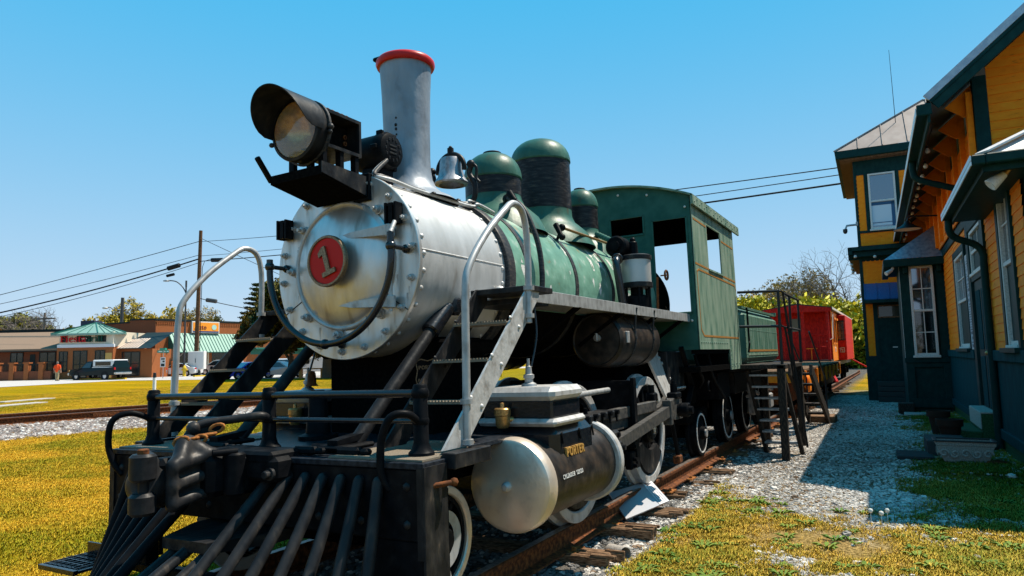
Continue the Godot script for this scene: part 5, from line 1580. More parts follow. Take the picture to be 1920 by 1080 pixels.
func build_depot() -> void:
	var B := Transform3D(Basis(Vector3.UP, DEPOT_TURN), Vector3.ZERO)
	dp = thing("depot", "old railway depot with yellow boards, dark green trim, bay window and wide bracketed eaves", "building", B)
	var V3 := func(a, b, c): return Vector3(a, b, c)
	var m := mb()
	# shell behind the boards
	var g0 := -.6
	m.bb(Vector3(WX + .02, g0, -24.0), Vector3(WX + .2, 4.35, -7.6))
	m.bb(Vector3(WX + .02, g0, -7.6), Vector3(WX + .2, 3.2, -5.3))
	m.bb(Vector3(WX + .2, g0, -24.0), Vector3(13.0, .9, -5.5)); m.bb(Vector3(12.8, .9, -24.0), Vector3(13, 4.35, -5.3))
	put("wall_core", m, M.trim, dp)
	# lower wall: plain green panels, belt, base trim, foundation
	dbox(Vector3(WX - .01, .10, -18.4), Vector3(WX + .02, 1.07, -9.95), M.trim_low, "lower_panel", dp)
	dbox(Vector3(WX - .01, .10, -8.05), Vector3(WX + .02, 1.07, -5.3), M.trim_low, "lower_panel", dp)
	for q in [[-18.4, -14.45], [-14.45, -9.95], [-8.05, -5.3]]:
		dbox(Vector3(WX - .055, 1.05, q[0]), Vector3(WX + .02, 1.19, q[1]), M.trim_low, "belt_board", dp, .008)
		dbox(Vector3(WX - .045, .02, q[0]), Vector3(WX + .02, .155, q[1]), M.trim_low, "base_board", dp, .01)
	dbox(Vector3(WX - .005, -.5, -18.4), Vector3(WX + .03, .02, -5.3), M.foundation, "foundation", dp)
	# yellow lapped boards between the openings
	for q in [[-14.3, -12.15, 1.19, 3.2], [-10.15, -9.95, 1.19, 3.2], [-8.05, -6.98, 1.19, 3.2], [-6.0, -5.4, 1.19, 3.2], [-12.15, -10.15, 2.98, 3.2]]:
		boards_z(dp, WX, q[0], q[1], q[2], q[3], M.yellow)
	dbox(Vector3(WX - .03, 3.2, -18.4), Vector3(WX + .02, 3.36, -7.62), M.trim, "frieze_board", dp, .006)
	boards_z(dp, WX - .06, -18.4, -7.62, 3.36, 4.34, M.yellow2)
	# window casings
	for q in [[-12.12, -10.38, 1.19, 3.0], [-6.98, -6.0, 1.19, 3.3]]:
		m = mb()
		m.bb(Vector3(WX - .035, q[2], q[0]), Vector3(WX + .02, q[3], q[0] + .14), .006); m.bb(Vector3(WX - .035, q[2], q[1] - .14), Vector3(WX + .02, q[3], q[1]), .006)
		m.bb(Vector3(WX - .035, q[3] - .12, q[0] + .14), Vector3(WX + .02, q[3], q[1] - .14), .006)
		m.bb(Vector3(WX - .10, q[2] - .03, q[0] - .03), Vector3(WX + .02, q[2] + .03, q[1] + .03), .006)
		put("window_casing", m, M.trim, dp)
		var w: float = q[1] - q[0] - .28
		sash("window", dp, west(WX + .005, q[2] + .06, (q[0] + q[1]) / 2), w, q[3] - q[2] - .18, 2, 2)
	# doorway with transom and porch posts
	dbox(Vector3(WX - .04, .15, -9.95), Vector3(WX + .02, 3.2, -9.68), M.trim, "door_casing", dp, .006)
	dbox(Vector3(WX - .04, .15, -8.30), Vector3(WX + .02, 3.2, -8.05), M.trim, "door_casing", dp, .006)
	dbox(Vector3(WX - .04, 3.05, -9.68), Vector3(WX + .02, 3.2, -8.30), M.trim, "door_casing", dp, .006)
	dbox(Vector3(WX - .03, 2.25, -9.68), Vector3(WX + .02, 2.36, -8.30), M.trim, "transom_bar", dp, .006)
	var dr := dbox(Vector3(WX + .0, .20, -9.68), Vector3(WX + .025, 2.25, -8.30), M.trim, "door", dp)
	m = mb()
	for q in [[.35, 1.1], [1.2, 2.1]]:
		for z in [-9.5, -8.9]: m.bb(Vector3(WX - .012, q[0], z), Vector3(WX + .0, q[1], z + .42), .008)
	put("door_panel", m, M.trim_low, dr)
	m = mb(); m.ball(Vector3(WX - .05, 1.15, -8.42), .035, 10); put("handle", m, M.brass, dr)
	sash("transom_window", dp, west(WX + .01, 2.38, -8.99), 1.34, .66, 2, 1)
	# printed notice between window and door
	var im := Image.create(128, 512, false, Image.FORMAT_RGB8)
	im.fill(L(.42, .44, .48))
	rng.seed = 5
	var y := 14
	while y < 496:
		var big := rng.randf() < .25
		var hh := 16 if big else 7
		var x := 10
		while x < 112:
			var w2 := rng.randi_range(4, 10 if not big else 18)
			if rng.randf() < .8: im.fill_rect(Rect2i(x, y, mini(w2, 116 - x), hh), L(.03, .04, .06))
			x += w2 + 3
		y += hh + (12 if big else 7)
	var nm := mat(Color.WHITE, .6); nm.albedo_texture = ImageTexture.create_from_image(im)
	var nb := put("notice_board", mb().bb(Vector3(-.27, 0, 0), Vector3(.27, 1.55, .02), .003), M.white_trim, dp, west(WX - .012, 1.2, -10.02))
	put("printed_sheet", mb().uvquad(Vector3(-.25, .02, .022), Vector3(.25, .02, .022), Vector3(.25, 1.53, .022), Vector3(-.25, 1.53, .022), Vector3(0, 0, 1)), nm, nb)
	# --- main roof with its eave toward the track ---
	var ex := 3.62; var ey := 4.33; var slope := .846; var zn := -6.8; var zf := -24.0
	var rx := 8.6
	m = mb()
	var ry := ey + (rx - ex) * slope
	var th := .07
	m.quad(Vector3(ex, ey + th, zn), Vector3(rx, ry + th, zn), Vector3(rx, ry + th, zf), Vector3(ex, ey + th, zf), Vector3(-slope, 1, 0))
	m.quad(Vector3(13.6, ey + th, zn), Vector3(rx, ry + th, zn), Vector3(rx, ry + th, zf), Vector3(13.6, ey + th, zf), Vector3(slope, 1, 0))
	put("roof", m, M.roof_grey, dp)
	m = mb()
	m.quad(Vector3(ex + .02, ey, zn + .03), Vector3(rx, ry - .02, zn + .03), Vector3(rx, ry - .02, zf), Vector3(ex + .02, ey, zf), Vector3(slope, -1, 0))
	put("soffit", m, M.trim, dp)
	# rake: metal drip edge and green fascia
	m = mb()
	var rk := Vector3(1, slope, 0).normalized(); var up := Vector3(-slope, 1, 0).normalized()
	var r0 := Vector3(ex + .03, ey + .06, zn); var r1 := Vector3(rx, ry + .05, zn)
	m.bar(r0 + up * .05, r1 + up * .05, .035, .095, up, .004)
	put("rake_drip_edge", m, M.roof_grey, dp)
	m = mb(); m.bar(r0 - up * .075, r1 - up * .075, .03, .15, up, .004)
	put("rake_fascia", m, M.trim, dp)
	# gutter and downspout
	m = mb(); m.bb(Vector3(ex - .12, ey - .11, zf), Vector3(ex + .015, ey - .02, zn + .02), .012)
	m.bb(Vector3(ex + .0, ey - .22, zf), Vector3(ex + .03, ey - .02, zn), .004); m.bb(Vector3(ex - .12, ey - .13, zn + .02), Vector3(ex + .05, ey + .02, zn + .05), .012)
	var gt := put("gutter", m, M.trim, dp)
	m = mb(); m.bb(Vector3(ex - .130, ey - .116, zf), Vector3(ex - .1205, ey - .016, zn + .018), .002)
	put("gutter_lip", m, flat_mat("gutter_pale", .62, .66, .70, .4), gt)
	m = mb(); m.tube(smooth_path([Vector3(ex - .06, ey - .1, -9.3), Vector3(ex - .06, ey - .28, -9.3), Vector3(ex + .02, ey - .42, -9.3), Vector3(WX - .15, ey - .62, -9.35), Vector3(WX - .06, ey - .72, -9.35), Vector3(WX - .06, ey - 1.1, -9.35)], 6), .05, 12)
	put("downspout", m, M.trim, dp)
	# rafter brackets under the eave
	for i in 10:
		var z := -7.7 - i * 1.08
		m = mb(); m.x = Transform3D(Basis.IDENTITY, Vector3(0, 0, z))
		m.prism(PackedVector2Array([Vector2(3.90, ey + .20), Vector2(WX - .05, ey + (WX - .05 - ex) * slope - .04), Vector2(WX - .05, ey + .02), Vector2(4.10, ey + .04)]), -.02, .02)
		m.x = Transform3D()
		m.bb(Vector3(WX - .13, 3.40, z - .05), Vector3(WX - .058, ey + .3, z + .05), .004)
		put("rafter_bracket", m, M.yellow2, dp)
	# gable wall
	var gz := -7.52
	m = mb(); m.x = Transform3D(Basis.IDENTITY, Vector3(0, 0, gz - .03))
	m.prism(PackedVector2Array([Vector2(WX + .02, 3.0), Vector2(13.0, 3.0), Vector2(13.0, ey + .4), Vector2(rx, ry - .25), Vector2(WX + .02, ey + (WX - ex) * slope - .2)]), -.1, 0)
	put("gable_core", m, M.yellow2, dp)
	var yb := 3.0; var bi := 0
	while yb < ry - .3:
		var xl := WX + .09
		var lim := ex + (yb + .12 - ey) / slope - .13
		xl = maxf(xl, lim)
		if xl > 8.5: break
		m = mb()
		m.quad(Vector3(xl, yb, gz + .012), Vector3(9.5, yb, gz + .012), Vector3(9.5, yb + .12, gz), Vector3(xl, yb + .12, gz), Vector3(0, 0, 1))
		m.quad(Vector3(xl, yb, gz + .012), Vector3(9.5, yb, gz + .012), Vector3(9.5, yb, gz - .01), Vector3(xl, yb, gz - .01), Vector3(0, -1, 0))
		put("siding_board", m, M.yellow if bi % 3 else M.yellow2, dp)
		yb += .12; bi += 1
	dbox(Vector3(WX - .075, 3.0, gz - .1), Vector3(WX + .085, 4.84, gz + .03), M.trim, "corner_board", dp, .004)
	dbox(Vector3(WX - .155, 3.0, gz - .14), Vector3(WX - .08, 4.66, gz - .02), M.yellow2, "corner_strip", dp, .004)
	# --- low hipped roof of the near end ---
	var lx := 3.88; var ly := 3.10; var lz := -4.72; var lf := -7.95
	m = mb()
	m.quad(Vector3(lx, ly, lz), Vector3(11, ly, lz), Vector3(11, ly + 1.76, lz - 2.9), Vector3(lx + 2.9, ly + 1.76, lz - 2.9), Vector3(0, 1, .6))
	m.flat(Vector3(lx, ly, lz), Vector3(lx + 2.9, ly + 1.76, lz - 2.9), Vector3(lx, ly, lf), Vector3(-.6, 1, 0))
	m.flat(Vector3(lx + 2.9, ly + 1.76, lz - 2.9), Vector3(lx, ly, lf), Vector3(lx + 2.9, ly + 1.76, lf), Vector3(-.6, 1, 0))
	put("porch_roof", m, M.roof_pale, dp)
	m = mb(); m.bar(Vector3(lx, ly + .03, lz), Vector3(lx + 2.9, ly + 1.80, lz - 2.9), .14, .02)
	for k in 4: m.bar(Vector3(lx + .9 + k * .6, ly + .02, lz), Vector3(lx + 1.0 + k * .6, ly + .35, lz - .5), .02, .03)
	put("hip_flashing", m, M.roof_pale, dp)
	m = mb(); m.bb(Vector3(lx + .02, ly - .13, lf), Vector3(11, ly - .115, lz - .02)); put("porch_soffit", m, M.trim, dp)
	m = mb()
	m.bb(Vector3(lx - .10, ly - .10, lf), Vector3(lx + .02, ly + .0, lz + .09), .012); m.bb(Vector3(lx + .02, ly - .10, lz - .01), Vector3(11, ly + .0, lz + .10), .012)
	m.bb(Vector3(lx + .0, ly - .16, lf), Vector3(lx + .03, ly - .06, lz)); m.bb(Vector3(lx, ly - .16, lz - .03), Vector3(11, ly - .06, lz - .0))
	var pg := put("porch_gutter", m, M.trim, dp)
	m = mb(); m.bb(Vector3(lx - .112, ly - .055, lf), Vector3(lx - .1005, ly - .006, lz + .088), .002)
	m.bb(Vector3(lx - .110, ly - .104, lf), Vector3(lx - .1005, ly - .062, lz + .086))
	put("gutter_lip", m, flat_mat("gutter_pale", .62, .66, .70, .4), pg)
	m = mb(); m.tube(smooth_path([Vector3(lx - .03, ly - .09, lf + .08), Vector3(lx - .03, ly - .26, lf + .06), Vector3(lx + .05, ly - .36, lf + .02), Vector3(WX - .14, ly - .46, lf - .02), Vector3(WX - .06, ly - .60, lf - .02), Vector3(WX - .06, ly - .9, lf - .02), Vector3(WX - .06, .1, lf - .02), Vector3(WX - .07, -.06, lf - .02), Vector3(WX - .22, -.12, lf + .0)], 6), .047, 12)
	put("downspout", m, M.trim, dp)
	# --- bay window ---
	var bz := -14.4; var bx0 := 3.45
	dbox(Vector3(bx0, -.19, -16.9), Vector3(WX, 3.12, bz - .03), M.trim, "bay_core", dp)
	dbox(Vector3(bx0 - .02, -.06, bz - .03), Vector3(WX, .14, bz + .03), M.trim, "bay_base", dp, .006)
	dbox(Vector3(bx0 - .04, .92, bz - .05), Vector3(WX, 1.03, bz + .045), M.trim, "bay_belt", dp, .006)
	dbox(Vector3(bx0 - .02, .14, bz - .03), Vector3(bx0 + .14, .92, bz + .012), M.trim, "bay_stile", dp, .004)
	dbox(Vector3(bx0 - .02, 1.03, bz - .05), Vector3(bx0 + .155, 3.1, bz + .02), M.trim, "bay_post", dp, .004)
	dbox(Vector3(WX - .17, 1.03, bz - .05), Vector3(WX, 3.1, bz + .02), M.trim, "bay_post", dp, .004)
	dbox(Vector3(bx0 - .025, 1.03, bz - .05), Vector3(bx0 - .021, 3.1, bz - .0), M.white_trim, "bay_corner_bead", dp)
	dbox(Vector3(bx0 + .155, 3.04, bz - .03), Vector3(WX - .17, 3.12, bz + .015), M.trim, "bay_head", dp)
	dbox(Vector3(WX - .14, .14, bz - .03), Vector3(WX, .92, bz + .012), M.trim, "bay_stile", dp, .004)
	dbox(Vector3(bx0 + .14, .82, bz - .03), Vector3(WX - .14, .92, bz + .012), M.trim, "bay_rail", dp, .004)
	sash("bay_window", dp, T(bx0 + .39, 1.08, bz + .04), .46, 1.98, 2, 2, true)
	m = mb()   # flared bay roof
	var e0 := Vector3(3.14, 3.22, bz + .32); var e1 := Vector3(WX, 3.22, bz + .32); var e2 := Vector3(3.14, 3.22, -17.2)
	var p0 := Vector3(WX, 4.08, bz - .55); var p1 := Vector3(WX, 4.08, -16.6)
	m.flat(e0, e1, p0, Vector3(0, 1, 1)); m.quad(e0, p0, p1, e2, Vector3(-1, 1, 0))
	put("bay_roof", m, M.roof_bay, dp)
	m = mb(); m.bb(Vector3(3.12, 3.05, bz + .20), Vector3(WX, 3.215, bz + .34), .01); m.bb(Vector3(3.12, 3.05, -17.2), Vector3(3.26, 3.215, bz + .20), .01); m.bb(Vector3(3.2, 3.10, -17.1), Vector3(WX, 3.12, bz + .22))
	put("bay_eave", m, M.trim, dp)
	for x in [3.5, 4.14]:
		m = mb(); m.bb(Vector3(x, 2.9, bz), Vector3(x + .1, 3.06, bz + .18), .02)
		put("bay_corbel", m, M.trim, dp)
	m = mb(); m.cyl(Vector3(3.28, 2.98, bz + .28), Vector3(3.16, 2.90, bz + .36), .035, .05, 14); m.ball(Vector3(3.30, 3.02, bz + .25), .035, 10)
	put("floodlight", m, M.white_trim, dp)
	# --- two storey tower at the far end ---
	var tz := -18.5; var tx := 2.6; var tr := 7.2
	dbox(Vector3(tx + .02, -.25, -23.5), Vector3(tr, 6.66, tz - .02), M.trim, "tower_core", dp)
	dbox(Vector3(tx, -.22, tz - .02), Vector3(tx + .08, 4.05, tz + .012), M.trim, "tower_corner_board", dp, .004)
	dbox(Vector3(tx, 4.1, tz - .02), Vector3(tx + .07, 6.62, tz + .012), M.trim, "tower_corner_board", dp, .004)
	var panels := [[tx + .08, 2.86, 4.60, 6.22, .11], [3.74, 4.5, 4.60, 6.22, .11], [tx + .08, 4.5, 4.17, 4.53, .0], [tx + .08, 4.4, 2.90, 3.72, .11], [tx + .08, 2.86, 1.05, 2.90, .11]]
	for q in panels:
		var pn := dbox(Vector3(q[0], q[2], tz - .02), Vector3(q[1], q[3], tz - .004), M.yellow2, "tower_panel", dp)
		m = mb()
		var w: float = q[1] - q[0]; var h: float = q[3] - q[2]
		if q[4] > 0.0:
			var s0 := -h
			while s0 < w:   # diagonal boards
				var a := Vector2(maxf(s0, 0), maxf(-s0, 0)); var b := Vector2(minf(s0 + h, w), minf(h, w - s0))
				if b.x > a.x: m.bar(Vector3(q[0] + a.x, q[2] + a.y, tz - .003), Vector3(q[0] + b.x, q[2] + b.y, tz - .003), .072, .008, Vector3(0, 0, 1), .002)
				s0 += .115
		else:
			var xx := 0.0
			while xx < w: m.bb(Vector3(q[0] + xx, q[2], tz - .006), Vector3(q[0] + xx + .055, q[3], tz + .001)); xx += .062
		stuff(put("panel_boards", m, M.yellow, pn))
	dbox(Vector3(tx, 6.22, tz - .02), Vector3(5, 6.66, tz + .006), M.trim, "tower_frieze", dp)
	dbox(Vector3(tx, 4.53, tz - .02), Vector3(5, 4.60, tz + .03), M.trim, "tower_sill_band", dp, .004)
	dbox(Vector3(2.86, 4.6, tz - .02), Vector3(2.96, 6.22, tz + .01), M.trim, "tower_casing", dp); dbox(Vector3(3.64, 4.6, tz - .02), Vector3(3.74, 6.22, tz + .01), M.trim, "tower_casing", dp)
	# a see-through upper window: rooms behind it have a window opposite
	var win := sash("tower_window", dp, T(3.30, 4.62, tz + .03), .68, 1.6, 1, 1, false)
	m = mb(); m.bb(Vector3(-.30, .10, -.030), Vector3(.20, .68, -.026)); put("window_blind", m, flat_mat("blind", .60, .66, .72, .6), win)
	m = mb(); m.bb(Vector3(-.30, .17, -.025), Vector3(.20, .19, -.02)); m.bb(Vector3(-.31, .05, -.03), Vector3(-.29, .75, -.02)); m.bb(Vector3(.2, .05, -.03), Vector3(.29, .75, -.02)); m.bb(Vector3(-.31, .68, -.03), Vector3(.29, .76, -.02)); put("blind_rail", m, flat_mat("blue_sash", .03, .10, .2, .4), win)
	m = mb(); m.bb(Vector3(-.29, .84, -.032), Vector3(.29, 1.54, -.028)); put("pale_shade", m, flat_mat("blue_shade", .08, .13, .22, .25), win)
	m = mb()   # tower eave and hipped roof
	m.bb(Vector3(2.18, 6.68, tz + .28), Vector3(7.6, 6.90, tz + .42), .012); m.bb(Vector3(2.18, 6.68, -23.9), Vector3(2.30, 6.90, tz + .28), .012)
	put("tower_eave", m, M.trim, dp)
	m = mb(); m.bb(Vector3(2.28, 6.64, -23.9), Vector3(7.6, 6.68, tz + .3)); put("tower_soffit", m, M.wood_old, dp)
	var pk := Vector3(4.55, 8.55, tz - 1.35); var pk2 := Vector3(5.3, 8.55, tz - 1.35)
	var c0 := Vector3(2.16, 6.9, tz + .42); var c1 := Vector3(7.7, 6.9, tz + .42)
	for i in 9:   # standing seam sheets on the front slope
		var a := float(i) / 9; var b := float(i + 1) / 9
		m = mb()
		var x0 := lerpf(2.16, 7.7, a); var x1 := lerpf(2.16, 7.7, b)
		var f := func(x: float) -> float: return clampf(minf((x - 2.16) / (4.55 - 2.16), (7.7 - x) / (7.7 - 5.3)), 0, 1)
		var pts := [c0.lerp(c1, a), c0.lerp(c1, b)]
		var h1: float = f.call(x1); var h0: float = f.call(x0)
		var t1 := Vector3(x1, lerpf(6.9, 8.55, h1), lerpf(tz + .42, tz - 1.35, h1)); var t0 := Vector3(x0, lerpf(6.9, 8.55, h0), lerpf(tz + .42, tz - 1.35, h0))
		m.quad(pts[0], pts[1], t1, t0, Vector3(0, 1, 1))
		if i > 0: m.bar(pts[0] + Vector3(0, .012, .012), t0 + Vector3(0, .012, .012), .018, .03, Vector3(0, 1, 1))
		put("roof_sheet", m, M.roof_metal, dp)
	m = mb()
	m.quad(c0, pk, Vector3(4.55, 8.55, -22.4), Vector3(2.16, 6.9, -23.9), Vector3(-1, 1, 0)); m.bar(c0 + Vector3(0, .02, 0), pk + Vector3(0, .02, 0), .06, .03); m.bar(pk, pk2, .06, .04)
	put("tower_roof_side", m, M.roof_metal, dp)
	m = mb()   # ledge between the storeys
	m.bb(Vector3(2.33, 3.78, tz - .02), Vector3(5, 4.10, tz + .02)); m.bb(Vector3(2.33, 4.0, tz + .02), Vector3(5, 4.12, tz + .30), .01); m.bb(Vector3(2.33, 3.9, -23), Vector3(2.45, 4.12, tz + .3), .01); m.bb(Vector3(2.4, 3.84, tz + .02), Vector3(5, 4.0, tz + .2), .01)
	put("tower_ledge", m, M.trim, dp)
	m = mb(); m.bb(Vector3(2.44, 3.82, -23), Vector3(2.6, 3.9, tz + .02)); put("ledge_soffit", m, M.wood_old, dp)
	# lower storey: door, transom, awning, steps
	dbox(Vector3(tx, -.22, tz - .01), Vector3(4.3, 1.05, tz + .006), M.trim, "tower_wainscot", dp)
	dbox(Vector3(2.86, .36, tz - .01), Vector3(2.97, 2.50, tz + .03), M.trim, "tower_door_casing", dp); dbox(Vector3(3.83, .36, tz - .01), Vector3(3.95, 2.50, tz + .03), M.trim, "tower_door_casing", dp)
	var td := dbox(Vector3(2.97, .36, tz - .01), Vector3(3.83, 2.10, tz + .012), M.trim, "tower_door", dp)
	m = mb(); m.bb(Vector3(3.28, 1.27, tz + .014), Vector3(3.40, 1.30, tz + .03)); put("handle", m, M.white_trim, td)
	m = mb(); m.bb(Vector3(2.97, 2.10, tz), Vector3(3.83, 2.14, tz + .03)); m.bb(Vector3(2.97, 2.42, tz), Vector3(3.83, 2.46, tz + .03)); m.bb(Vector3(2.97, 2.14, tz), Vector3(3.0, 2.42, tz + .03)); m.bb(Vector3(3.80, 2.14, tz), Vector3(3.83, 2.42, tz + .03))
	put("transom_frame", m, M.wood_old, dp)
	m = mb(); m.bb(Vector3(3.0, 2.14, tz + .008), Vector3(3.8, 2.42, tz + .012)); put("transom_pane", m, flat_mat("mirror_pane", .05, .06, .05, .04, .0), dp)
	for i in 4:
		m = mb()
		var x0 := 2.68 + i * .30
		m.quad(Vector3(x0, 3.08, tz + .02), Vector3(x0 + .295, 3.08, tz + .02), Vector3(x0 + .295, 2.60, tz + .62), Vector3(x0, 2.60, tz + .62), Vector3(0, 1, 1))
		m.bar(Vector3(x0, 3.085, tz + .02), Vector3(x0, 2.605, tz + .62), .02, .025, Vector3(0, 1, 1))
		m.quad(Vector3(x0, 3.06, tz + .02), Vector3(x0 + .295, 3.06, tz + .02), Vector3(x0 + .295, 2.58, tz + .62), Vector3(x0, 2.58, tz + .62), Vector3(0, -1, -1))
		put("awning_sheet", m, M.awning_blue, dp)
	m = mb(); m.bb(Vector3(2.66, 2.50, tz), Vector3(3.9, 2.58, tz + .62)); put("awning_frame", m, M.trim, dp)
	# camera, spout
	m = mb(); m.tube([Vector3(tx + .02, 4.80, tz + .02), Vector3(2.35, 4.78, tz + .10), Vector3(2.30, 4.66, tz + .10)], .03, 8); m.box(Vector3(tx + .01, 4.82, tz + .02), Vector3(.06, .12, .06), .01)
	var cm := put("camera_arm", m, M.steel_grey, dp)
	m = mb(); m.ball(Vector3(2.30, 4.60, tz + .10), .055, 12); m.cyl(Vector3(2.30, 4.6, tz + .10), Vector3(2.30, 4.68, tz + .10), .06, -1, 12); put("camera_dome", m, M.dark_metal, cm)
	# --- things hung on the depot ---
	var W := B
	var an := put("antenna", mb().tube([Vector3(3.80, 6.6, -19.0), Vector3(3.78, 8.0, -19.0), Vector3(3.755, 9.95, -19.0)], .014, 6, .006), M.dark_metal, null, W)
	tag(an, "thin whip antenna standing above the depot tower roof", "antenna")
	rng.seed = 8
	for i in 16:
		var z := -8.5 - i * .62 - .02 * i
		var yy := 4.23 - .02 * (i % 3) - (.06 if i in [1, 2, 3] else 0.0)
		var o := thing("string_light_bulb", "%s white festoon bulb from the near end of the row under the depot eave" % ORD[i], "light bulb", W * T(3.72 + rng.randf_range(-.015, .015), yy, z), "festoon bulbs under the depot eave")
		m = mb(); m.lathe([Vector2(0, -.10), Vector2(.023, -.094), Vector2(.034, -.072), Vector2(.032, -.052), Vector2(.02, -.03), Vector2(.016, -.02)], Vector3.ZERO, Vector3.UP, 14, 0, TAU, .8); put("glass", m, M.bulb, o)
		m = mb(); m.cyl(Vector3(0, -.025, 0), Vector3(0, .02, 0), .022, -1, 10); put("socket", m, M.dark_metal, o)
	var tb := 0
	for q in [[2.52, 3.88, -18.0], [3.0, 3.86, -18.15], [2.4, 3.72, -18.6], [2.4, 3.66, -19.2], [2.4, 3.62, -19.8]]:
		tb += 1
		var o := thing("string_light_bulb", "%s small festoon bulb under the ledge of the depot tower" % ORD[tb - 1], "light bulb", W * T(q[0], q[1], q[2]), "festoon bulbs under the tower ledge")
		m = mb(); m.ball(Vector3(0, -.06, 0), .045, 10); put("glass", m, M.bulb, o)
		m = mb(); m.cyl(Vector3(0, -.025, 0), Vector3(0, .02, 0), .022, -1, 10); put("socket", m, M.dark_metal, o)
	var cb := []
	for i in 40: cb.append(Vector3(3.72, 4.25 - .015 * sin(i * 2.2), -7.4 - i * .275))
	tag(put("string_light_cable", mb().tube(cb, .006, 5), M.wire, null, W), "thin black cable carrying the festoon bulbs under the depot eave", "cable")
	var fl := thing("security_lamp", "white twin security lamp under the near corner of the porch gutter", "lamp", W * T(4.02, 2.92, -4.95))
	m = mb(); m.lathe([Vector2(.0, 0), Vector2(.035, 0), Vector2(.045, .05), Vector2(.068, .16), Vector2(.06, .165), Vector2(0, .15)], Vector3(.06, .02, 0), Vector3(-.75, -.6, .1), 18, 0, TAU, .3); put("lamp_head", m, M.white_trim, fl)
	m = mb(); m.cyl(Vector3(.06, .02, 0), Vector3(.10, .07, 0), .03, -1, 10); put("socket", m, M.brass, fl)
	var gl := thing("barn_lamp", "black gooseneck barn lamp with wide shade on the depot wall above the bay", "lamp", W * T(WX, 3.92, -13.6))
	m = mb(); m.tube(smooth_path([Vector3(0, .1, 0), Vector3(-.25, .12, 0), Vector3(-.50, .14, 0), Vector3(-.62, .12, 0), Vector3(-.66, .02, 0)]), .018, 8); m.box(Vector3(-.02, .1, 0), Vector3(.05, .14, .1), .01); put("arm", m, M.dark_metal, gl)
	m = mb(); m.lathe([Vector2(.04, .06), Vector2(.06, .02), Vector2(.12, -.03), Vector2(.26, -.10), Vector2(.27, -.12), Vector2(.25, -.11), Vector2(.1, -.05)], Vector3(-.66, -.02, 0), Vector3.UP, 32, 0, TAU, .5); put("shade", m, M.dark_metal, gl)
	m = mb(); m.lathe([Vector2(.25, -.112), Vector2(0, -.10)], Vector3(-.66, -.02, 0), Vector3.UP, 24); put("shade_lining", m, flat_mat("lining", .65, .5, .35, .6), gl)
	# concrete step block by the door
	var sp := thing("door_step", "green painted concrete steps with a pale worn block below the depot door", "steps", W * T(4.0, G, -8.8))
	m = mb(); m.bb(Vector3(.08, 0, -.80), Vector3(.28, .50, .50), .01); put("green_block", m, M.foundation, sp)
	m = mb(); m.bb(Vector3(-.20, 0, -.80), Vector3(.08, .26, .50), .01); put("lower_tread", m, M.foundation, sp)
	m = mb(); m.bb(Vector3(.068, .29, -.79), Vector3(.079, .52, .50), .004); m.bb(Vector3(.07, .502, -.79), Vector3(.27, .528, .50), .006); put("pale_facing", m, M.concrete, sp)
	var ts := thing("tower_steps", "weathered grey wooden steps below the dark door of the depot tower", "steps", W * T(3.38, G, -18.2))
	for i in 4:
		m = mb(); m.bb(Vector3(-.54, .005 + i * .137, -.28 - i * .0), Vector3(.56, .13 + i * .137, .35 - i * .10), .006); put("timber", m, flat_mat("grey_timber", .055, .05, .047, .9), ts)
	# pots, blocks, planter
	for q in [[3.67, -9.85, .62, "farther"], [3.70, -8.34, .58, "nearer"]]:
		var o := thing("flower_pot", "tall dark clay pot in the depot shade, the %s of the two" % q[3], "flower pot", W * T(q[0], G + .05, q[1]))
		m = mb(); m.lathe([Vector2(.0, 0), Vector2(.10, 0), Vector2(.14, .27), Vector2(.165, .275), Vector2(.172, .37), Vector2(.155, .37), Vector2(.145, .30), Vector2(0, .30)], Vector3.ZERO, Vector3.UP, 28, 0, TAU, .2); put("body", m, M.terracotta, o)
		m = mb(); m.cyl(Vector3(0, .3, 0), Vector3(0, .33, 0), .148, -1, 20); put("soil", m, M.wood_dark, o)
	tag(put("low_wall_block", mb().bb(Vector3(-.16, 0, -.4), Vector3(.30, .22, .36), .012), flat_mat("dark_slab", .06, .055, .055, .8), null, W * T(3.52, G, -7.75)), "dark flat stone block beside the carved planter", "stone block")
	tag(put("paving_slab", mb().bb(Vector3(-.22, 0, -.3), Vector3(.2, .05, .3), .01), flat_mat("dark_slab2", .035, .034, .035, .85), null, W * T(3.22, G, -7.35)), "dark flat slab lying on the gravel before the stone block", "slab")
	tag(put("stepping_stone", mb().bb(Vector3(-.25, 0, -.3), Vector3(.2, .07, .3), .015), M.stone, null, W * T(3.55, G, -13.6)), "low stone lying in the grass before the bay window", "stone")
	tag(put("wooden_box", mb().bb(Vector3(-.14, 0, -.2), Vector3(.16, .25, .2), .01), M.wood_dark, null, W * T(3.35, G, -14.1)), "small dark wooden box against the foot of the bay", "box")
	var pl := thing("stone_planter", "carved stone trough planter with scroll relief and dark rim by the depot step", "planter", W * T(3.72, G + .035, -6.86))
	m = mb()
	var hw := .305; var hd := .17
	var pr := [[.70, 0.0], [.74, .02], [.84, .10], [.95, .20], [1.0, .215], [1.02, .255], [.93, .26], [.90, .2]]
	for i in pr.size() - 1:
		var a: Array = pr[i]; var b: Array = pr[i + 1]
		for k in 4:
			var cs := [Vector2(-1, -1), Vector2(1, -1), Vector2(1, 1), Vector2(-1, 1)]
			var u: Vector2 = cs[k]; var w: Vector2 = cs[(k + 1) % 4]
			m.quad(Vector3(u.x * hw * a[0], a[1], u.y * hd * a[0]), Vector3(w.x * hw * a[0], a[1], w.y * hd * a[0]), Vector3(w.x * hw * b[0], b[1], w.y * hd * b[0]), Vector3(u.x * hw * b[0], b[1], u.y * hd * b[0]), Vector3(u.x + w.x, .1, u.y + w.y))
	m.bb(Vector3(-hw * .9, .19, -hd * .9), Vector3(hw * .9, .2, hd * .9))
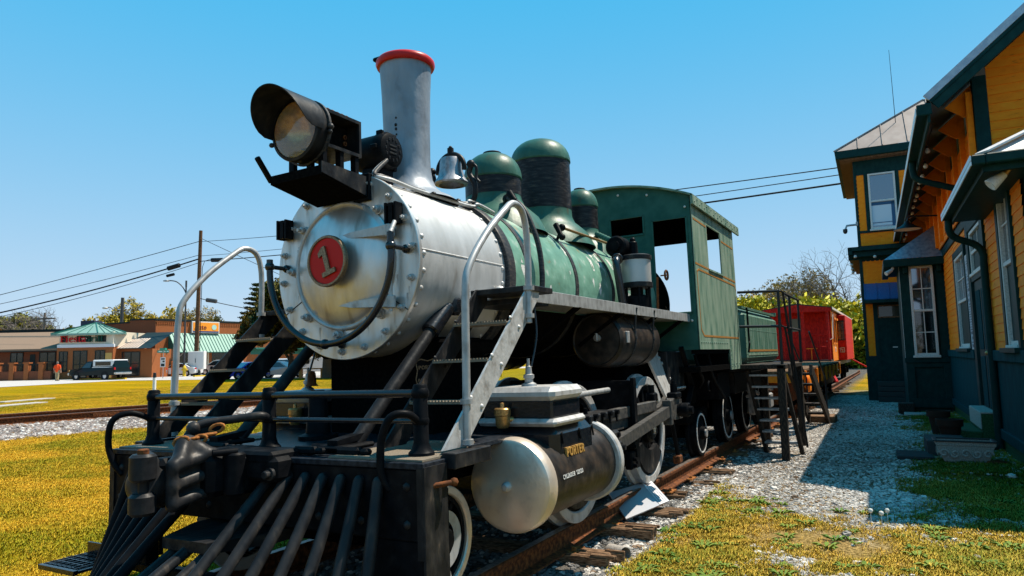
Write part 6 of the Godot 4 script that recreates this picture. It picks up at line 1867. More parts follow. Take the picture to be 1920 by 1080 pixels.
	put("trough", m, M.stone, pl)
	m = mb()
	for k in 5:
		var c := Vector3(-.225 + k * .1125, .115, hd * .905)
		var pts := []
		for i in 15: pts.append(c + Vector3(cos(i * .55 + k * PI), sin(i * .55 + k * PI), 0) * (.05 - i * .0029) + Vector3(0, 0, .0 + .10 * (.0)))
		m.tube(pts, .015, 6)
	for k in 2:
		var c := Vector3(-hw * .91, .115, -.09 + k * .18)
		var pts := []
		for i in 13: pts.append(c + Vector3(0, sin(i * .55), cos(i * .55)) * (.06 - i * .004))
		m.tube(pts, .015, 6)
	put("scroll_relief", m, M.stone, pl)
	m = mb()
	for s in [-1.0, 1.0]:
		m.bb(Vector3(-hw * 1.03, .256, s * hd * 1.0 - .022), Vector3(hw * 1.03, .272, s * hd * 1.0 + .022), .004); m.bb(Vector3(s * hw * 1.0 - .022, .2565, -hd * .9), Vector3(s * hw * 1.0 + .022, .2715, hd * .9), .004)
	put("rim", m, M.dark_metal, pl)
	tag(put("broken_brick", mb().box(Vector3(0, .04, 0), Vector3(.2, .09, .1), .015), M.rust, null, W * T(4.02, G, -6.7, .5)), "dark broken brick lying right of the carved planter", "brick")
# ---------- caboose, flat car, stairs and small things in the yard ----------
func build_yard() -> void:
	var m := mb()
	# flat car
	var fc := thing("flat_car", "low orange flat railway car with plank deck coupled behind the tender", "railway car", T(-.15, G, -11.2))
	m = mb(); m.bb(Vector3(-1.25, .80, -12.2), Vector3(1.22, .98, 0), .01); put("side_sill", m, M.caboose_orange, fc)
	for i in 40:
		m = mb(); m.bb(Vector3(-1.27, .981, -.30 - i * .302), Vector3(1.25, 1.03 + .006 * (i % 3), -.01 - i * .302), .005); put("deck_plank", m, M.wood_old, fc)
	for i in 10:
		m = mb(); m.bb(Vector3(1.225, .62, -.6 - i * 1.2), Vector3(1.275, .99, -.48 - i * 1.2), .006); put("stake_pocket", m, M.caboose_orange, fc)
	m = mb(); m.bb(Vector3(.7, .35, -12.0), Vector3(1.0, .8, -.3)); m.bb(Vector3(-1, .35, -12.0), Vector3(-.7, .8, -.3)); put("underframe", m, M.rust, fc)
	for z in [-1.6, -3.2, -9.4, -11.0]:
		for s in [-.66, .92]:
			var w := mb(); w.lathe([Vector2(0, -.06), Vector2(.40, -.06), Vector2(.40, .05), Vector2(.33, .06), Vector2(.3, .02), Vector2(.1, .03), Vector2(0, .06)], Vector3(s, .42, z), Vector3.RIGHT, 28, 0, TAU, .3); put("wheel", w, M.soot, fc)
	m = mb(); m.cyl(Vector3(1.23, .72, -2.0), Vector3(1.32, .72, -2.0), .20, -1, 20, .02); put("hand_brake_drum", m, M.caboose_orange, fc)
	# caboose
	var cb := thing("caboose", "red and orange caboose numbered 153 standing behind the flat car", "caboose", T(-.44, G, -25.0))
	var hw := 1.10; var yf := 1.06; var ye := 2.98
	m = mb(); m.bb(Vector3(-hw, yf, -11.0), Vector3(hw, ye, -.95)); put("body", m, M.caboose_red, cb)
	m = mb(); m.bb(Vector3(hw, yf - .05, -3.6), Vector3(hw + .02, ye - .04, -.95)); put("orange_side", m, M.caboose_orange, cb)
	m = mb(); m.bb(Vector3(hw, yf - .05, -8.4), Vector3(hw + .34, ye - .10, -3.6), .02)
	var cu := put("side_bay", m, M.caboose_red, cb)
	m = mb(); m.bb(Vector3(hw, yf - .05, -11.0), Vector3(hw + .02, ye - .04, -8.4)); m.bb(Vector3(hw + .34, yf - .04, -8.4), Vector3(hw + .345, ye - .12, -8.2)); put("orange_side", m, M.caboose_orange, cb)
	m = mb(); m.bb(Vector3(hw + .05, 1.85, -3.598), Vector3(hw + .28, 2.62, -3.585)); put("bay_pane", m, M.pane_far, cu)
	m = mb(); m.bb(Vector3(hw + .03, 1.82, -3.597), Vector3(hw + .30, 1.86, -3.57)); m.bb(Vector3(hw + .03, 2.60, -3.597), Vector3(hw + .30, 2.65, -3.57)); m.bb(Vector3(hw + .155, 1.86, -3.597), Vector3(hw + .18, 2.6, -3.575)); m.bb(Vector3(hw + .05, 2.2, -3.597), Vector3(hw + .28, 2.23, -3.575)); put("bay_sash", m, M.dark_metal, cu)
	for z in [-1.55, -2.6]:
		m = mb(); m.bb(Vector3(hw + .005, 1.72, z - .3), Vector3(hw + .03, 2.62, z + .3)); put("side_pane", m, M.pane_far, cb)
		m = mb(); m.bb(Vector3(hw + .01, 1.66, z - .36), Vector3(hw + .05, 1.72, z + .36)); m.bb(Vector3(hw + .01, 2.62, z - .36), Vector3(hw + .12, 2.7, z + .36)); m.bb(Vector3(hw + .01, 1.72, z - .36), Vector3(hw + .045, 2.62, z - .3)); m.bb(Vector3(hw + .01, 1.72, z + .3), Vector3(hw + .045, 2.62, z + .36)); put("window_frame", m, M.caboose_orange, cb)
	m = mb()
	var ps := [Vector2(-hw - .14, ye - .04), Vector2(hw + .14, ye - .04), Vector2(hw + .14, ye + .06), Vector2(0, ye + .24), Vector2(-hw - .14, ye + .06)]
	m.prism(PackedVector2Array(ps), -12.0, .05); put("roof", m, M.dark_metal, cb)
	m = mb(); m.prism(PackedVector2Array([Vector2(-hw - .12, ye - .10), Vector2(hw + .12, ye - .10), Vector2(hw + .12, ye + .03), Vector2(0, ye + .19), Vector2(-hw - .12, ye + .03)]), -.02, .075); put("roof_fascia", m, M.caboose_red, cb)
	m = mb(); m.bb(Vector3(hw + .13, ye - .02, -12), Vector3(hw + .16, ye + .06, .02)); put("eave_strip", m, M.white_trim, cb)
	m = mb(); m.bb(Vector3(-hw - .02, yf - .14, -.98), Vector3(hw + .02, yf, .05)); m.bb(Vector3(-hw, yf - .25, -11.5), Vector3(hw, yf - .1, -.9)); put("platform", m, M.dark_metal, cb)
	for x in [-hw + .04, hw - .04]:
		m = mb(); m.bb(Vector3(x - .045, yf, -.06), Vector3(x + .045, ye - .08, .02)); put("porch_post", m, M.caboose_red, cb)
	m = mb(); m.bb(Vector3(.20 - .05, yf, -.06), Vector3(.20 + .05, ye - .08, .02)); put("porch_post", m, M.caboose_red, cb)
	m = mb(); m.bb(Vector3(-.42, yf + .02, -.95), Vector3(.10, yf + 1.75, -.93)); put("end_door", m, M.caboose_red, cb)
	m = mb(); m.bb(Vector3(-.30, yf + 1.12, -.93), Vector3(.02, yf + 1.62, -.92)); put("door_pane", m, flat_mat("dull_pane", .12, .13, .09, .2), cb)
	m = mb(); m.cyl(Vector3(.45, yf, -.1), Vector3(.45, yf + .42, -.1), .03, -1, 8); m.cyl(Vector3(.45, yf + .42, -.1), Vector3(.45, yf + .45, -.1), .2, -1, 20); put("brake_wheel_stand", m, M.caboose_orange, cb)
	m = mb(); m.tube([Vector3(-.05, yf + .2, -.9), Vector3(-.03, yf + .95, -.86)], .015, 6); m.tube([Vector3(hw - .1, yf + .7, 0), Vector3(hw + .1, yf + .8, -.1), Vector3(hw + .1, yf + 1.9, -.9)], .014, 6); put("handrail", m, M.white_trim, cb)
	m = mb(); m.bar(Vector3(hw + .05, .98, -10.8), Vector3(hw + .75, .55, -10.8), .3, .06); m.bar(Vector3(hw - .2, .9, -.7), Vector3(hw + .12, .25, -.5), .06, .35, Vector3(0, 0, 1)); m.bar(Vector3(hw - .2, .9, -.25), Vector3(hw + .12, .25, -.1), .06, .25, Vector3(0, 0, 1)); put("entry_steps", m, M.caboose_red, cb)
	m = mb()
	for i in 16: m.bb(Vector3(-hw + .02 + i * .137, yf + .02, -.952), Vector3(-hw + .145 + i * .137, ye - .12, -.938))
	stuff(put("end_boards", m, M.caboose_red, cb))
	m = mb()
	for x in [-hw + .05, .2]:
		m.tube([Vector3(x, yf + .95, 0), Vector3(x + .85, yf + .95, 0)], .02, 6); m.tube([Vector3(x, yf + .5, 0), Vector3(x + .85, yf + .5, 0)], .016, 6)
		for k in 4: m.cyl(Vector3(x + k * .28, yf, 0), Vector3(x + k * .28, yf + .95, 0), .014, -1, 6)
	put("porch_railing", m, M.caboose_red, cb)
	m = mb(); m.bar(Vector3(.25, yf + .9, -.93), Vector3(hw - .1, yf + .1, -.93), .05, .02, Vector3(0, 0, 1)); m.bar(Vector3(hw - .1, yf + .9, -.93), Vector3(.25, yf + .1, -.93), .05, .024, Vector3(0, 0, 1)); m.bb(Vector3(.2, yf + .95, -.94), Vector3(hw, yf + 1.03, -.91)); put("end_brace", m, M.caboose_red, cb)
	for z in [-2.2, -3.8, -8.6, -10.2]:
		m = mb(); m.lathe([Vector2(0, -.06), Vector2(.42, -.06), Vector2(.42, .05), Vector2(.34, .06), Vector2(.3, .02), Vector2(0, .05)], Vector3(.86, .42, z), Vector3.RIGHT, 26, 0, TAU, .3); m.bb(Vector3(.9, .3, z - .2), Vector3(1.05, .6, z + .2), .03); put("wheel", m, M.soot, cb)
	put("car_number", words("153", .30, .006), M.white_trim, cb, west(0, 0, 0) * T(0, 0, 0) if false else Transform3D(Basis(Vector3(1, 0, 0), Vector3(0, 1, 0), Vector3(0, 0, 1)), Vector3(hw + .165, 1.42, -3.59)).scaled_local(Vector3(.42, 1, 1)))
	put("side_lettering", words("153", .26, .006), M.white_trim, cb, Transform3D(Basis(Vector3(0, 0, -1), Vector3(0, 1, 0), Vector3(1, 0, 0)), Vector3(hw + .024, 1.45, -2.2)))
	# wooden stairs up to the cab, with a platform and pipe rails
	var st := thing("viewing_stairs", "steep dark timber stairs with open treads and pipe rails beside the tender", "stairs", T(0, G, 0))
	var P := func(x, y, z): return Vector3(x, y, z)
	m = mb(); m.bb(Vector3(1.49, -.1, -6.55), Vector3(1.585, 1.24, -6.45), .006); put("post", m, M.wood_dark, st)
	for q in [[1.09, 1.19], [1.53, 1.66]]:
		m = mb(); m.bar(Vector3(q[0], 1.2, -6.62), Vector3(q[1], -.02, -7.2), .05, .14, Vector3(0, .3, 1), .005); put("stringer", m, M.wood_dark, st)
	for i in 7:
		var t := (i + .35) / 7.0
		m = mb(); m.bb(Vector3(lerpf(1.11, 1.20, t), lerpf(1.16, .06, t) - .015, lerpf(-6.64, -7.17, t) - .10), Vector3(lerpf(1.51, 1.63, t), lerpf(1.16, .06, t) + .012, lerpf(-6.64, -7.17, t) + .10), .003); put("tread", m, M.steel_grey, st)
	m = mb(); m.bb(Vector3(1.02, 1.19, -8.2), Vector3(1.60, 1.25, -6.45), .006); put("platform", m, M.wood_dark, st)
	m = mb()
	for q in [[1.03, 2.235, 1.56], [1.04, 1.765, 1.57]]: m.cyl(P.call(q[0], q[1], -6.5), P.call(q[2], q[1] - .012, -6.5), .018, -1, 8)
	m.cyl(P.call(1.555, 1.2, -6.5), P.call(1.555, 2.225, -6.5), .019, -1, 8)
	m.tube([P.call(1.555, 2.225, -6.5), P.call(1.60, 2.215, -6.6), P.call(1.72, .1, -7.22)], .017, 8)
	m.tube([P.call(1.57, 1.76, -6.5), P.call(1.60, 1.74, -6.62), P.call(1.68, .45, -7.15)], .015, 8)
	m.cyl(P.call(1.60, 1.25, -7.2), P.call(1.60, 2.2, -7.2), .017, -1, 8); m.cyl(P.call(1.60, 2.2, -6.6), P.call(1.60, 2.2, -8.2), .017, -1, 8); m.cyl(P.call(1.60, 1.74, -6.6), P.call(1.60, 1.74, -8.2), .015, -1, 8); m.cyl(P.call(1.6, 1.25, -8.15), P.call(1.6, 2.2, -8.15), .017, -1, 8)
	put("pipe_rail", m, M.dark_metal, st)
	for q in [[1.06, -8.1], [1.56, -8.1]]:
		m = mb(); m.bb(Vector3(q[0] - .045, -.05, q[1] - .045), Vector3(q[0] + .045, 1.19, q[1] + .045)); put("post", m, M.wood_dark, st)
	var s2 := thing("rear_stairs", "dark timber stairs with thin rails coming down to a wooden footing block", "stairs", T(0, G, 0))
	for x in [1.28, 1.62]:
		m = mb(); m.bar(Vector3(x - .05, 1.1, -9.6), Vector3(x, .10, -11.6), .05, .20, Vector3.UP, .005); put("stringer", m, M.wood_dark, s2)
		m = mb(); m.cyl(Vector3(x - .05, 1.75, -9.7), Vector3(x, .88, -11.5), .016, -1, 8); m.cyl(Vector3(x, .1, -11.5), Vector3(x, .9, -11.5), .016, -1, 8); put("pipe_rail", m, M.dark_metal, s2)
	for i in 5:
		var t := (i + .5) / 5.0
		m = mb(); m.bb(Vector3(1.27, lerpf(1.1, .1, t), lerpf(-9.6, -11.6, t) - .12), Vector3(1.60, lerpf(1.1, .1, t) + .04, lerpf(-9.6, -11.6, t) + .12)); put("tread", m, M.wood_dark, s2)
	tag(put("footing_block", mb().bb(Vector3(-.24, 0, -.28), Vector3(.26, .14, .28), .01), M.wood_old, null, T(1.48, G, -11.9)), "squared brown timber block on the gravel under the rear stairs", "timber block")
	# fallen sign leaning on the rail
	var sg := thing("fallen_plaque", "pale metal plaque with printed strip leaning on the rail below the driving wheels", "plaque", Transform3D(Basis.IDENTITY, Vector3.ZERO))
	var a := Vector3(.64, .065, -3.0); var b := Vector3(.88, -.0, -2.35)   # left pair then right pair of the sheet
	var q0 := Vector3(.618, .03, -2.60); var q1 := Vector3(.86, -.12, -2.36); var q2 := Vector3(1.03, -.085, -3.02); var q3 := Vector3(.80, .045, -3.22)
	var nn := (q1 - q0).cross(q3 - q0).normalized()
	if nn.y < 0: nn = -nn
	m = mb(); m.quad(q0, q1, q2, q3, nn); m.quad(q0 - nn * .012, q1 - nn * .012, q2 - nn * .012, q3 - nn * .012, -nn); m.quad(q0, q1, q1 - nn * .012, q0 - nn * .012, q0 - q3); m.quad(q1, q2, q2 - nn * .012, q1 - nn * .012, q1 - q0); m.quad(q2, q3, q3 - nn * .012, q2 - nn * .012, q3 - q0); m.quad(q3, q0, q0 - nn * .012, q3 - nn * .012, q0 - q1)
	put("sheet", m, flat_mat("plaque", .40, .40, .42, .3, .5), sg)
	var im := Image.create(256, 64, false, Image.FORMAT_RGB8); im.fill(L(.55, .55, .56))
	rng.seed = 12
	for r in 4:
		var x := 70
		while x < 245:
			var w := rng.randi_range(5, 14); im.fill_rect(Rect2i(x, 8 + r * 14, mini(w, 246 - x), 5), L(.12, .12, .15)); x += w + 4
	for i in 40: im.fill_rect(Rect2i(12 + i / 2, 50 - i, 40 - i, 1), L(.05, .05, .06))
	var pm := mat(Color.WHITE, .35); pm.albedo_texture = ImageTexture.create_from_image(im)
	var e := nn * .004
	m = mb(); m.uvquad(q3.lerp(q0, .24) + e, q2.lerp(q1, .24) + e, q2.lerp(q1, .02) + e, q3.lerp(q0, .02) + e, nn)
	put("printed_strip", m, pm, sg)
	# rusty can and twigs
	m = mb(); m.lathe([Vector2(.0, .02), Vector2(.05, .02), Vector2(.052, 0), Vector2(.055, 0), Vector2(.05, .16), Vector2(.047, .16), Vector2(.046, .03)], Vector3.ZERO, Vector3(.9, .1, .5), 18, 0, TAU, .2)
	tag(put("clay_pipe_end", m, M.stone, null, T(1.05, G + .04, -1.52)), "short pale pipe end lying in the grass between two rotten ties", "pipe")
	for q in [[-23.0, -13.0, 1.06, false], [-20.3, -12.3, 1.42, true]]:
		var gy := ground_y(q[0], q[1])
		if not q[3]:
			var o := thing("marker_post", "white plastic marker post with black cap beyond the main line", "marker post", T(-19.3, ground_y(-19.3, -11.3), -11.3))
			m = mb(); m.cyl(Vector3.ZERO, Vector3(0, .95, 0), .055, -1, 14); put("tube", m, flat_mat("white_post", .75, .75, .75, .4), o)
			m = mb(); m.cyl(Vector3(0, .95, 0), Vector3(0, 1.12, 0), .058, .05, 14, .01); put("cap", m, M.dark_metal, o)
		else:
			var o := thing("marker_post", "white marker post with a bright orange top on the lawn by the main line", "marker post", T(-15.9, ground_y(-15.9, -9.65), -9.65))
			m = mb(); m.cyl(Vector3.ZERO, Vector3(0, .95, 0), .04, -1, 14); put("tube", m, flat_mat("white_post", .75, .75, .75, .4), o)
			m = mb(); m.cyl(Vector3(0, .95, 0), Vector3(0, 1.40, 0), .042, -1, 14, .01); put("orange_top", m, flat_mat("orange_top", .75, .13, .01, .4), o)
	for q in [[-21.6, -23.4, 1.0], [-21.2, -23.2, 1.15]]:
		var o := put("utility_marker", mb().cyl(Vector3.ZERO, Vector3(0, q[2], 0), .06, -1, 12, .01), flat_mat("white_post", .75, .75, .75, .4), null, T(q[0], G, q[1]))
		tag(o, "white utility marker post on the lawn, the %s of a pair seen past the saddle" % ("shorter" if q[2] < 1.1 else "taller"), "marker post")
	var yb := thing("yellow_marker_sign", "small yellow panel on a post on the far lawn, seen under the boiler", "sign", T(-8.8, G, -16.5))
	m = mb(); m.bb(Vector3(-.22, .75, -.01), Vector3(.22, 1.45, .01)); put("panel", m, flat_mat("yellow_panel", .75, .48, .02, .5), yb)
	m = mb(); m.bb(Vector3(-.03, 0, -.04), Vector3(.03, 1.4, -.012)); put("post", m, M.steel_grey, yb)
# ---------- the street beyond the lawn (its own frame: x along the view, z away) ----------
var SF: Transform3D

func S(x: float, y: float, d: float, turn := 0.0) -> Transform3D:
	return SF * T(x, y, -d, turn)

func far_window(parent: Node, x0: float, x1: float, y0: float, y1: float, z: float, cols := 2, rows := 2) -> void:
	var m := mb(); m.bb(Vector3(x0, y0, z), Vector3(x1, y1, z + .02))
	var o := put("window", m, M.pane_far, parent)
	m = mb()
	for c in cols + 1: m.box(Vector3(lerpf(x0, x1, float(c) / cols), (y0 + y1) / 2, z + .03), Vector3(.09, y1 - y0 + .08, .05))
	for r in rows + 1: m.box(Vector3((x0 + x1) / 2, lerpf(y0, y1, float(r) / rows), z + .031), Vector3(x1 - x0 + .08, .08, .052))
	put("frame", m, M.frame_far, o)

func build_street() -> void:
	SF = Transform3D(Basis(Vector3.UP, STREET_TURN), STREET_AT)
	var m := mb()
	# pavement and road surface: a sheet along the far side of the lawn
	var gy := -.262
	m = mb()
	m.quad(Vector3(-80, gy + .02, -49), Vector3(-37, gy + .02, -47), Vector3(-35.5, gy + .02, -62), Vector3(-80, gy + .02, -62), Vector3.UP)
	m.quad(Vector3(-80, gy + .02, -62), Vector3(-35.5, gy + .02, -62), Vector3(-27, gy + .02, -98), Vector3(-80, gy + .02, -98), Vector3.UP)
	m.quad(Vector3(-35.5, gy + .02, -62), Vector3(-22, gy + .02, -58.5), Vector3(-8, gy + .02, -58), Vector3(-27, gy + .02, -98), Vector3.UP)
	m.quad(Vector3(-8, gy + .02, -58), Vector3(14, gy + .02, -62), Vector3(14, gy + .02, -98), Vector3(-27, gy + .02, -98), Vector3.UP)
	structure(put("street", m, matn([L(.34, .31, .29), L(.46, .43, .41)], [.3, .7], .9, 0.0, Vector3(.3, .3, .3), 111, .04), null, SF), "pale concrete street and parking apron across the lawn", "street")
	m = mb(); m.bar(Vector3(-37.5, gy + .08, -66.5), Vector3(-43.2, gy + .08, -67.5), .25, .16); m.bar(Vector3(-33.5, gy + .08, -72), Vector3(-30, gy + .08, -84), .25, .14)
	tag(put("kerb", m, flat_mat("kerb_yellow", .62, .40, .03, .7), null, SF), "yellow painted kerb under the dark pickup", "kerb")
	# restaurant
	var D := 78.0
	var rs := thing("restaurant_building", "low red brick restaurant with brown shingle roof and a green hipped corner pavilion", "building", S(0, gy, D * .93).scaled_local(Vector3.ONE * .93))
	m = mb(); m.bb(Vector3(-75, 0, -12), Vector3(-50.5, 3.55, 0)); put("wall", m, M.brick_dark, rs)
	m = mb(); m.prism(PackedVector2Array([Vector2(.8, 3.55), Vector2(-9, 6.3), Vector2(-9, 6.1), Vector2(.8, 3.35)]), -75, -49.5); var rfm := m
	var rf := MB.new()
	rf.quad(Vector3(-76, 3.5, .9), Vector3(-50.0, 3.5, .9), Vector3(-50.0, 5.75, -7), Vector3(-76, 5.75, -7), Vector3(0, 1, 1)); rf.bb(Vector3(-76, 3.3, .8), Vector3(-50, 3.5, .9))
	put("shingle_roof", rf, M.shingle, rs)
	m = mb(); m.bb(Vector3(-75, 3.2, .1), Vector3(-50.2, 3.36, .88)); put("eave", m, M.frame_far, rs)
	for q in [[-57.2, -55.8], [-53.9, -52.1], [-51.6, -50.7]]: far_window(rs, q[0], q[1], .95, 3.1, .01)
	m = mb(); m.bb(Vector3(-55.0, .2, .01), Vector3(-54.4, 2.9, .04)); put("downpipe", m, M.frame_far, rs)
	# low brick terrace wall with piers and railing
	m = mb(); m.bb(Vector3(-75, 0, 2.2), Vector3(-50.9, 1.02, 2.5)); put("terrace_wall", m, M.brick_dark, rs)
	for i in 12:
		m = mb(); m.bb(Vector3(-52.2 - i * 1.62, 0, 2.1), Vector3(-51.7 - i * 1.62, 1.85, 2.6)); m.bb(Vector3(-52.3 - i * 1.62, 1.85, 2.05), Vector3(-51.6 - i * 1.62, 2.0, 2.65)); put("pier", m, M.brick, rs)
		m = mb(); m.bb(Vector3(-53.25 - i * 1.62, 1.72, 2.33), Vector3(-52.3 - i * 1.62, 1.8, 2.38))
		for k in 6: m.bb(Vector3(-53.2 - i * 1.62 + k * .17, 1.02, 2.34), Vector3(-53.17 - i * 1.62 + k * .17, 1.74, 2.37))
		put("railing", m, M.frame_far, rs)
	# pavilion
	m = mb(); m.bb(Vector3(-51.3, 0, -6), Vector3(-45.0, 3.6, 1.0)); put("pavilion_wall", m, M.brick, rs)
	m = mb(); m.bb(Vector3(-51.2, 3.58, -6), Vector3(-45.1, 5.3, .85)); put("pavilion_band", m, M.stucco, rs)
	m = mb(); m.bb(Vector3(-51.3, 3.56, .8), Vector3(-44.9, 3.9, 1.04)); put("band_ledge", m, flat_mat("pale_ledge", .62, .62, .66, .7), rs)
	for q in [[-50.9, -50.35], [-49.2, -47.6], [-46.9, -45.9]]:
		m = mb(); m.bb(Vector3(q[0], 4.15, .85), Vector3(q[1], 4.85, .90)); put("louvre", m, M.frame_far, rs)
	put("sign_lettering", words("Fiesta", 1.0, .06, "Droid Serif"), flat_mat("sign_red", .45, .01, .015, .4), rs, T(-49.55, 4.5, .98))
	put("sign_lettering", words("Grill", .9, .06, "Droid Serif"), flat_mat("sign_green", .005, .07, .05, .4), rs, T(-47.25, 4.5, .98))
	m = mb(); m.bb(Vector3(-48.6, 4.48, .91), Vector3(-48.05, 4.62, .97)); put("sign_plate", m, flat_mat("sign_pale", .6, .58, .55, .5), rs)
	for q in [[-51.0, -50.1, .9, 3.1], [-49.4, -47.9, .2, 3.15], [-46.95, -45.9, .2, 3.15]]: far_window(rs, q[0], q[1], q[2], q[3], 1.01, 2, 2)
	m = mb(); m.bb(Vector3(-47.55, .2, 1.0), Vector3(-47.0, 1.2, 1.02)); put("yellow_brick_panel", m, flat_mat("buff_brick", .55, .33, .10, .8), rs)
	m = mb(); m.bb(Vector3(-45.88, .1, 1.0), Vector3(-45.1, 2.9, 1.02)); put("yellow_brick_panel", m, flat_mat("buff_brick", .55, .33, .10, .8), rs)
	var pk := Vector3(-48.5, 6.45, -1.4)
	var cs := [Vector3(-52.6, 5.2, .3), Vector3(-50.9, 5.12, 1.8), Vector3(-46.3, 5.12, 1.8), Vector3(-44.2, 5.2, .2), Vector3(-46.2, 5.3, -4.2), Vector3(-51.6, 5.3, -4.2)]
	for i in 6:
		var a: Vector3 = cs[i]; var b: Vector3 = cs[(i + 1) % 6]
		m = mb(); m.flat(a, b, pk, (a + b) * .5 - pk + Vector3(0, 6, 0)); m.quad(a, b, b - Vector3(0, .22, 0), a - Vector3(0, .22, 0), (a + b) * .5 - pk)
		put("pavilion_roof_face", m, M.roof_green2 if i in [1, 2] else M.roof_green, rs)
		m = mb(); m.bar(a + Vector3(0, .03, 0), pk + Vector3(0, .03, 0), .10, .08)
		for k in range(1, 4):
			var t := k / 4.0
			var p := a.lerp(b, t)
			var apex := pk
			m.bar(p + Vector3(0, .03, 0), p.lerp(apex, 1.0 - absf(t - .5) * 1.2 - .05) + Vector3(0, .03, 0), .05, .06)
		put("roof_ribs", m, M.roof_green_rib, rs)
	m = mb(); m.bb(Vector3(-51.8, 5.02, -4), Vector3(-46, 5.1, .3)); put("pavilion_soffit", m, M.frame_far, rs)
	# wing right of the pavilion
	m = mb(); m.bb(Vector3(-45.05, 0, -6), Vector3(-41.2, 3.3, -.2)); put("wing_wall", m, M.brick, rs)
	m = mb(); m.quad(Vector3(-45, 3.35, .4), Vector3(-41.1, 3.35, .4), Vector3(-41.6, 5.4, -6), Vector3(-45, 5.4, -6), Vector3(0, 1, 1)); put("wing_roof", m, M.frame_far, rs)
	for i in 7:
		m = mb(); m.bar(Vector3(-44.9 + i * .36, 3.40, .3), Vector3(-44.95 + i * .30, 4.6, -3.3), .16, .04); put("roof_sheet", m, flat_mat("pale_sheet", .6, .48, .4, .6), rs)
	far_window(rs, -44.6, -42.6, .3, 2.95, -.18, 2, 2)
	m = mb(); m.bb(Vector3(-69, 3, -16), Vector3(-56, 6.0, -10)); put("rear_block", m, M.brick_dark, rs)
	m = mb(); m.bb(Vector3(-69.2, 5.9, -16), Vector3(-56, 6.25, -9.8)); put("rear_parapet", m, M.frame_far, rs)
	m = mb(); m.bb(Vector3(-54.6, 6.2, -9.9), Vector3(-52.9, 7.15, -8.2)); put("roof_unit", m, flat_mat("blue_unit", .035, .045, .075, .5), rs)
	# brick store
	D = 92.0
	var br := thing("brick_store", "tall orange brick store with parapet, green standing seam awning and a printed sign", "building", S(-41.9, gy, 80.0).scaled_local(Vector3.ONE * .87))
	var fd := Vector3(6.8, 0, -11.5).normalized()   # facade runs away to the right
	var ft := Transform3D(Basis(fd, Vector3.UP, fd.cross(Vector3.UP)), Vector3.ZERO)   # facade frame: x along it, z out toward the street
	m = mb(ft); m.bb(Vector3(0, 0, -14), Vector3(15.2, 7.55, 0)); m.bb(Vector3(15.2, 0, -14), Vector3(40, 7.3, -.05)); put("wall", m, M.brick, br)
	m = mb(); m.prism(PackedVector2Array([Vector2(.05, 0), Vector2(.05, 7.6), Vector2(-3.4, 7.55), Vector2(-3.5, 7.2), Vector2(-9.2, 7.0), Vector2(-9.4, 6.5), Vector2(-14, 6.2), Vector2(-14, 0)]), -3.0, -.02); put("side_wall", m, M.brick_dark, br)
	m = mb(ft); m.bb(Vector3(-.1, 7.5, -.4), Vector3(15.3, 7.75, .15)); m.bb(Vector3(15.3, 7.3, -.4), Vector3(40, 7.48, .1)); m.x = Transform3D(); m.bar(Vector3(.1, 7.66, -.1), Vector3(-3.4, 7.62, -.1), .3, .2); m.bar(Vector3(-3.5, 7.26, -.1), Vector3(-9.3, 7.05, -.1), .3, .2); m.bar(Vector3(-9.3, 6.56, -.1), Vector3(-14, 6.25, -.1), .3, .2); put("coping", m, M.frame_far, br)
	m = mb(ft)
	for i in 50: m.bb(Vector3(.2 + i * .3, 7.0, .0), Vector3(.35 + i * .3, 7.3, .08))
	m.bb(Vector3(0, 7.3, 0), Vector3(15.2, 7.42, .1)); stuff(put("corbel_table", m, M.brick, br))
	m = mb(ft)
	var aw0 := 1.9; var aw1 := 12.6
	m.quad(Vector3(aw0, 5.85, .03), Vector3(aw1, 5.85, .03), Vector3(aw1 + .2, 3.2, 1.9), Vector3(aw0 + .0, 3.2, 1.9), Vector3(0, 1, 1))
	var aw := put("awning", m, M.roof_green2, br)
	m = mb(ft); m.flat(Vector3(aw0, 5.85, .03), Vector3(aw0, 3.2, 1.9), Vector3(aw0, 3.2, .03), Vector3(-1, 0, 0)); m.flat(Vector3(aw1, 5.85, .03), Vector3(aw1 + .2, 3.2, 1.9), Vector3(aw1, 3.2, .03), Vector3(1, 0, 0)); m.bb(Vector3(aw0, 3.12, .03), Vector3(aw1 + .2, 3.2, 1.9)); put("awning_end", m, M.roof_green_rib, aw)
	m = mb(ft)
	for i in 22: m.bar(Vector3(lerpf(aw0, aw1, i / 21.0), 5.87, .05), Vector3(lerpf(aw0, aw1 + .2, i / 21.0), 3.22, 1.92), .06, .08, Vector3(0, 1, 1))
	stuff(put("awning_ribs", m, M.roof_green_rib, aw))
	m = mb(ft); m.bb(Vector3(1.9, .1, .0), Vector3(5.2, 3.3, .03)); m.bb(Vector3(6.6, .1, .0), Vector3(7.9, 3.0, .03)); m.bb(Vector3(8.7, .9, .0), Vector3(11.4, 3.1, .03)); put("shop_window", m, M.pane_far, br)
	m = mb(ft); m.bb(Vector3(5.25, 0, .0), Vector3(5.55, 3.2, .05)); m.bb(Vector3(7.95, 0, .0), Vector3(8.2, 3.2, .05)); put("shop_front_panel", m, M.stucco, br)
	m = mb(ft); m.bar(Vector3(3.0, 3.15, 1.8), Vector3(1.9, 1.0, .1), .12, .12); put("awning_strut", m, M.steel_grey, br)
	m = mb(ft); m.bb(Vector3(19.2, 5.3, -.04), Vector3(19.9, 5.8, .0)); put("vent", m, M.frame_far, br)
	m = mb(ft); m.bb(Vector3(15.4, 3.6, -.04), Vector3(30, 3.85, 1.2)); m.bb(Vector3(15.4, 2.8, -.04), Vector3(30, 3.6, .0)); put("second_awning", m, M.roof_green_rib, br)
	far_window(br, 16, 18, .8, 2.8, -40)
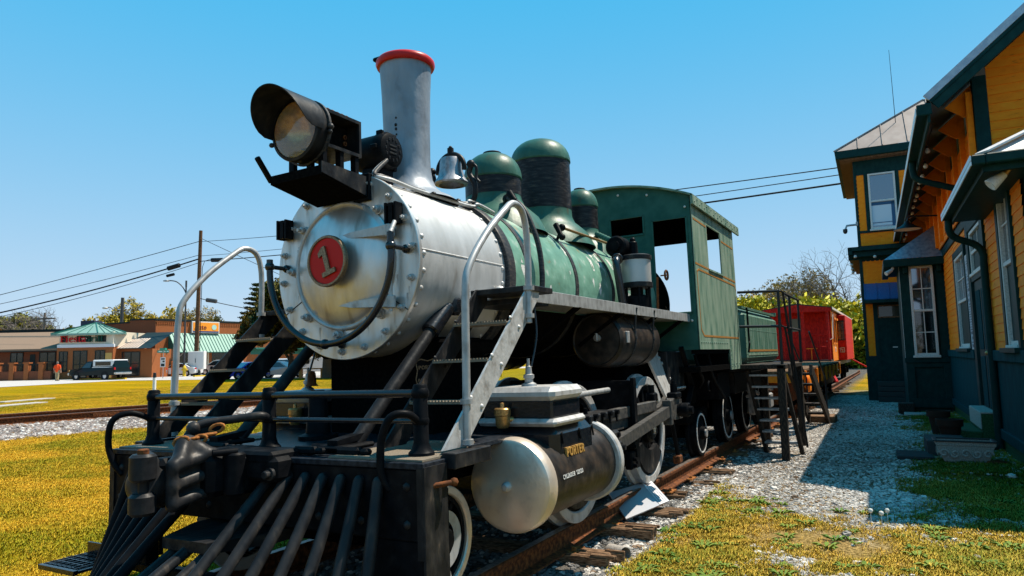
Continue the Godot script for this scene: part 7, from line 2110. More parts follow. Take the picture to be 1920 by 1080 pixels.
	# sign panel (a plain warm print with a script word)
	var sn := Node3D.new(); sn.name = "store_sign"; br.add_child(sn); sn.transform = ft
	m = mb(); m.bb(Vector3(5.2, 5.9, .05), Vector3(9.6, 7.55, .35), .02); put("cabinet", m, M.white_trim, sn)
	m = mb(); m.bb(Vector3(5.35, 6.15, .35), Vector3(9.45, 7.4, .37)); put("panel", m, flat_mat("sign_orange", .85, .30, .03, .4), sn)
	m = mb(); m.bb(Vector3(5.35, 6.0, .35), Vector3(9.45, 6.2, .375)); put("panel_strip", m, flat_mat("sign_blue", .05, .07, .16, .4), sn)
	put("panel_lettering", words("Auto", .8, .03, "Droid Serif"), flat_mat("sign_maroon", .12, .01, .03, .4), sn, T(6.5, 6.7, .39))
	m = mb(); m.cyl(Vector3(8.7, 6.75, .37), Vector3(8.7, 6.75, .40), .38, -1, 24); put("panel_disc", m, flat_mat("sign_aqua", .4, .62, .55, .4), sn)
	# poles and wires
	var up := thing("utility_pole", "tall brown wooden utility pole carrying wires beside the signal cabinet", "utility pole", S(-36.1, gy, 78))
	m = mb(); m.cyl(Vector3.ZERO, Vector3(.17, 16.7, 0), .27, .19, 14); put("pole", m, M.pole_wood, up)
	m = mb(); m.tube([Vector3(.42, .2, .1), Vector3(.5, 12.4, .1)], .035, 6); m.tube([Vector3(.5, 12.4, .1), Vector3(.75, 13.1, .1), Vector3(1.6, 13.4, .1)], .03, 6); put("riser", m, M.wire, up)
	var cabn := thing("signal_cabinet", "white metal signal cabinet mounted low on the utility pole", "cabinet", S(-35.35, gy, 76.8))
	m = mb(); m.bb(Vector3(-.95, .75, -.3), Vector3(.85, 2.75, .35), .03); put("case", m, flat_mat("cabinet_white", .66, .64, .62, .5), cabn)
	m = mb(); m.bb(Vector3(-.9, .82, .35), Vector3(-.06, 2.68, .38), .01); m.bb(Vector3(-.03, .82, .35), Vector3(.8, 2.68, .38), .01); put("door", m, flat_mat("cabinet_white", .66, .64, .62, .5), cabn)
	m = mb(); m.bb(Vector3(-.10, 1.5, .38), Vector3(-.06, 1.95, .42)); put("handle", m, M.frame_far, cabn)
	m = mb(); m.bb(Vector3(-.6, 0, -.25), Vector3(.25, .75, .3)); put("base", m, M.frame_far, cabn)
	var sl := thing("street_lamp", "slim grey street lamp with a long curved arm in front of the brick store", "street lamp", S(-36.25, gy, 75.5))
	m = mb(); m.cyl(Vector3.ZERO, Vector3(.0, 9.9, 0), .12, .08, 10); m.tube(smooth_path([Vector3(0, 9.2, 0), Vector3(-.4, 9.9, 0), Vector3(-1.1, 10.5, 0), Vector3(-1.9, 10.65, 0)]), .06, 8); m.cyl(Vector3(0, 9.9, 0), Vector3(0, 10.6, 0), .1, -1, 10); put("pole", m, flat_mat("lamp_pole", .05, .05, .055, .5, .3), sl)
	m = mb(); m.ball(Vector3(-2.2, 10.62, 0), .3, 12, Vector3(1.4, .35, .6)); put("lamp_head", m, M.steel_grey, sl)
	var s2 := thing("street_lamp", "dark lamp pole with cobra arm rising behind the flat brick roofs", "street lamp", S(-60.2, gy, 105))
	m = mb(); m.cyl(Vector3.ZERO, Vector3(0, 11.7, 0), .3, .22, 10); m.tube(smooth_path([Vector3(0, 8.9, 0), Vector3(-.8, 9.4, 0), Vector3(-1.8, 10.2, 0), Vector3(-2.3, 10.2, 0)]), .06, 8); put("pole", m, flat_mat("lamp_pole", .05, .05, .055, .5, .3), s2)
	m = mb(); m.ball(Vector3(-2.6, 10.15, 0), .4, 12, Vector3(1.3, .4, .7)); put("lamp_head", m, M.white_trim, s2)
	var tp := thing("utility_pole", "far grey utility pole with a crossarm among the trees behind the restaurant", "utility pole", S(-72.1, gy, 105))
	m = mb(); m.cyl(Vector3.ZERO, Vector3(0, 9.6, 0), .22, .16, 10); put("pole", m, M.bark_grey, tp)
	m = mb(); m.box(Vector3(0, 8.7, 0), Vector3(3.2, .2, .2)); m.box(Vector3(0, 8.2, 0), Vector3(1.8, .14, .2)); put("crossarm", m, M.bark_grey, tp)
	var wires := [
		["uppermost thin wire left of the utility pole", Vector3(-75.5, 5.6, -78), Vector3(-36.0, 15.2, -78), .04, .25, 0],
		["second thin wire left of the utility pole", Vector3(-75.5, 5.35, -78), Vector3(-36.0, 13.6, -78), .032, .5, 0],
		["thick bundled cable left of the utility pole", Vector3(-75.5, 4.6, -78), Vector3(-36.0, 13.15, -78), .085, .9, 1],
		["lowest thin wire left of the utility pole", Vector3(-75.5, 4.3, -78), Vector3(-36.0, 12.7, -78), .035, 1.0, 0],
		["top wire from the utility pole past the cab roof to the tower", Vector3(-36.0, 15.15, -78), Vector3(16.41, 9.58, -30), .028, .45, 0],
		["middle wire from the utility pole past the cab roof to the tower", Vector3(-36.0, 13.47, -78), Vector3(16.38, 9.26, -30), .024, .45, 0],
		["thick cable from the utility pole past the cab roof to the tower", Vector3(-36.0, 12.85, -78), Vector3(16.35, 8.84, -30), .048, .45, 2],
		["slanting wire falling right from the pole top", Vector3(-36.0, 15.6, -78), Vector3(-19.0, 7.6, -78), .03, .1, 0],
		["service wire dropping right from the utility pole", Vector3(-36.0, 8.6, -78), Vector3(-27.0, 6.9, -85), .045, .25, 0],
		["low service wire over the restaurant roof", Vector3(-75, 4.2, -76), Vector3(-50.0, 6.4, -74), .03, .2, 0],
	]
	for w in wires:
		var a: Vector3 = w[1]; var b: Vector3 = w[2]
		if w[1].y < 0:   # these run on past the frame behind the loco to a pole we never see
			var t := (8.0 - a.y) / (b.y - a.y)
			a = a.lerp(b, t)
		var pts := []
		for i in 25:
			var t := i / 24.0
			pts.append(a.lerp(b, t) - Vector3(0, float(w[4]) * 4.0 * t * (1 - t) , 0))
		var o := thing("overhead_wire", w[0], "wire", SF, "overhead wires")
		put("cable", mb().tube(pts, w[3], 5), M.wire, o)
		if w[5] == 1:
			m = mb(); m.cyl(Vector3(-39.6, 12.05, -77.9), Vector3(-38.2, 12.45, -77.9), .26, -1, 10, .05); m.cyl(Vector3(-39.7, 11.2, -77.9), Vector3(-38.8, 11.4, -77.9), .16, -1, 10, .04); put("splice_case", m, M.wire, o)
		if w[5] == 2:
			m = mb(); m.cyl(Vector3(-34.6, 12.95, -77.9), Vector3(-33.2, 12.95, -77.9), .24, -1, 10, .05); put("splice_case", m, M.wire, o)
	var sc := thing("cable_splice_case", "grey splice case hanging on the service wire right of the pole", "splice case", S(-34.5, 8.25, 78))
	put("case", mb().cyl(Vector3(-.6, .12, 0), Vector3(.6, -.08, 0), .24, -1, 12, .05), flat_mat("lamp_pole", .05, .05, .055, .5, .3), sc)
	# street sign
	var sg := thing("street_sign", "green street name blades on a post above a small black and white notice", "sign", S(-34.45, gy, 67.5))
	m = mb(); m.cyl(Vector3.ZERO, Vector3(0, 2.9, 0), .035, -1, 8); put("post", m, M.steel_grey, sg)
	m = mb(); m.bb(Vector3(-.62, 2.52, -.01), Vector3(.55, 2.78, .01)); m.bb(Vector3(-.30, 2.80, -.2), Vector3(.22, 2.98, .2)); put("name_blade", m, flat_mat("sign_street", .01, .24, .17, .4), sg)
	m = mb(); m.bb(Vector3(-.5, 2.60, .012), Vector3(-.12, 2.70, .016)); m.bb(Vector3(.0, 2.60, .012), Vector3(.2, 2.70, .016)); m.bb(Vector3(.3, 2.60, .012), Vector3(.5, 2.70, .016)); put("blade_print", m, flat_mat("sign_pale2", .6, .7, .66, .4), sg)
	m = mb(); m.bb(Vector3(-.28, 1.12, .03), Vector3(.22, 2.08, .05)); var nt := put("notice", m, flat_mat("sign_white", .6, .56, .54, .4), sg)
	m = mb(); m.bb(Vector3(-.2, 1.85, .05), Vector3(.15, 1.98, .055)); m.bb(Vector3(-.05, 1.6, .05), Vector3(.15, 1.75, .055)); m.bb(Vector3(-.2, 1.2, .05), Vector3(.15, 1.45, .055)); put("notice_print", m, M.frame_far, nt)
	var hy := thing("fire_hydrant", "yellow fire hydrant at the kerb by the street lamp foot", "fire hydrant", S(-35.95, gy, 75.0))
	m = mb(); m.lathe([Vector2(.22, 0), Vector2(.22, .08), Vector2(.16, .1), Vector2(.16, .85), Vector2(.21, .9), Vector2(.2, 1.0), Vector2(.1, 1.15), Vector2(.05, 1.25), Vector2(0, 1.25)], Vector3.ZERO, Vector3.UP, 16, 0, TAU, .3); m.cyl(Vector3(-.32, .75, 0), Vector3(.32, .75, 0), .1, -1, 10, .02); put("body", m, flat_mat("hydrant", .65, .42, .03, .5), hy)
	# picnic table and bench glimpsed by the tree
	var bn := thing("park_bench", "orange brown wooden bench beside the tree trunk by the street", "bench", S(-17.0, gy, 57.5))
	m = mb(); m.bb(Vector3(-1.0, .75, -.3), Vector3(1.3, .85, .3)); put("seat", m, flat_mat("bench_wood", .4, .17, .05, .8), bn)
	for x in [-.8, 1.0]:
		m = mb(); m.bb(Vector3(x - .1, 0, -.25), Vector3(x + .1, .75, .25)); put("leg", m, flat_mat("bench_wood", .4, .17, .05, .8), bn)

func car(called: String, label: String, cat: String, paint: StandardMaterial3D, prof: Array, glassp: Array, wheels: Array, hw: float, at: Transform3D, wr := .33) -> Node3D:
	var o := thing(called, label, cat, at)
	var pp := PackedVector2Array()
	for q in prof: pp.append(Vector2(q[0], q[1]))
	var m := mb()
	# body: side outline swelled across the width, narrower at the roof
	var ks := [[-1.0, .0], [-.94, 1.0], [.94, 1.0], [1.0, .0]]
	var cen := Vector2.ZERO
	for q in pp: cen += q
	cen /= pp.size()
	var belt: float = prof[0][2] if prof[0].size() > 2 else .95
	var ring := func(k: float, infl: float) -> Array:
		var r := []
		for q in pp:
			var qq := cen + (q - cen) * (1.0 - .045 * (1.0 - infl))
			var tum := 1.0 - maxf(q.y - belt, 0) * .30
			r.append(Vector3(qq.x, qq.y, k * hw * tum))
		return r
	var rings := []
	for k in ks: rings.append(ring.call(k[0], k[1]))
	var np := pp.size()
	for i in 3:
		for j in np:
			var a: Vector3 = rings[i][j]; var b: Vector3 = rings[i][(j + 1) % np]; var c: Vector3 = rings[i + 1][(j + 1) % np]; var d: Vector3 = rings[i + 1][j]
			var out := (a + b + c + d) / 4 - Vector3(cen.x, cen.y, 0)
			var e := pp[(j + 1) % np] - pp[j]
			var en := Vector3(e.y, -e.x, 0)
			if en.dot(Vector3(out.x, out.y, 0)) < 0: en = -en
			m.quad(a, b, c, d, en.normalized() + Vector3(0, 0, .0 if i == 1 else signf(out.z) * .8))
	var idx := Geometry2D.triangulate_polygon(pp)
	for i in range(0, idx.size(), 3):
		for s in [0, 3]:
			m.flat(rings[s][idx[i]], rings[s][idx[i + 1]], rings[s][idx[i + 2]], Vector3(0, 0, -1 if s == 0 else 1))
	put("body", m, paint, o)
	for g in glassp:   # side windows on both sides, each its own pane
		for s in [-1.0, 1.0]:
			var gp := PackedVector2Array()
			for q in g: gp.append(Vector2(q[0], q[1]))
			var gi := Geometry2D.triangulate_polygon(gp)
			m = mb()
			for i in range(0, gi.size(), 3):
				var t := []
				for k in 3:
					var q := gp[gi[i + k]]
					t.append(Vector3(q.x, q.y, s * (hw * (1.0 - maxf(q.y - belt, 0) * .30) + .006)))
				m.flat(t[0], t[1], t[2], Vector3(0, 0, s))
			put("side_window", m, M.pane_far, o)
	for x in wheels:
		for s in [-1.0, 1.0]:
			m = mb(); m.lathe([Vector2(wr * .62, -.1), Vector2(wr * .96, -.11), Vector2(wr, -.08), Vector2(wr, .08), Vector2(wr * .96, .11), Vector2(wr * .64, .115), Vector2(wr * .62, .06)], Vector3(x, wr, s * (hw - .09)), Vector3(0, 0, s), 22, 0, TAU, .3)
			var w := put("wheel", m, M.rubber, o)
			m = mb(); m.lathe([Vector2(wr * .64, .08), Vector2(wr * .5, .075), Vector2(wr * .2, .09), Vector2(0, .095)], Vector3(x, wr, s * (hw - .09)), Vector3(0, 0, s), 16, 0, TAU, .3)
			put("rim", m, M.rim, w)
			m = mb(); m.lathe([Vector2(wr * 1.0, .0), Vector2(wr * 1.2, .0)], Vector3(x, wr, s * (hw + .004)), Vector3(0, 0, s), 20, PI * 0, TAU, .3)
			put("wheel_arch", m, M.rubber, w)
	return o

func build_cars() -> void:
	var gy := -.245
	# profile points run along x (front at -x), third number of the first is the belt height
	var pick := [[-2.75, .55, 1.12], [-2.8, .75], [-2.7, 1.0], [-2.3, 1.08], [-1.35, 1.14], [-.75, 1.72], [-.55, 1.80], [.55, 1.82], [.60, 1.84], [2.65, 1.86], [2.85, 1.16], [2.88, .62], [2.7, .45], [-2.6, .42]]
	var pt := flat_mat("pickup_green", .003, .010, .011, .3)
	var o := car("pickup_truck", "dark green pickup with a white topped cargo cap, parked before the restaurant", "pickup truck", pt, pick, [[[-1.15, 1.17], [-.70, 1.66], [-.1, 1.70], [-.1, 1.17]]], [-1.85, 1.70], .96, S(-40.4, gy, 67, -.30), .38)
	var m := mb(); m.bb(Vector3(.10, 1.18, -.93), Vector3(2.68, 1.24, .93)); m.bb(Vector3(.10, 1.24, -.90), Vector3(2.62, 1.93, .90), .08)
	put("cargo_cap", m, flat_mat("cap_white", .62, .61, .60, .35), o)
	for s in [-1.0, 1.0]:
		m = mb(); m.bb(Vector3(.45, 1.36, s * .905 - .006), Vector3(2.35, 1.74, s * .905 + .006)); put("cap_window", m, M.pane_far, o)
		m = mb(); m.bb(Vector3(2.80, .95, s * .90 - .08), Vector3(2.90, 1.18, s * .90 + .06), .01); put("tail_lamp", m, M.taillight, o)
		m = mb(); m.bb(Vector3(-2.83, .80, s * .75 - .18), Vector3(-2.74, .98, s * .75 + .18), .02); put("headlamp", m, M.headlight, o)
	m = mb(); m.bb(Vector3(2.63, 1.32, -.78), Vector3(2.66, 1.86, .78)); put("rear_window", m, flat_mat("pane_blue", .10, .14, .22, .1), o)
	m = mb(); m.bb(Vector3(2.82, .52, -.95), Vector3(3.02, .72, .95), .03); m.bb(Vector3(-2.95, .48, -.95), Vector3(-2.78, .70, .95), .03); put("bumper", m, M.chrome, o)
	m = mb(); m.quad(Vector3(-1.32, 1.16, -.82), Vector3(-1.32, 1.16, .82), Vector3(-.76, 1.70, .72), Vector3(-.76, 1.70, -.72), Vector3(-1, 1, 0)); put("windscreen", m, M.pane_far, o)
	var sed := [[-2.3, .45, .92], [-2.38, .62], [-2.2, .78], [-1.1, .93], [-.35, 1.38], [.0, 1.45], [.75, 1.45], [1.15, 1.36], [1.75, 1.02], [2.3, .98], [2.42, .72], [2.36, .36], [2.1, .26], [-2.1, .26]]
	var sg := [[[-.92, .96], [-.30, 1.34], [.22, 1.39], [.22, .96]], [[.30, .96], [.30, 1.39], [.85, 1.38], [1.4, 1.02]]]
	var cars := [["silver_sedan", "silver sedan parked between the dark pickup and the white sedan", "sedan", flat_mat("car_silver", .50, .49, .50, .25, .5), S(-40.8, gy, 76, -.38)], ["white_sedan", "white sedan parked behind the street sign under the awning", "sedan", flat_mat("car_white", .68, .67, .68, .2), S(-37.5, gy, 77, -.12)]]
	for c in cars:
		var k := car(c[0], c[1], c[2], c[3], sed, sg, [-1.42, 1.42], .88, c[4], .33)
		for s in [-1.0, 1.0]:
			m = mb(); m.bb(Vector3(2.3, .74, s * .66 - .16), Vector3(2.42, .92, s * .66 + .16), .02); put("tail_lamp", m, M.taillight, k)
			m = mb(); m.bb(Vector3(-2.38, .62, s * .66 - .16), Vector3(-2.26, .74, s * .66 + .16), .02); put("headlamp", m, M.rim, k)
		m = mb(); m.quad(Vector3(1.20, 1.34, -.62), Vector3(1.20, 1.34, .62), Vector3(1.74, 1.04, .72), Vector3(1.74, 1.04, -.72), Vector3(1, 1, 0)); put("rear_window", m, M.pane_far, k)
		m = mb(); m.quad(Vector3(-1.06, .96, -.74), Vector3(-1.06, .96, .74), Vector3(-.38, 1.37, .64), Vector3(-.38, 1.37, -.64), Vector3(-1, 1, 0)); put("windscreen", m, M.pane_far, k)
	var vp := [[-2.45, .45, 1.05], [-2.5, .7], [-2.3, .95], [-1.5, 1.1], [-.6, 1.66], [-.2, 1.76], [2.0, 1.76], [2.35, 1.6], [2.5, 1.0], [2.5, .45], [2.3, .28], [-2.3, .28]]
	car("silver_minivan", "pale silver minivan parked right of the signal cabinet", "minivan", flat_mat("car_beige", .50, .45, .42, .25, .4), vp, [[[-1.2, 1.12], [-.5, 1.6], [.1, 1.66], [.1, 1.12]], [[.2, 1.12], [.2, 1.66], [1.1, 1.66], [1.1, 1.12]], [[1.2, 1.12], [1.2, 1.66], [1.95, 1.64], [2.15, 1.12]]], [-1.5, 1.5], .95, S(-34.9, gy, 82, -.1), .34)
	car("blue_car", "bright blue car seen between the black ladder stringers", "car", flat_mat("car_blue", .008, .05, .48, .15), sed, sg, [-1.42, 1.42], .88, S(-23.2, gy, 60, .9), .33)
	var bl: Node3D = get_node("blue_car")
	m = mb(); m.quad(Vector3(-1.06, .97, -.74), Vector3(-1.06, .97, .74), Vector3(-.38, 1.38, .64), Vector3(-.38, 1.38, -.64), Vector3(-1, 1, 0)); put("windscreen", m, flat_mat("pane_teal", .05, .28, .38, .08), bl)
	car("grey_car", "silver grey car with a dark spoked wheel right of the blue car", "car", flat_mat("car_grey", .36, .36, .38, .25, .4), sed, sg, [-1.42, 1.42], .88, S(-20.9, gy, 61.5, 3.0), .34)
	car("white_truck", "white pickup truck behind the tree trunk, seen under the smokebox", "pickup truck", flat_mat("car_white", .68, .67, .68, .2), pick, [[[-1.15, 1.17], [-.70, 1.66], [-.1, 1.70], [-.1, 1.17]]], [-1.85, 1.60], .96, S(-18.9, gy, 64.5, .1), .40)
	car("white_van", "small white vehicle far behind the blue car", "car", flat_mat("car_white", .68, .67, .68, .2), vp, [[[-1.2, 1.12], [-.5, 1.6], [2.15, 1.62], [2.2, 1.12]]], [-1.5, 1.5], .95, S(-28.8, gy, 82, .2), .34)

# ---------- people: one smooth skin over a skeleton (surface nets) ----------
func flesh(bones: Array, cell: float, k := .03) -> ArrayMesh:   # bones: [a, b, ra, rb]
	var lo := Vector3.INF; var hi := -Vector3.INF
	for b in bones:
		var r: float = maxf(b[2], b[3]) + cell * 2
		lo = lo.min(b[0] - Vector3.ONE * r).min(b[1] - Vector3.ONE * r); hi = hi.max(b[0] + Vector3.ONE * r).max(b[1] + Vector3.ONE * r)
	var n := Vector3i(((hi - lo) / cell).ceil()) + Vector3i.ONE
	var f := PackedFloat32Array(); f.resize(n.x * n.y * n.z); f.fill(9.0)
	for b in bones:
		var a: Vector3 = b[0]; var d: Vector3 = b[1] - b[0]; var l2 := maxf(d.length_squared(), 1e-9)
		var r: float = maxf(b[2], b[3]) + k + cell * 1.5
		var i0 := Vector3i(((a.min(b[1]) - Vector3.ONE * r - lo) / cell).floor()).clamp(Vector3i.ZERO, n - Vector3i.ONE)
		var i1 := Vector3i(((a.max(b[1]) + Vector3.ONE * r - lo) / cell).ceil()).clamp(Vector3i.ZERO, n - Vector3i.ONE)
		for z in range(i0.z, i1.z + 1):
			for y in range(i0.y, i1.y + 1):
				for x in range(i0.x, i1.x + 1):
					var p := lo + Vector3(x, y, z) * cell
					var t := clampf((p - a).dot(d) / l2, 0, 1)
					var v: float = (p - a - d * t).length() - lerpf(b[2], b[3], t)
					var ix := (z * n.y + y) * n.x + x
					var o := f[ix]
					var h := clampf(.5 + .5 * (o - v) / k, 0, 1)
					f[ix] = lerpf(o, v, h) - k * h * (1 - h)
	var m := mb()
	var vid := {}
	var pos := []
	for z in n.z - 1:
		for y in n.y - 1:
			for x in n.x - 1:
				var s := Vector3.ZERO; var c := 0
				var e := [0, 0, 0, 0, 0, 0, 0, 0]
				var vv := []
				for q in 8: vv.append(f[((z + (q >> 2)) * n.y + y + ((q >> 1) & 1)) * n.x + x + (q & 1)])
				var neg := 0
				for q in 8: neg += 1 if vv[q] < 0 else 0
				if neg == 0 or neg == 8: continue
				for q in 8:
					for ax in [1, 2, 4]:
						if q & ax: continue
						var u: float = vv[q]; var w: float = vv[q | ax]
						if (u < 0) != (w < 0):
							var t := u / (u - w)
							s += Vector3(q & 1, (q >> 1) & 1, q >> 2) + Vector3(1 if ax == 1 else 0, 1 if ax == 2 else 0, 1 if ax == 4 else 0) * t; c += 1
				vid[Vector3i(x, y, z)] = pos.size()
				pos.append(lo + (Vector3(x, y, z) + s / c) * cell)
	var g := func(p: Vector3) -> Vector3:
		var out := Vector3.ZERO
		var best := 9.0
		for b in bones:
			var d: Vector3 = b[1] - b[0]
			var t := clampf((p - b[0]).dot(d) / maxf(d.length_squared(), 1e-9), 0, 1)
			var w: Vector3 = p - b[0] - d * t
			var v: float = w.length() - lerpf(b[2], b[3], t)
			var wt := exp(-maxf(v, 0) * 60.0)
			out += w.normalized() * wt
		return out.normalized()
	var nor := []
	for p in pos: nor.append(g.call(p))
	for key in vid:
		var x: int = key.x; var y: int = key.y; var z: int = key.z
		for ax in 3:
			var du = [Vector3i(0, 1, 0), Vector3i(0, 0, 1), Vector3i(1, 0, 0)][ax]; var dv = [Vector3i(0, 0, 1), Vector3i(1, 0, 0), Vector3i(0, 1, 0)][ax]
			var st = [Vector3i(1, 0, 0), Vector3i(0, 1, 0), Vector3i(0, 0, 1)][ax]
			var p0: Vector3i = key
			var a: float = f[(p0.z * n.y + p0.y) * n.x + p0.x]
			var p1: Vector3i = p0 + st
			var b2: float = f[(p1.z * n.y + p1.y) * n.x + p1.x]
			if (a < 0) == (b2 < 0): continue
			var q := [p0, p0 - du, p0 - du - dv, p0 - dv]
			var ok := true
			for c in q: ok = ok and vid.has(c)
			if not ok: continue
			var i := [vid[q[0]], vid[q[1]], vid[q[2]], vid[q[3]]]
			m.tri(pos[i[0]], pos[i[1]], pos[i[2]], nor[i[0]], nor[i[1]], nor[i[2]]); m.tri(pos[i[0]], pos[i[2]], pos[i[3]], nor[i[0]], nor[i[2]], nor[i[3]])
	return m.mesh()

func hand_bones(w: Vector3, s: float) -> Array:
	var b := [[w, w + Vector3(0, -.08, 0), .028, .034]]
	var l := [.075, .085, .08, .06]
	for i in 4:
		var o := w + Vector3(s * .01, -.09, -.03 + i * .02)
		var p := o + Vector3(-s * .004, -l[i] * .5, 0); var q := p + Vector3(-s * .018, -l[i] * .45, 0)
		b.append([o, p, .0095, .009]); b.append([p, q, .009, .008])
	b.append([w + Vector3(0, -.03, .025), w + Vector3(-s * .01, -.075, .05), .012, .010]); b.append([w + Vector3(-s * .01, -.075, .05), w + Vector3(-s * .015, -.105, .052), .010, .009])
	return b

func person(label: String, at: Transform3D, shirt: Material, trousers: Material, hair: Material, h: float) -> void:   # faces -z
	var o := thing("person", label, "person", at)
	o.scale = Vector3.ONE * h / 1.75
	var V3 := func(a, b, c): return Vector3(a, b, c)
	var body := []
	body.append_array([[V3.call(0, .98, 0), V3.call(0, 1.25, .0), .15, .155], [V3.call(0, 1.25, 0), V3.call(0, 1.42, .01), .15, .11], [V3.call(-.16, 1.41, .01), V3.call(.16, 1.41, .01), .06, .06], [V3.call(0, 1.45, .01), V3.call(0, 1.56, -.01), .056, .054]])
	body.append_array([[V3.call(0, 1.63, -.01), V3.call(0, 1.66, .0), .085, .092], [V3.call(0, 1.57, -.04), V3.call(0, 1.58, -.05), .055, .05], [V3.call(0, 1.60, -.10), V3.call(0, 1.62, -.095), .014, .010], [V3.call(-.09, 1.61, 0), V3.call(-.095, 1.64, .01), .014, .016], [V3.call(.09, 1.61, 0), V3.call(.095, 1.64, .01), .014, .016]])
	for s in [-1.0, 1.0]:
		var el: Vector3 = V3.call(s * .285, 1.13, .03); var wr: Vector3 = V3.call(s * .29, .89, -.04)
		body.append_array([[V3.call(s * .19, 1.39, .01), el, .056, .042], [el, wr, .042, .029]])
		var kn: Vector3 = V3.call(s * .105, .50, -.02 + s * .03); var an: Vector3 = V3.call(s * .11, .09, .02 + s * .06)
		body.append_array([[V3.call(s * .09, .93, 0), kn, .088, .058], [kn, an, .056, .04], [an + Vector3(0, -.045, .03), an + Vector3(s * .02, -.06, -.16), .042, .036]])
	for s in [-1.0, 1.0]: body.append_array(hand_bones(V3.call(s * .29, .89, -.04), s))
	put("body", flesh(body, .014, .03), M.skin, o)
	var sb := [[V3.call(0, .95, 0), V3.call(0, 1.22, 0), .185, .175], [V3.call(0, 1.22, 0), V3.call(0, 1.40, .01), .172, .13], [V3.call(-.17, 1.405, .01), V3.call(.17, 1.405, .01), .078, .078]]
	for s in [-1.0, 1.0]: sb.append([V3.call(s * .19, 1.39, .01), V3.call(s * .265, 1.20, .025), .074, .07])
	put("shirt", flesh(sb, .022, .04), shirt, o)
	var tb := [[V3.call(-.05, .93, 0), V3.call(.05, .93, 0), .15, .15]]
	for s in [-1.0, 1.0]:
		var kn: Vector3 = V3.call(s * .105, .50, -.02 + s * .03); var an: Vector3 = V3.call(s * .11, .12, .02 + s * .06)
		tb.append_array([[V3.call(s * .09, .9, 0), kn, .108, .082], [kn, an, .08, .066]])
	put("trousers", flesh(tb, .022, .03), trousers, o)
	var sh := []
	for s in [-1.0, 1.0]:
		var an: Vector3 = V3.call(s * .11, .09, .02 + s * .06)
		sh.append([an + Vector3(0, -.045, .04), an + Vector3(s * .02, -.055, -.17), .05, .044])
	put("shoes", flesh(sh, .02, .02), flat_mat("shoe", .05, .04, .035, .6), o)
	put("hair", flesh([[V3.call(0, 1.67, .012), V3.call(0, 1.69, .02), .096, .09], [V3.call(0, 1.60, .05), V3.call(0, 1.66, .03), .06, .08]], .014, .03), hair, o)

func build_people() -> void:
	person("person in bright orange red shirt and khaki trousers standing by the dark pickup", S(-43.85, -.26, 66, .1), flat_mat("shirt_orange", .75, .07, .012, .7), flat_mat("khaki", .36, .27, .15, .8), flat_mat("grey_hair", .18, .15, .13, .8), 1.83)
	person("person with white hair and dark jacket standing behind the hood of the dark pickup", S(-43.6, -.26, 71.5, -.3), flat_mat("jacket_dark", .02, .02, .022, .8), flat_mat("jacket_dark", .02, .02, .022, .8), flat_mat("white_hair", .6, .55, .48, .8), 1.76)
# ---------- trees ----------
func leaf_mesh(sd: int, n: int, size: float, spread: float) -> ArrayMesh:   # a small spray of leaf faces
	var r := RandomNumberGenerator.new(); r.seed = sd
	var m := mb(); m.use_col = true
	for i in n:
		var c := Vector3(r.randf_range(-1, 1), r.randf_range(-1, 1), r.randf_range(-1, 1)) * spread
		var u := Vector3(r.randf_range(-1, 1), r.randf_range(-1, 1), r.randf_range(-1, 1)).normalized()
		var w := u.cross(Vector3(r.randf(), r.randf(), r.randf()).normalized()).normalized()
		var nn := (c.normalized() + Vector3.UP * .4).normalized()
		var s := size * r.randf_range(.6, 1.2)
		var k := r.randf_range(.7, 1.3)
		m.col = Color(k, k * r.randf_range(.9, 1.08), k * .9)
		m.tri(c - u * s, c + w * s * .5, c + u * s, nn, nn, nn); m.tri(c - u * s, c - w * s * .5, c + u * s, nn, nn, nn)
	return m.mesh()

func branch(m: MB, tips: Array, p: Vector3, d: Vector3, len: float, r: float, depth: int, rg: RandomNumberGenerator, spreadk: float) -> void:
	var pts := [p]
	var q := p; var dd := d
	for i in 3:
		dd = (dd + Vector3(rg.randf_range(-.18, .18), rg.randf_range(-.05, .14), rg.randf_range(-.18, .18))).normalized()
		q += dd * len / 3
		pts.append(q)
	m.tube(pts, r, 6 if depth > 2 else 4, r * .62)
	if depth <= 2: tips.append(pts[2])
	if depth == 0:
		tips.append(q); return
	var n := 3 if depth > 1 else 3
	for i in n:
		var a := TAU * (i + rg.randf() * .7) / n
		var side := dd.cross(Vector3(cos(a), .3, sin(a))).normalized()
		var nd := (dd * rg.randf_range(.55, .9) + side * rg.randf_range(.45, .85) * spreadk).normalized()
		branch(m, tips, pts[2 if i == 0 else 3], nd, len * rg.randf_range(.62, .82), r * .6, depth - 1, rg, spreadk)

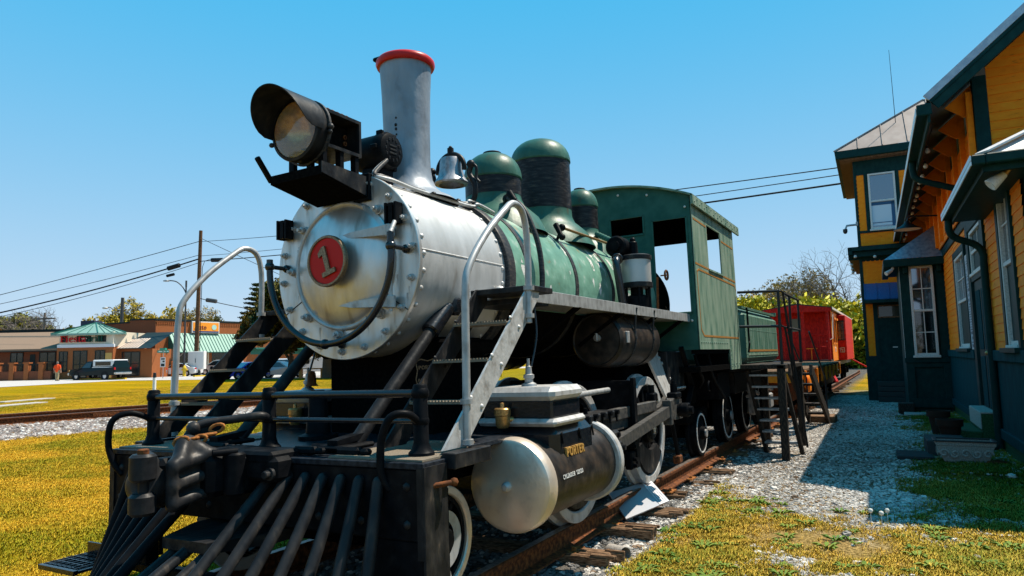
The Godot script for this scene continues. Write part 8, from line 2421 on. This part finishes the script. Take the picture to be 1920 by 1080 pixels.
func tree(called: String, label: String, at: Vector3, h: float, trunk_r: float, sd: int, cols: Array, leaves: int, leaf: float, bark: Material, spreadk := 1.0, depth := 5, group := "") -> void:
	var rg := RandomNumberGenerator.new(); rg.seed = sd
	var o := thing(called, label, "tree", Transform3D(Basis.IDENTITY, at), group)
	var m := mb(); var tips := []
	m.tube([Vector3(0, -.2, 0), Vector3(0, h * .12, 0), Vector3(rg.randf_range(-.2, .2), h * .25, 0)], trunk_r, 10, trunk_r * .8)
	for i in 4:
		var a := TAU * (i + rg.randf()) / 4
		branch(m, tips, Vector3(0, h * (.16 + .035 * i), 0), Vector3(cos(a) * .6 * spreadk, 1, sin(a) * .6 * spreadk).normalized(), h * .27, trunk_r * .55, depth - 1, rg, spreadk)
	put("trunk", m, bark, o)
	if leaves <= 0: return
	var xs := []; var cs := []
	for t in tips:
		var clump := rg.randf()
		for k in leaves:
			var p: Vector3 = t + Vector3(rg.randfn(0, .5), rg.randfn(0, .42), rg.randfn(0, .5)) * h * .055
			var s := leaf * rg.randf_range(.7, 1.4)
			xs.append(Transform3D(Basis.from_euler(Vector3(rg.randf() * TAU, rg.randf() * TAU, 0)).scaled(Vector3.ONE * s), p))
			var c: Color = cols[0].lerp(cols[1], clampf(clump + rg.randf_range(-.3, .3), 0, 1))
			cs.append(c)
	many("crown", leaf_mesh(sd, 6, .5, .7), M.leaf, xs, cs, o)

func conifer(label: String, at: Vector3, h: float) -> void:
	var rg := RandomNumberGenerator.new(); rg.seed = 90
	var o := thing("evergreen_tree", label, "tree", Transform3D(Basis.IDENTITY, at))
	var m := mb(); m.cyl(Vector3(0, -.2, 0), Vector3(0, h, 0), .28, .04, 10)
	var xs := []; var cs := []
	var y := h * .22
	while y < h:
		var reach := (h - y) * .42 + .35
		var n := 6
		for i in n:
			var a := TAU * (i + rg.randf()) / n
			var l := reach * rg.randf_range(.6, 1.1)
			var e := Vector3(cos(a) * l, y + l * .06, sin(a) * l)
			m.tube([Vector3(0, y, 0), e], .05, 4, .015)
			var k := int(l * 6) + 2
			for j in k:
				var t := (j + .7) / k
				for q in 2:
					xs.append(Transform3D(Basis.from_euler(Vector3(rg.randf_range(-.5, .5), rg.randf() * TAU, 0)).scaled(Vector3(.55, .3, .55) * (1.15 - t * .4)), Vector3(0, y, 0).lerp(e, t) + Vector3(rg.randf_range(-.25, .25), rg.randf_range(-.1, .18), rg.randf_range(-.25, .25))))
					cs.append(Color(.022, .05, .016).lerp(Color(.06, .10, .03), rg.randf()))
		y += h * .055
	put("trunk", m, M.bark, o)
	many("crown", leaf_mesh(91, 7, .5, .7), M.leaf, xs, cs, o)

func bush_row(called: String, label: String, a: Vector3, b: Vector3, h: float, n: int, cols: Array, sd: int, leaf := .5) -> void:
	var rg := RandomNumberGenerator.new(); rg.seed = sd
	var xs := []; var cs := []
	for i in n:
		var t := rg.randf()
		var lump := .75 + .25 * sin(t * 19.0 + sd) + .12 * sin(t * 47.0)
		var p := a.lerp(b, t) + Vector3(rg.randfn(0, 1.3), 0, rg.randfn(0, 1.6))
		var u := pow(rg.randf(), .7)
		p.y += u * h * lump
		xs.append(Transform3D(Basis.from_euler(Vector3(rg.randf() * TAU, rg.randf() * TAU, 0)).scaled(Vector3.ONE * leaf * rg.randf_range(.6, 1.4)), p))
		var c: Color = cols[0].lerp(cols[1], clampf(.5 + .5 * sin(p.x * 1.7 + p.y * 1.3 + p.z) + rg.randf_range(-.4, .4), 0, 1))
		cs.append(c)
	var o := many(called, leaf_mesh(sd, 6, .5, .7), M.leaf, xs, cs)
	tag(o, label, "hedge")

func build_trees() -> void:
	var g := -.26
	var yel := [Color(.22, .19, .014), Color(.48, .36, .035)]
	var sp := func(x: float, d: float) -> Vector3: return (SF * Vector3(x, g, -d))
	tree("bare_tree", "large bare branched tree behind the left end of the restaurant roof", sp.call(-78.0, 112), 12.3, .4, 201, yel, 0, .22, M.bark_grey, 1.15, 6)
	tree("orange_tree", "rust orange budding tree at the far left edge", sp.call(-84.5, 108), 8.6, .3, 202, [Color(.22, .10, .01), Color(.40, .18, .02)], 26, .42, M.bark, 1.2, 4)
	tree("green_tree", "dark yellow green tree at the left edge above the orange tree", sp.call(-86, 118), 11.5, .35, 203, [Color(.07, .09, .012), Color(.22, .20, .025)], 22, .45, M.bark, 1.1, 4)
	tree("spring_tree", "rounded yellow green spring tree left of the far utility pole", sp.call(-76, 116), 8.8, .3, 204, [Color(.13, .14, .012), Color(.30, .25, .03)], 22, .4, M.bark, 1.2, 4)
	tree("spring_tree", "small round yellow green tree just left of the green pavilion roof", sp.call(-70.3, 114), 8.6, .3, 205, [Color(.11, .12, .012), Color(.28, .24, .03)], 22, .4, M.bark, 1.1, 4)
	tree("broad_tree", "broad yellow green tree rising behind the green pavilion roof", sp.call(-67.5, 120), 12.8, .4, 206, yel, 5, .36, M.bark, 1.4, 5)
	tree("broad_tree", "yellow tree with open crown behind the lamp pole and brick roofs", sp.call(-61, 122), 12.0, .4, 207, yel, 4, .36, M.bark, 1.3, 5)
	tree("thin_tree", "thin straw coloured tree right of the dark lamp pole", sp.call(-55.5, 118), 11.6, .3, 208, [Color(.20, .16, .03), Color(.36, .28, .08)], 2, .3, M.bark_grey, 1.3, 5)
	conifer("dark green layered conifer behind the brick store", sp.call(-38.0, 101), 13.0)
	tree("spring_tree", "yellow green tree showing right of the conifer", sp.call(-32.5, 104), 10.5, .3, 209, yel, 14, .4, M.bark, 1.1, 4)
	tree("street_tree", "leafy tree with thick trunk by the parked white truck, seen under the smokebox", sp.call(-15.2, 56), 9.2, .42, 210, [Color(.03, .055, .012), Color(.15, .12, .025)], 46, .30, M.bark, 1.0, 5)
	tree("street_tree", "olive brown leaved tree behind the left ladder and smokebox edge", sp.call(-19.5, 60), 7.6, .26, 211, [Color(.05, .055, .014), Color(.22, .15, .04)], 40, .26, M.bark, 1.05, 5)
	tree("roof_top_tree", "tiny dark tree top showing over the brick store parapet", sp.call(-49.5, 112), 9.9, .14, 212, [Color(.03, .045, .02), Color(.10, .10, .03)], 12, .3, M.bark, .3, 3)
	# behind the caboose
	tree("bare_tree", "tall bare tree behind the caboose beside the depot tower", Vector3(-2.4, G, -66), 10.6, .26, 221, yel, 0, .2, M.bark_grey, 1.15, 6)
	tree("bare_tree", "second bare tree with finer twigs left of the tall bare tree", Vector3(-5.8, G, -70), 9.8, .22, 222, [Color(.20, .15, .04), Color(.32, .25, .06)], 1, .2, M.bark_grey, 1.2, 6)
	tree("thin_tree", "thin yellow budding tree at the left end of the hedge behind the caboose", Vector3(-8.2, G, -72), 7.9, .2, 223, [Color(.20, .17, .02), Color(.34, .28, .04)], 4, .24, M.bark_grey, 1.2, 5)
	bush_row("green_hedge", "bright yellow green hedge of shrubs behind the caboose", Vector3(-12, G, -62), Vector3(7, G, -56), 5.6, 15000, [Color(.20, .22, .012), Color(.50, .46, .03)], 231, .42)
	bush_row("brown_brush", "brown and olive brush behind the left part of the hedge", Vector3(-14, G, -70), Vector3(-3, G, -68), 6.6, 5000, [Color(.20, .14, .04), Color(.40, .29, .07)], 232, .34)
	# far wooded hill
	var m := mb()
	var pts := []
	for i in 41:
		var t := i / 40.0
		pts.append(Vector3(lerpf(-150, 190, t), 12.0 + 9 * sin(t * 5.0 + .8) + 3 * sin(t * 17), -420 - 20 * sin(t * 7)))
	for i in 40:
		var a: Vector3 = pts[i]; var b: Vector3 = pts[i + 1]
		var a0 := Vector3(a.x, -3, a.z + 120); var b0 := Vector3(b.x, -3, b.z + 120)
		m.quad(a0, b0, b, a, Vector3(0, 1, .4)); m.quad(a, b, Vector3(b.x, -3, b.z - 150), Vector3(a.x, -3, a.z - 150), Vector3(0, 1, -.4))
	structure(put("hill", m, matn([L(.10, .085, .07), L(.20, .17, .12)], [.3, .7], 1.0, 0.0, Vector3(.05, .05, .05), 121, .06)), "low wooded hill far beyond the caboose", "hill")
	# tree line on the horizon all round, so that the plain ends in woods
	rng.seed = 61
	var xs := []; var cs := []
	for i in 9000:
		var a := rng.randf() * TAU
		var rr := rng.randf_range(190, 260)
		var p := Vector3(cos(a) * rr, -.3, -40 + sin(a) * rr)
		if p.z > 20 and rng.randf() < .6: continue
		p.y += pow(rng.randf(), .8) * (6.0 + 2.5 * sin(a * 23))
		xs.append(Transform3D(Basis.from_euler(Vector3(rng.randf() * TAU, rng.randf() * TAU, 0)).scaled(Vector3.ONE * rng.randf_range(1.4, 2.6)), p))
		cs.append(Color(.06, .075, .02).lerp(Color(.20, .17, .04), rng.randf()))
	tag(many("distant_woods", leaf_mesh(233, 6, .5, .7), M.leaf, xs, cs), "distant line of woods around the town", "woods")
func _ready() -> void:
	# camera, sky, sun, exposure
	var cam := Camera3D.new()
	cam.name = "camera"
	cam.fov = 45.75
	cam.near = 0.05; cam.far = 3000.0
	cam.position = Vector3(2.9193, 1.2334, 3.1417)
	cam.basis = Basis(Vector3(0.87010779, -0.0195325, -0.49247428), Vector3(0.06602641, 0.99482702, 0.07719924), Vector3(0.48841882, -0.09968797, 0.8668964))
	add_child(cam)
	cam.current = true
	var sky := ProceduralSkyMaterial.new()
	sky.sky_top_color = L(.0106, .284, .524)
	sky.sky_horizon_color = L(.41, .479, .551)
	sky.sky_curve = .171
	sky.ground_bottom_color = L(.16, .11, .025)
	sky.ground_horizon_color = L(.24, .21, .14)
	sky.sun_angle_max = 8.0
	sky.sun_curve = .05
	var env := Environment.new()
	env.background_mode = Environment.BG_SKY
	env.sky = Sky.new()
	env.sky.sky_material = sky
	env.tonemap_mode = Environment.TONE_MAPPER_LINEAR
	env.tonemap_exposure = 1.65
	env.sdfgi_enabled = true
	env.ssao_enabled = true
	env.ssil_enabled = true
	var we := WorldEnvironment.new()
	we.name = "world_environment"
	we.environment = env
	add_child(we)
	var sun := DirectionalLight3D.new()
	sun.name = "sun"
	sun.light_color = Color(1.0, .955, .88)
	sun.light_energy = 1.6
	sun.light_angular_distance = .5
	sun.shadow_enabled = true
	var to_sun := Vector3(.283, .885, -.368)
	sun.basis = Basis.looking_at(-to_sun, Vector3.BACK)
	add_child(sun)
	make_materials()
	build_ground()
	build_tracks()
	build_depot()
	build_street()
	build_loco()
	build_tender()
	build_yard()
	build_cars()
	build_people()
	build_trees()
	build_ground_cover()
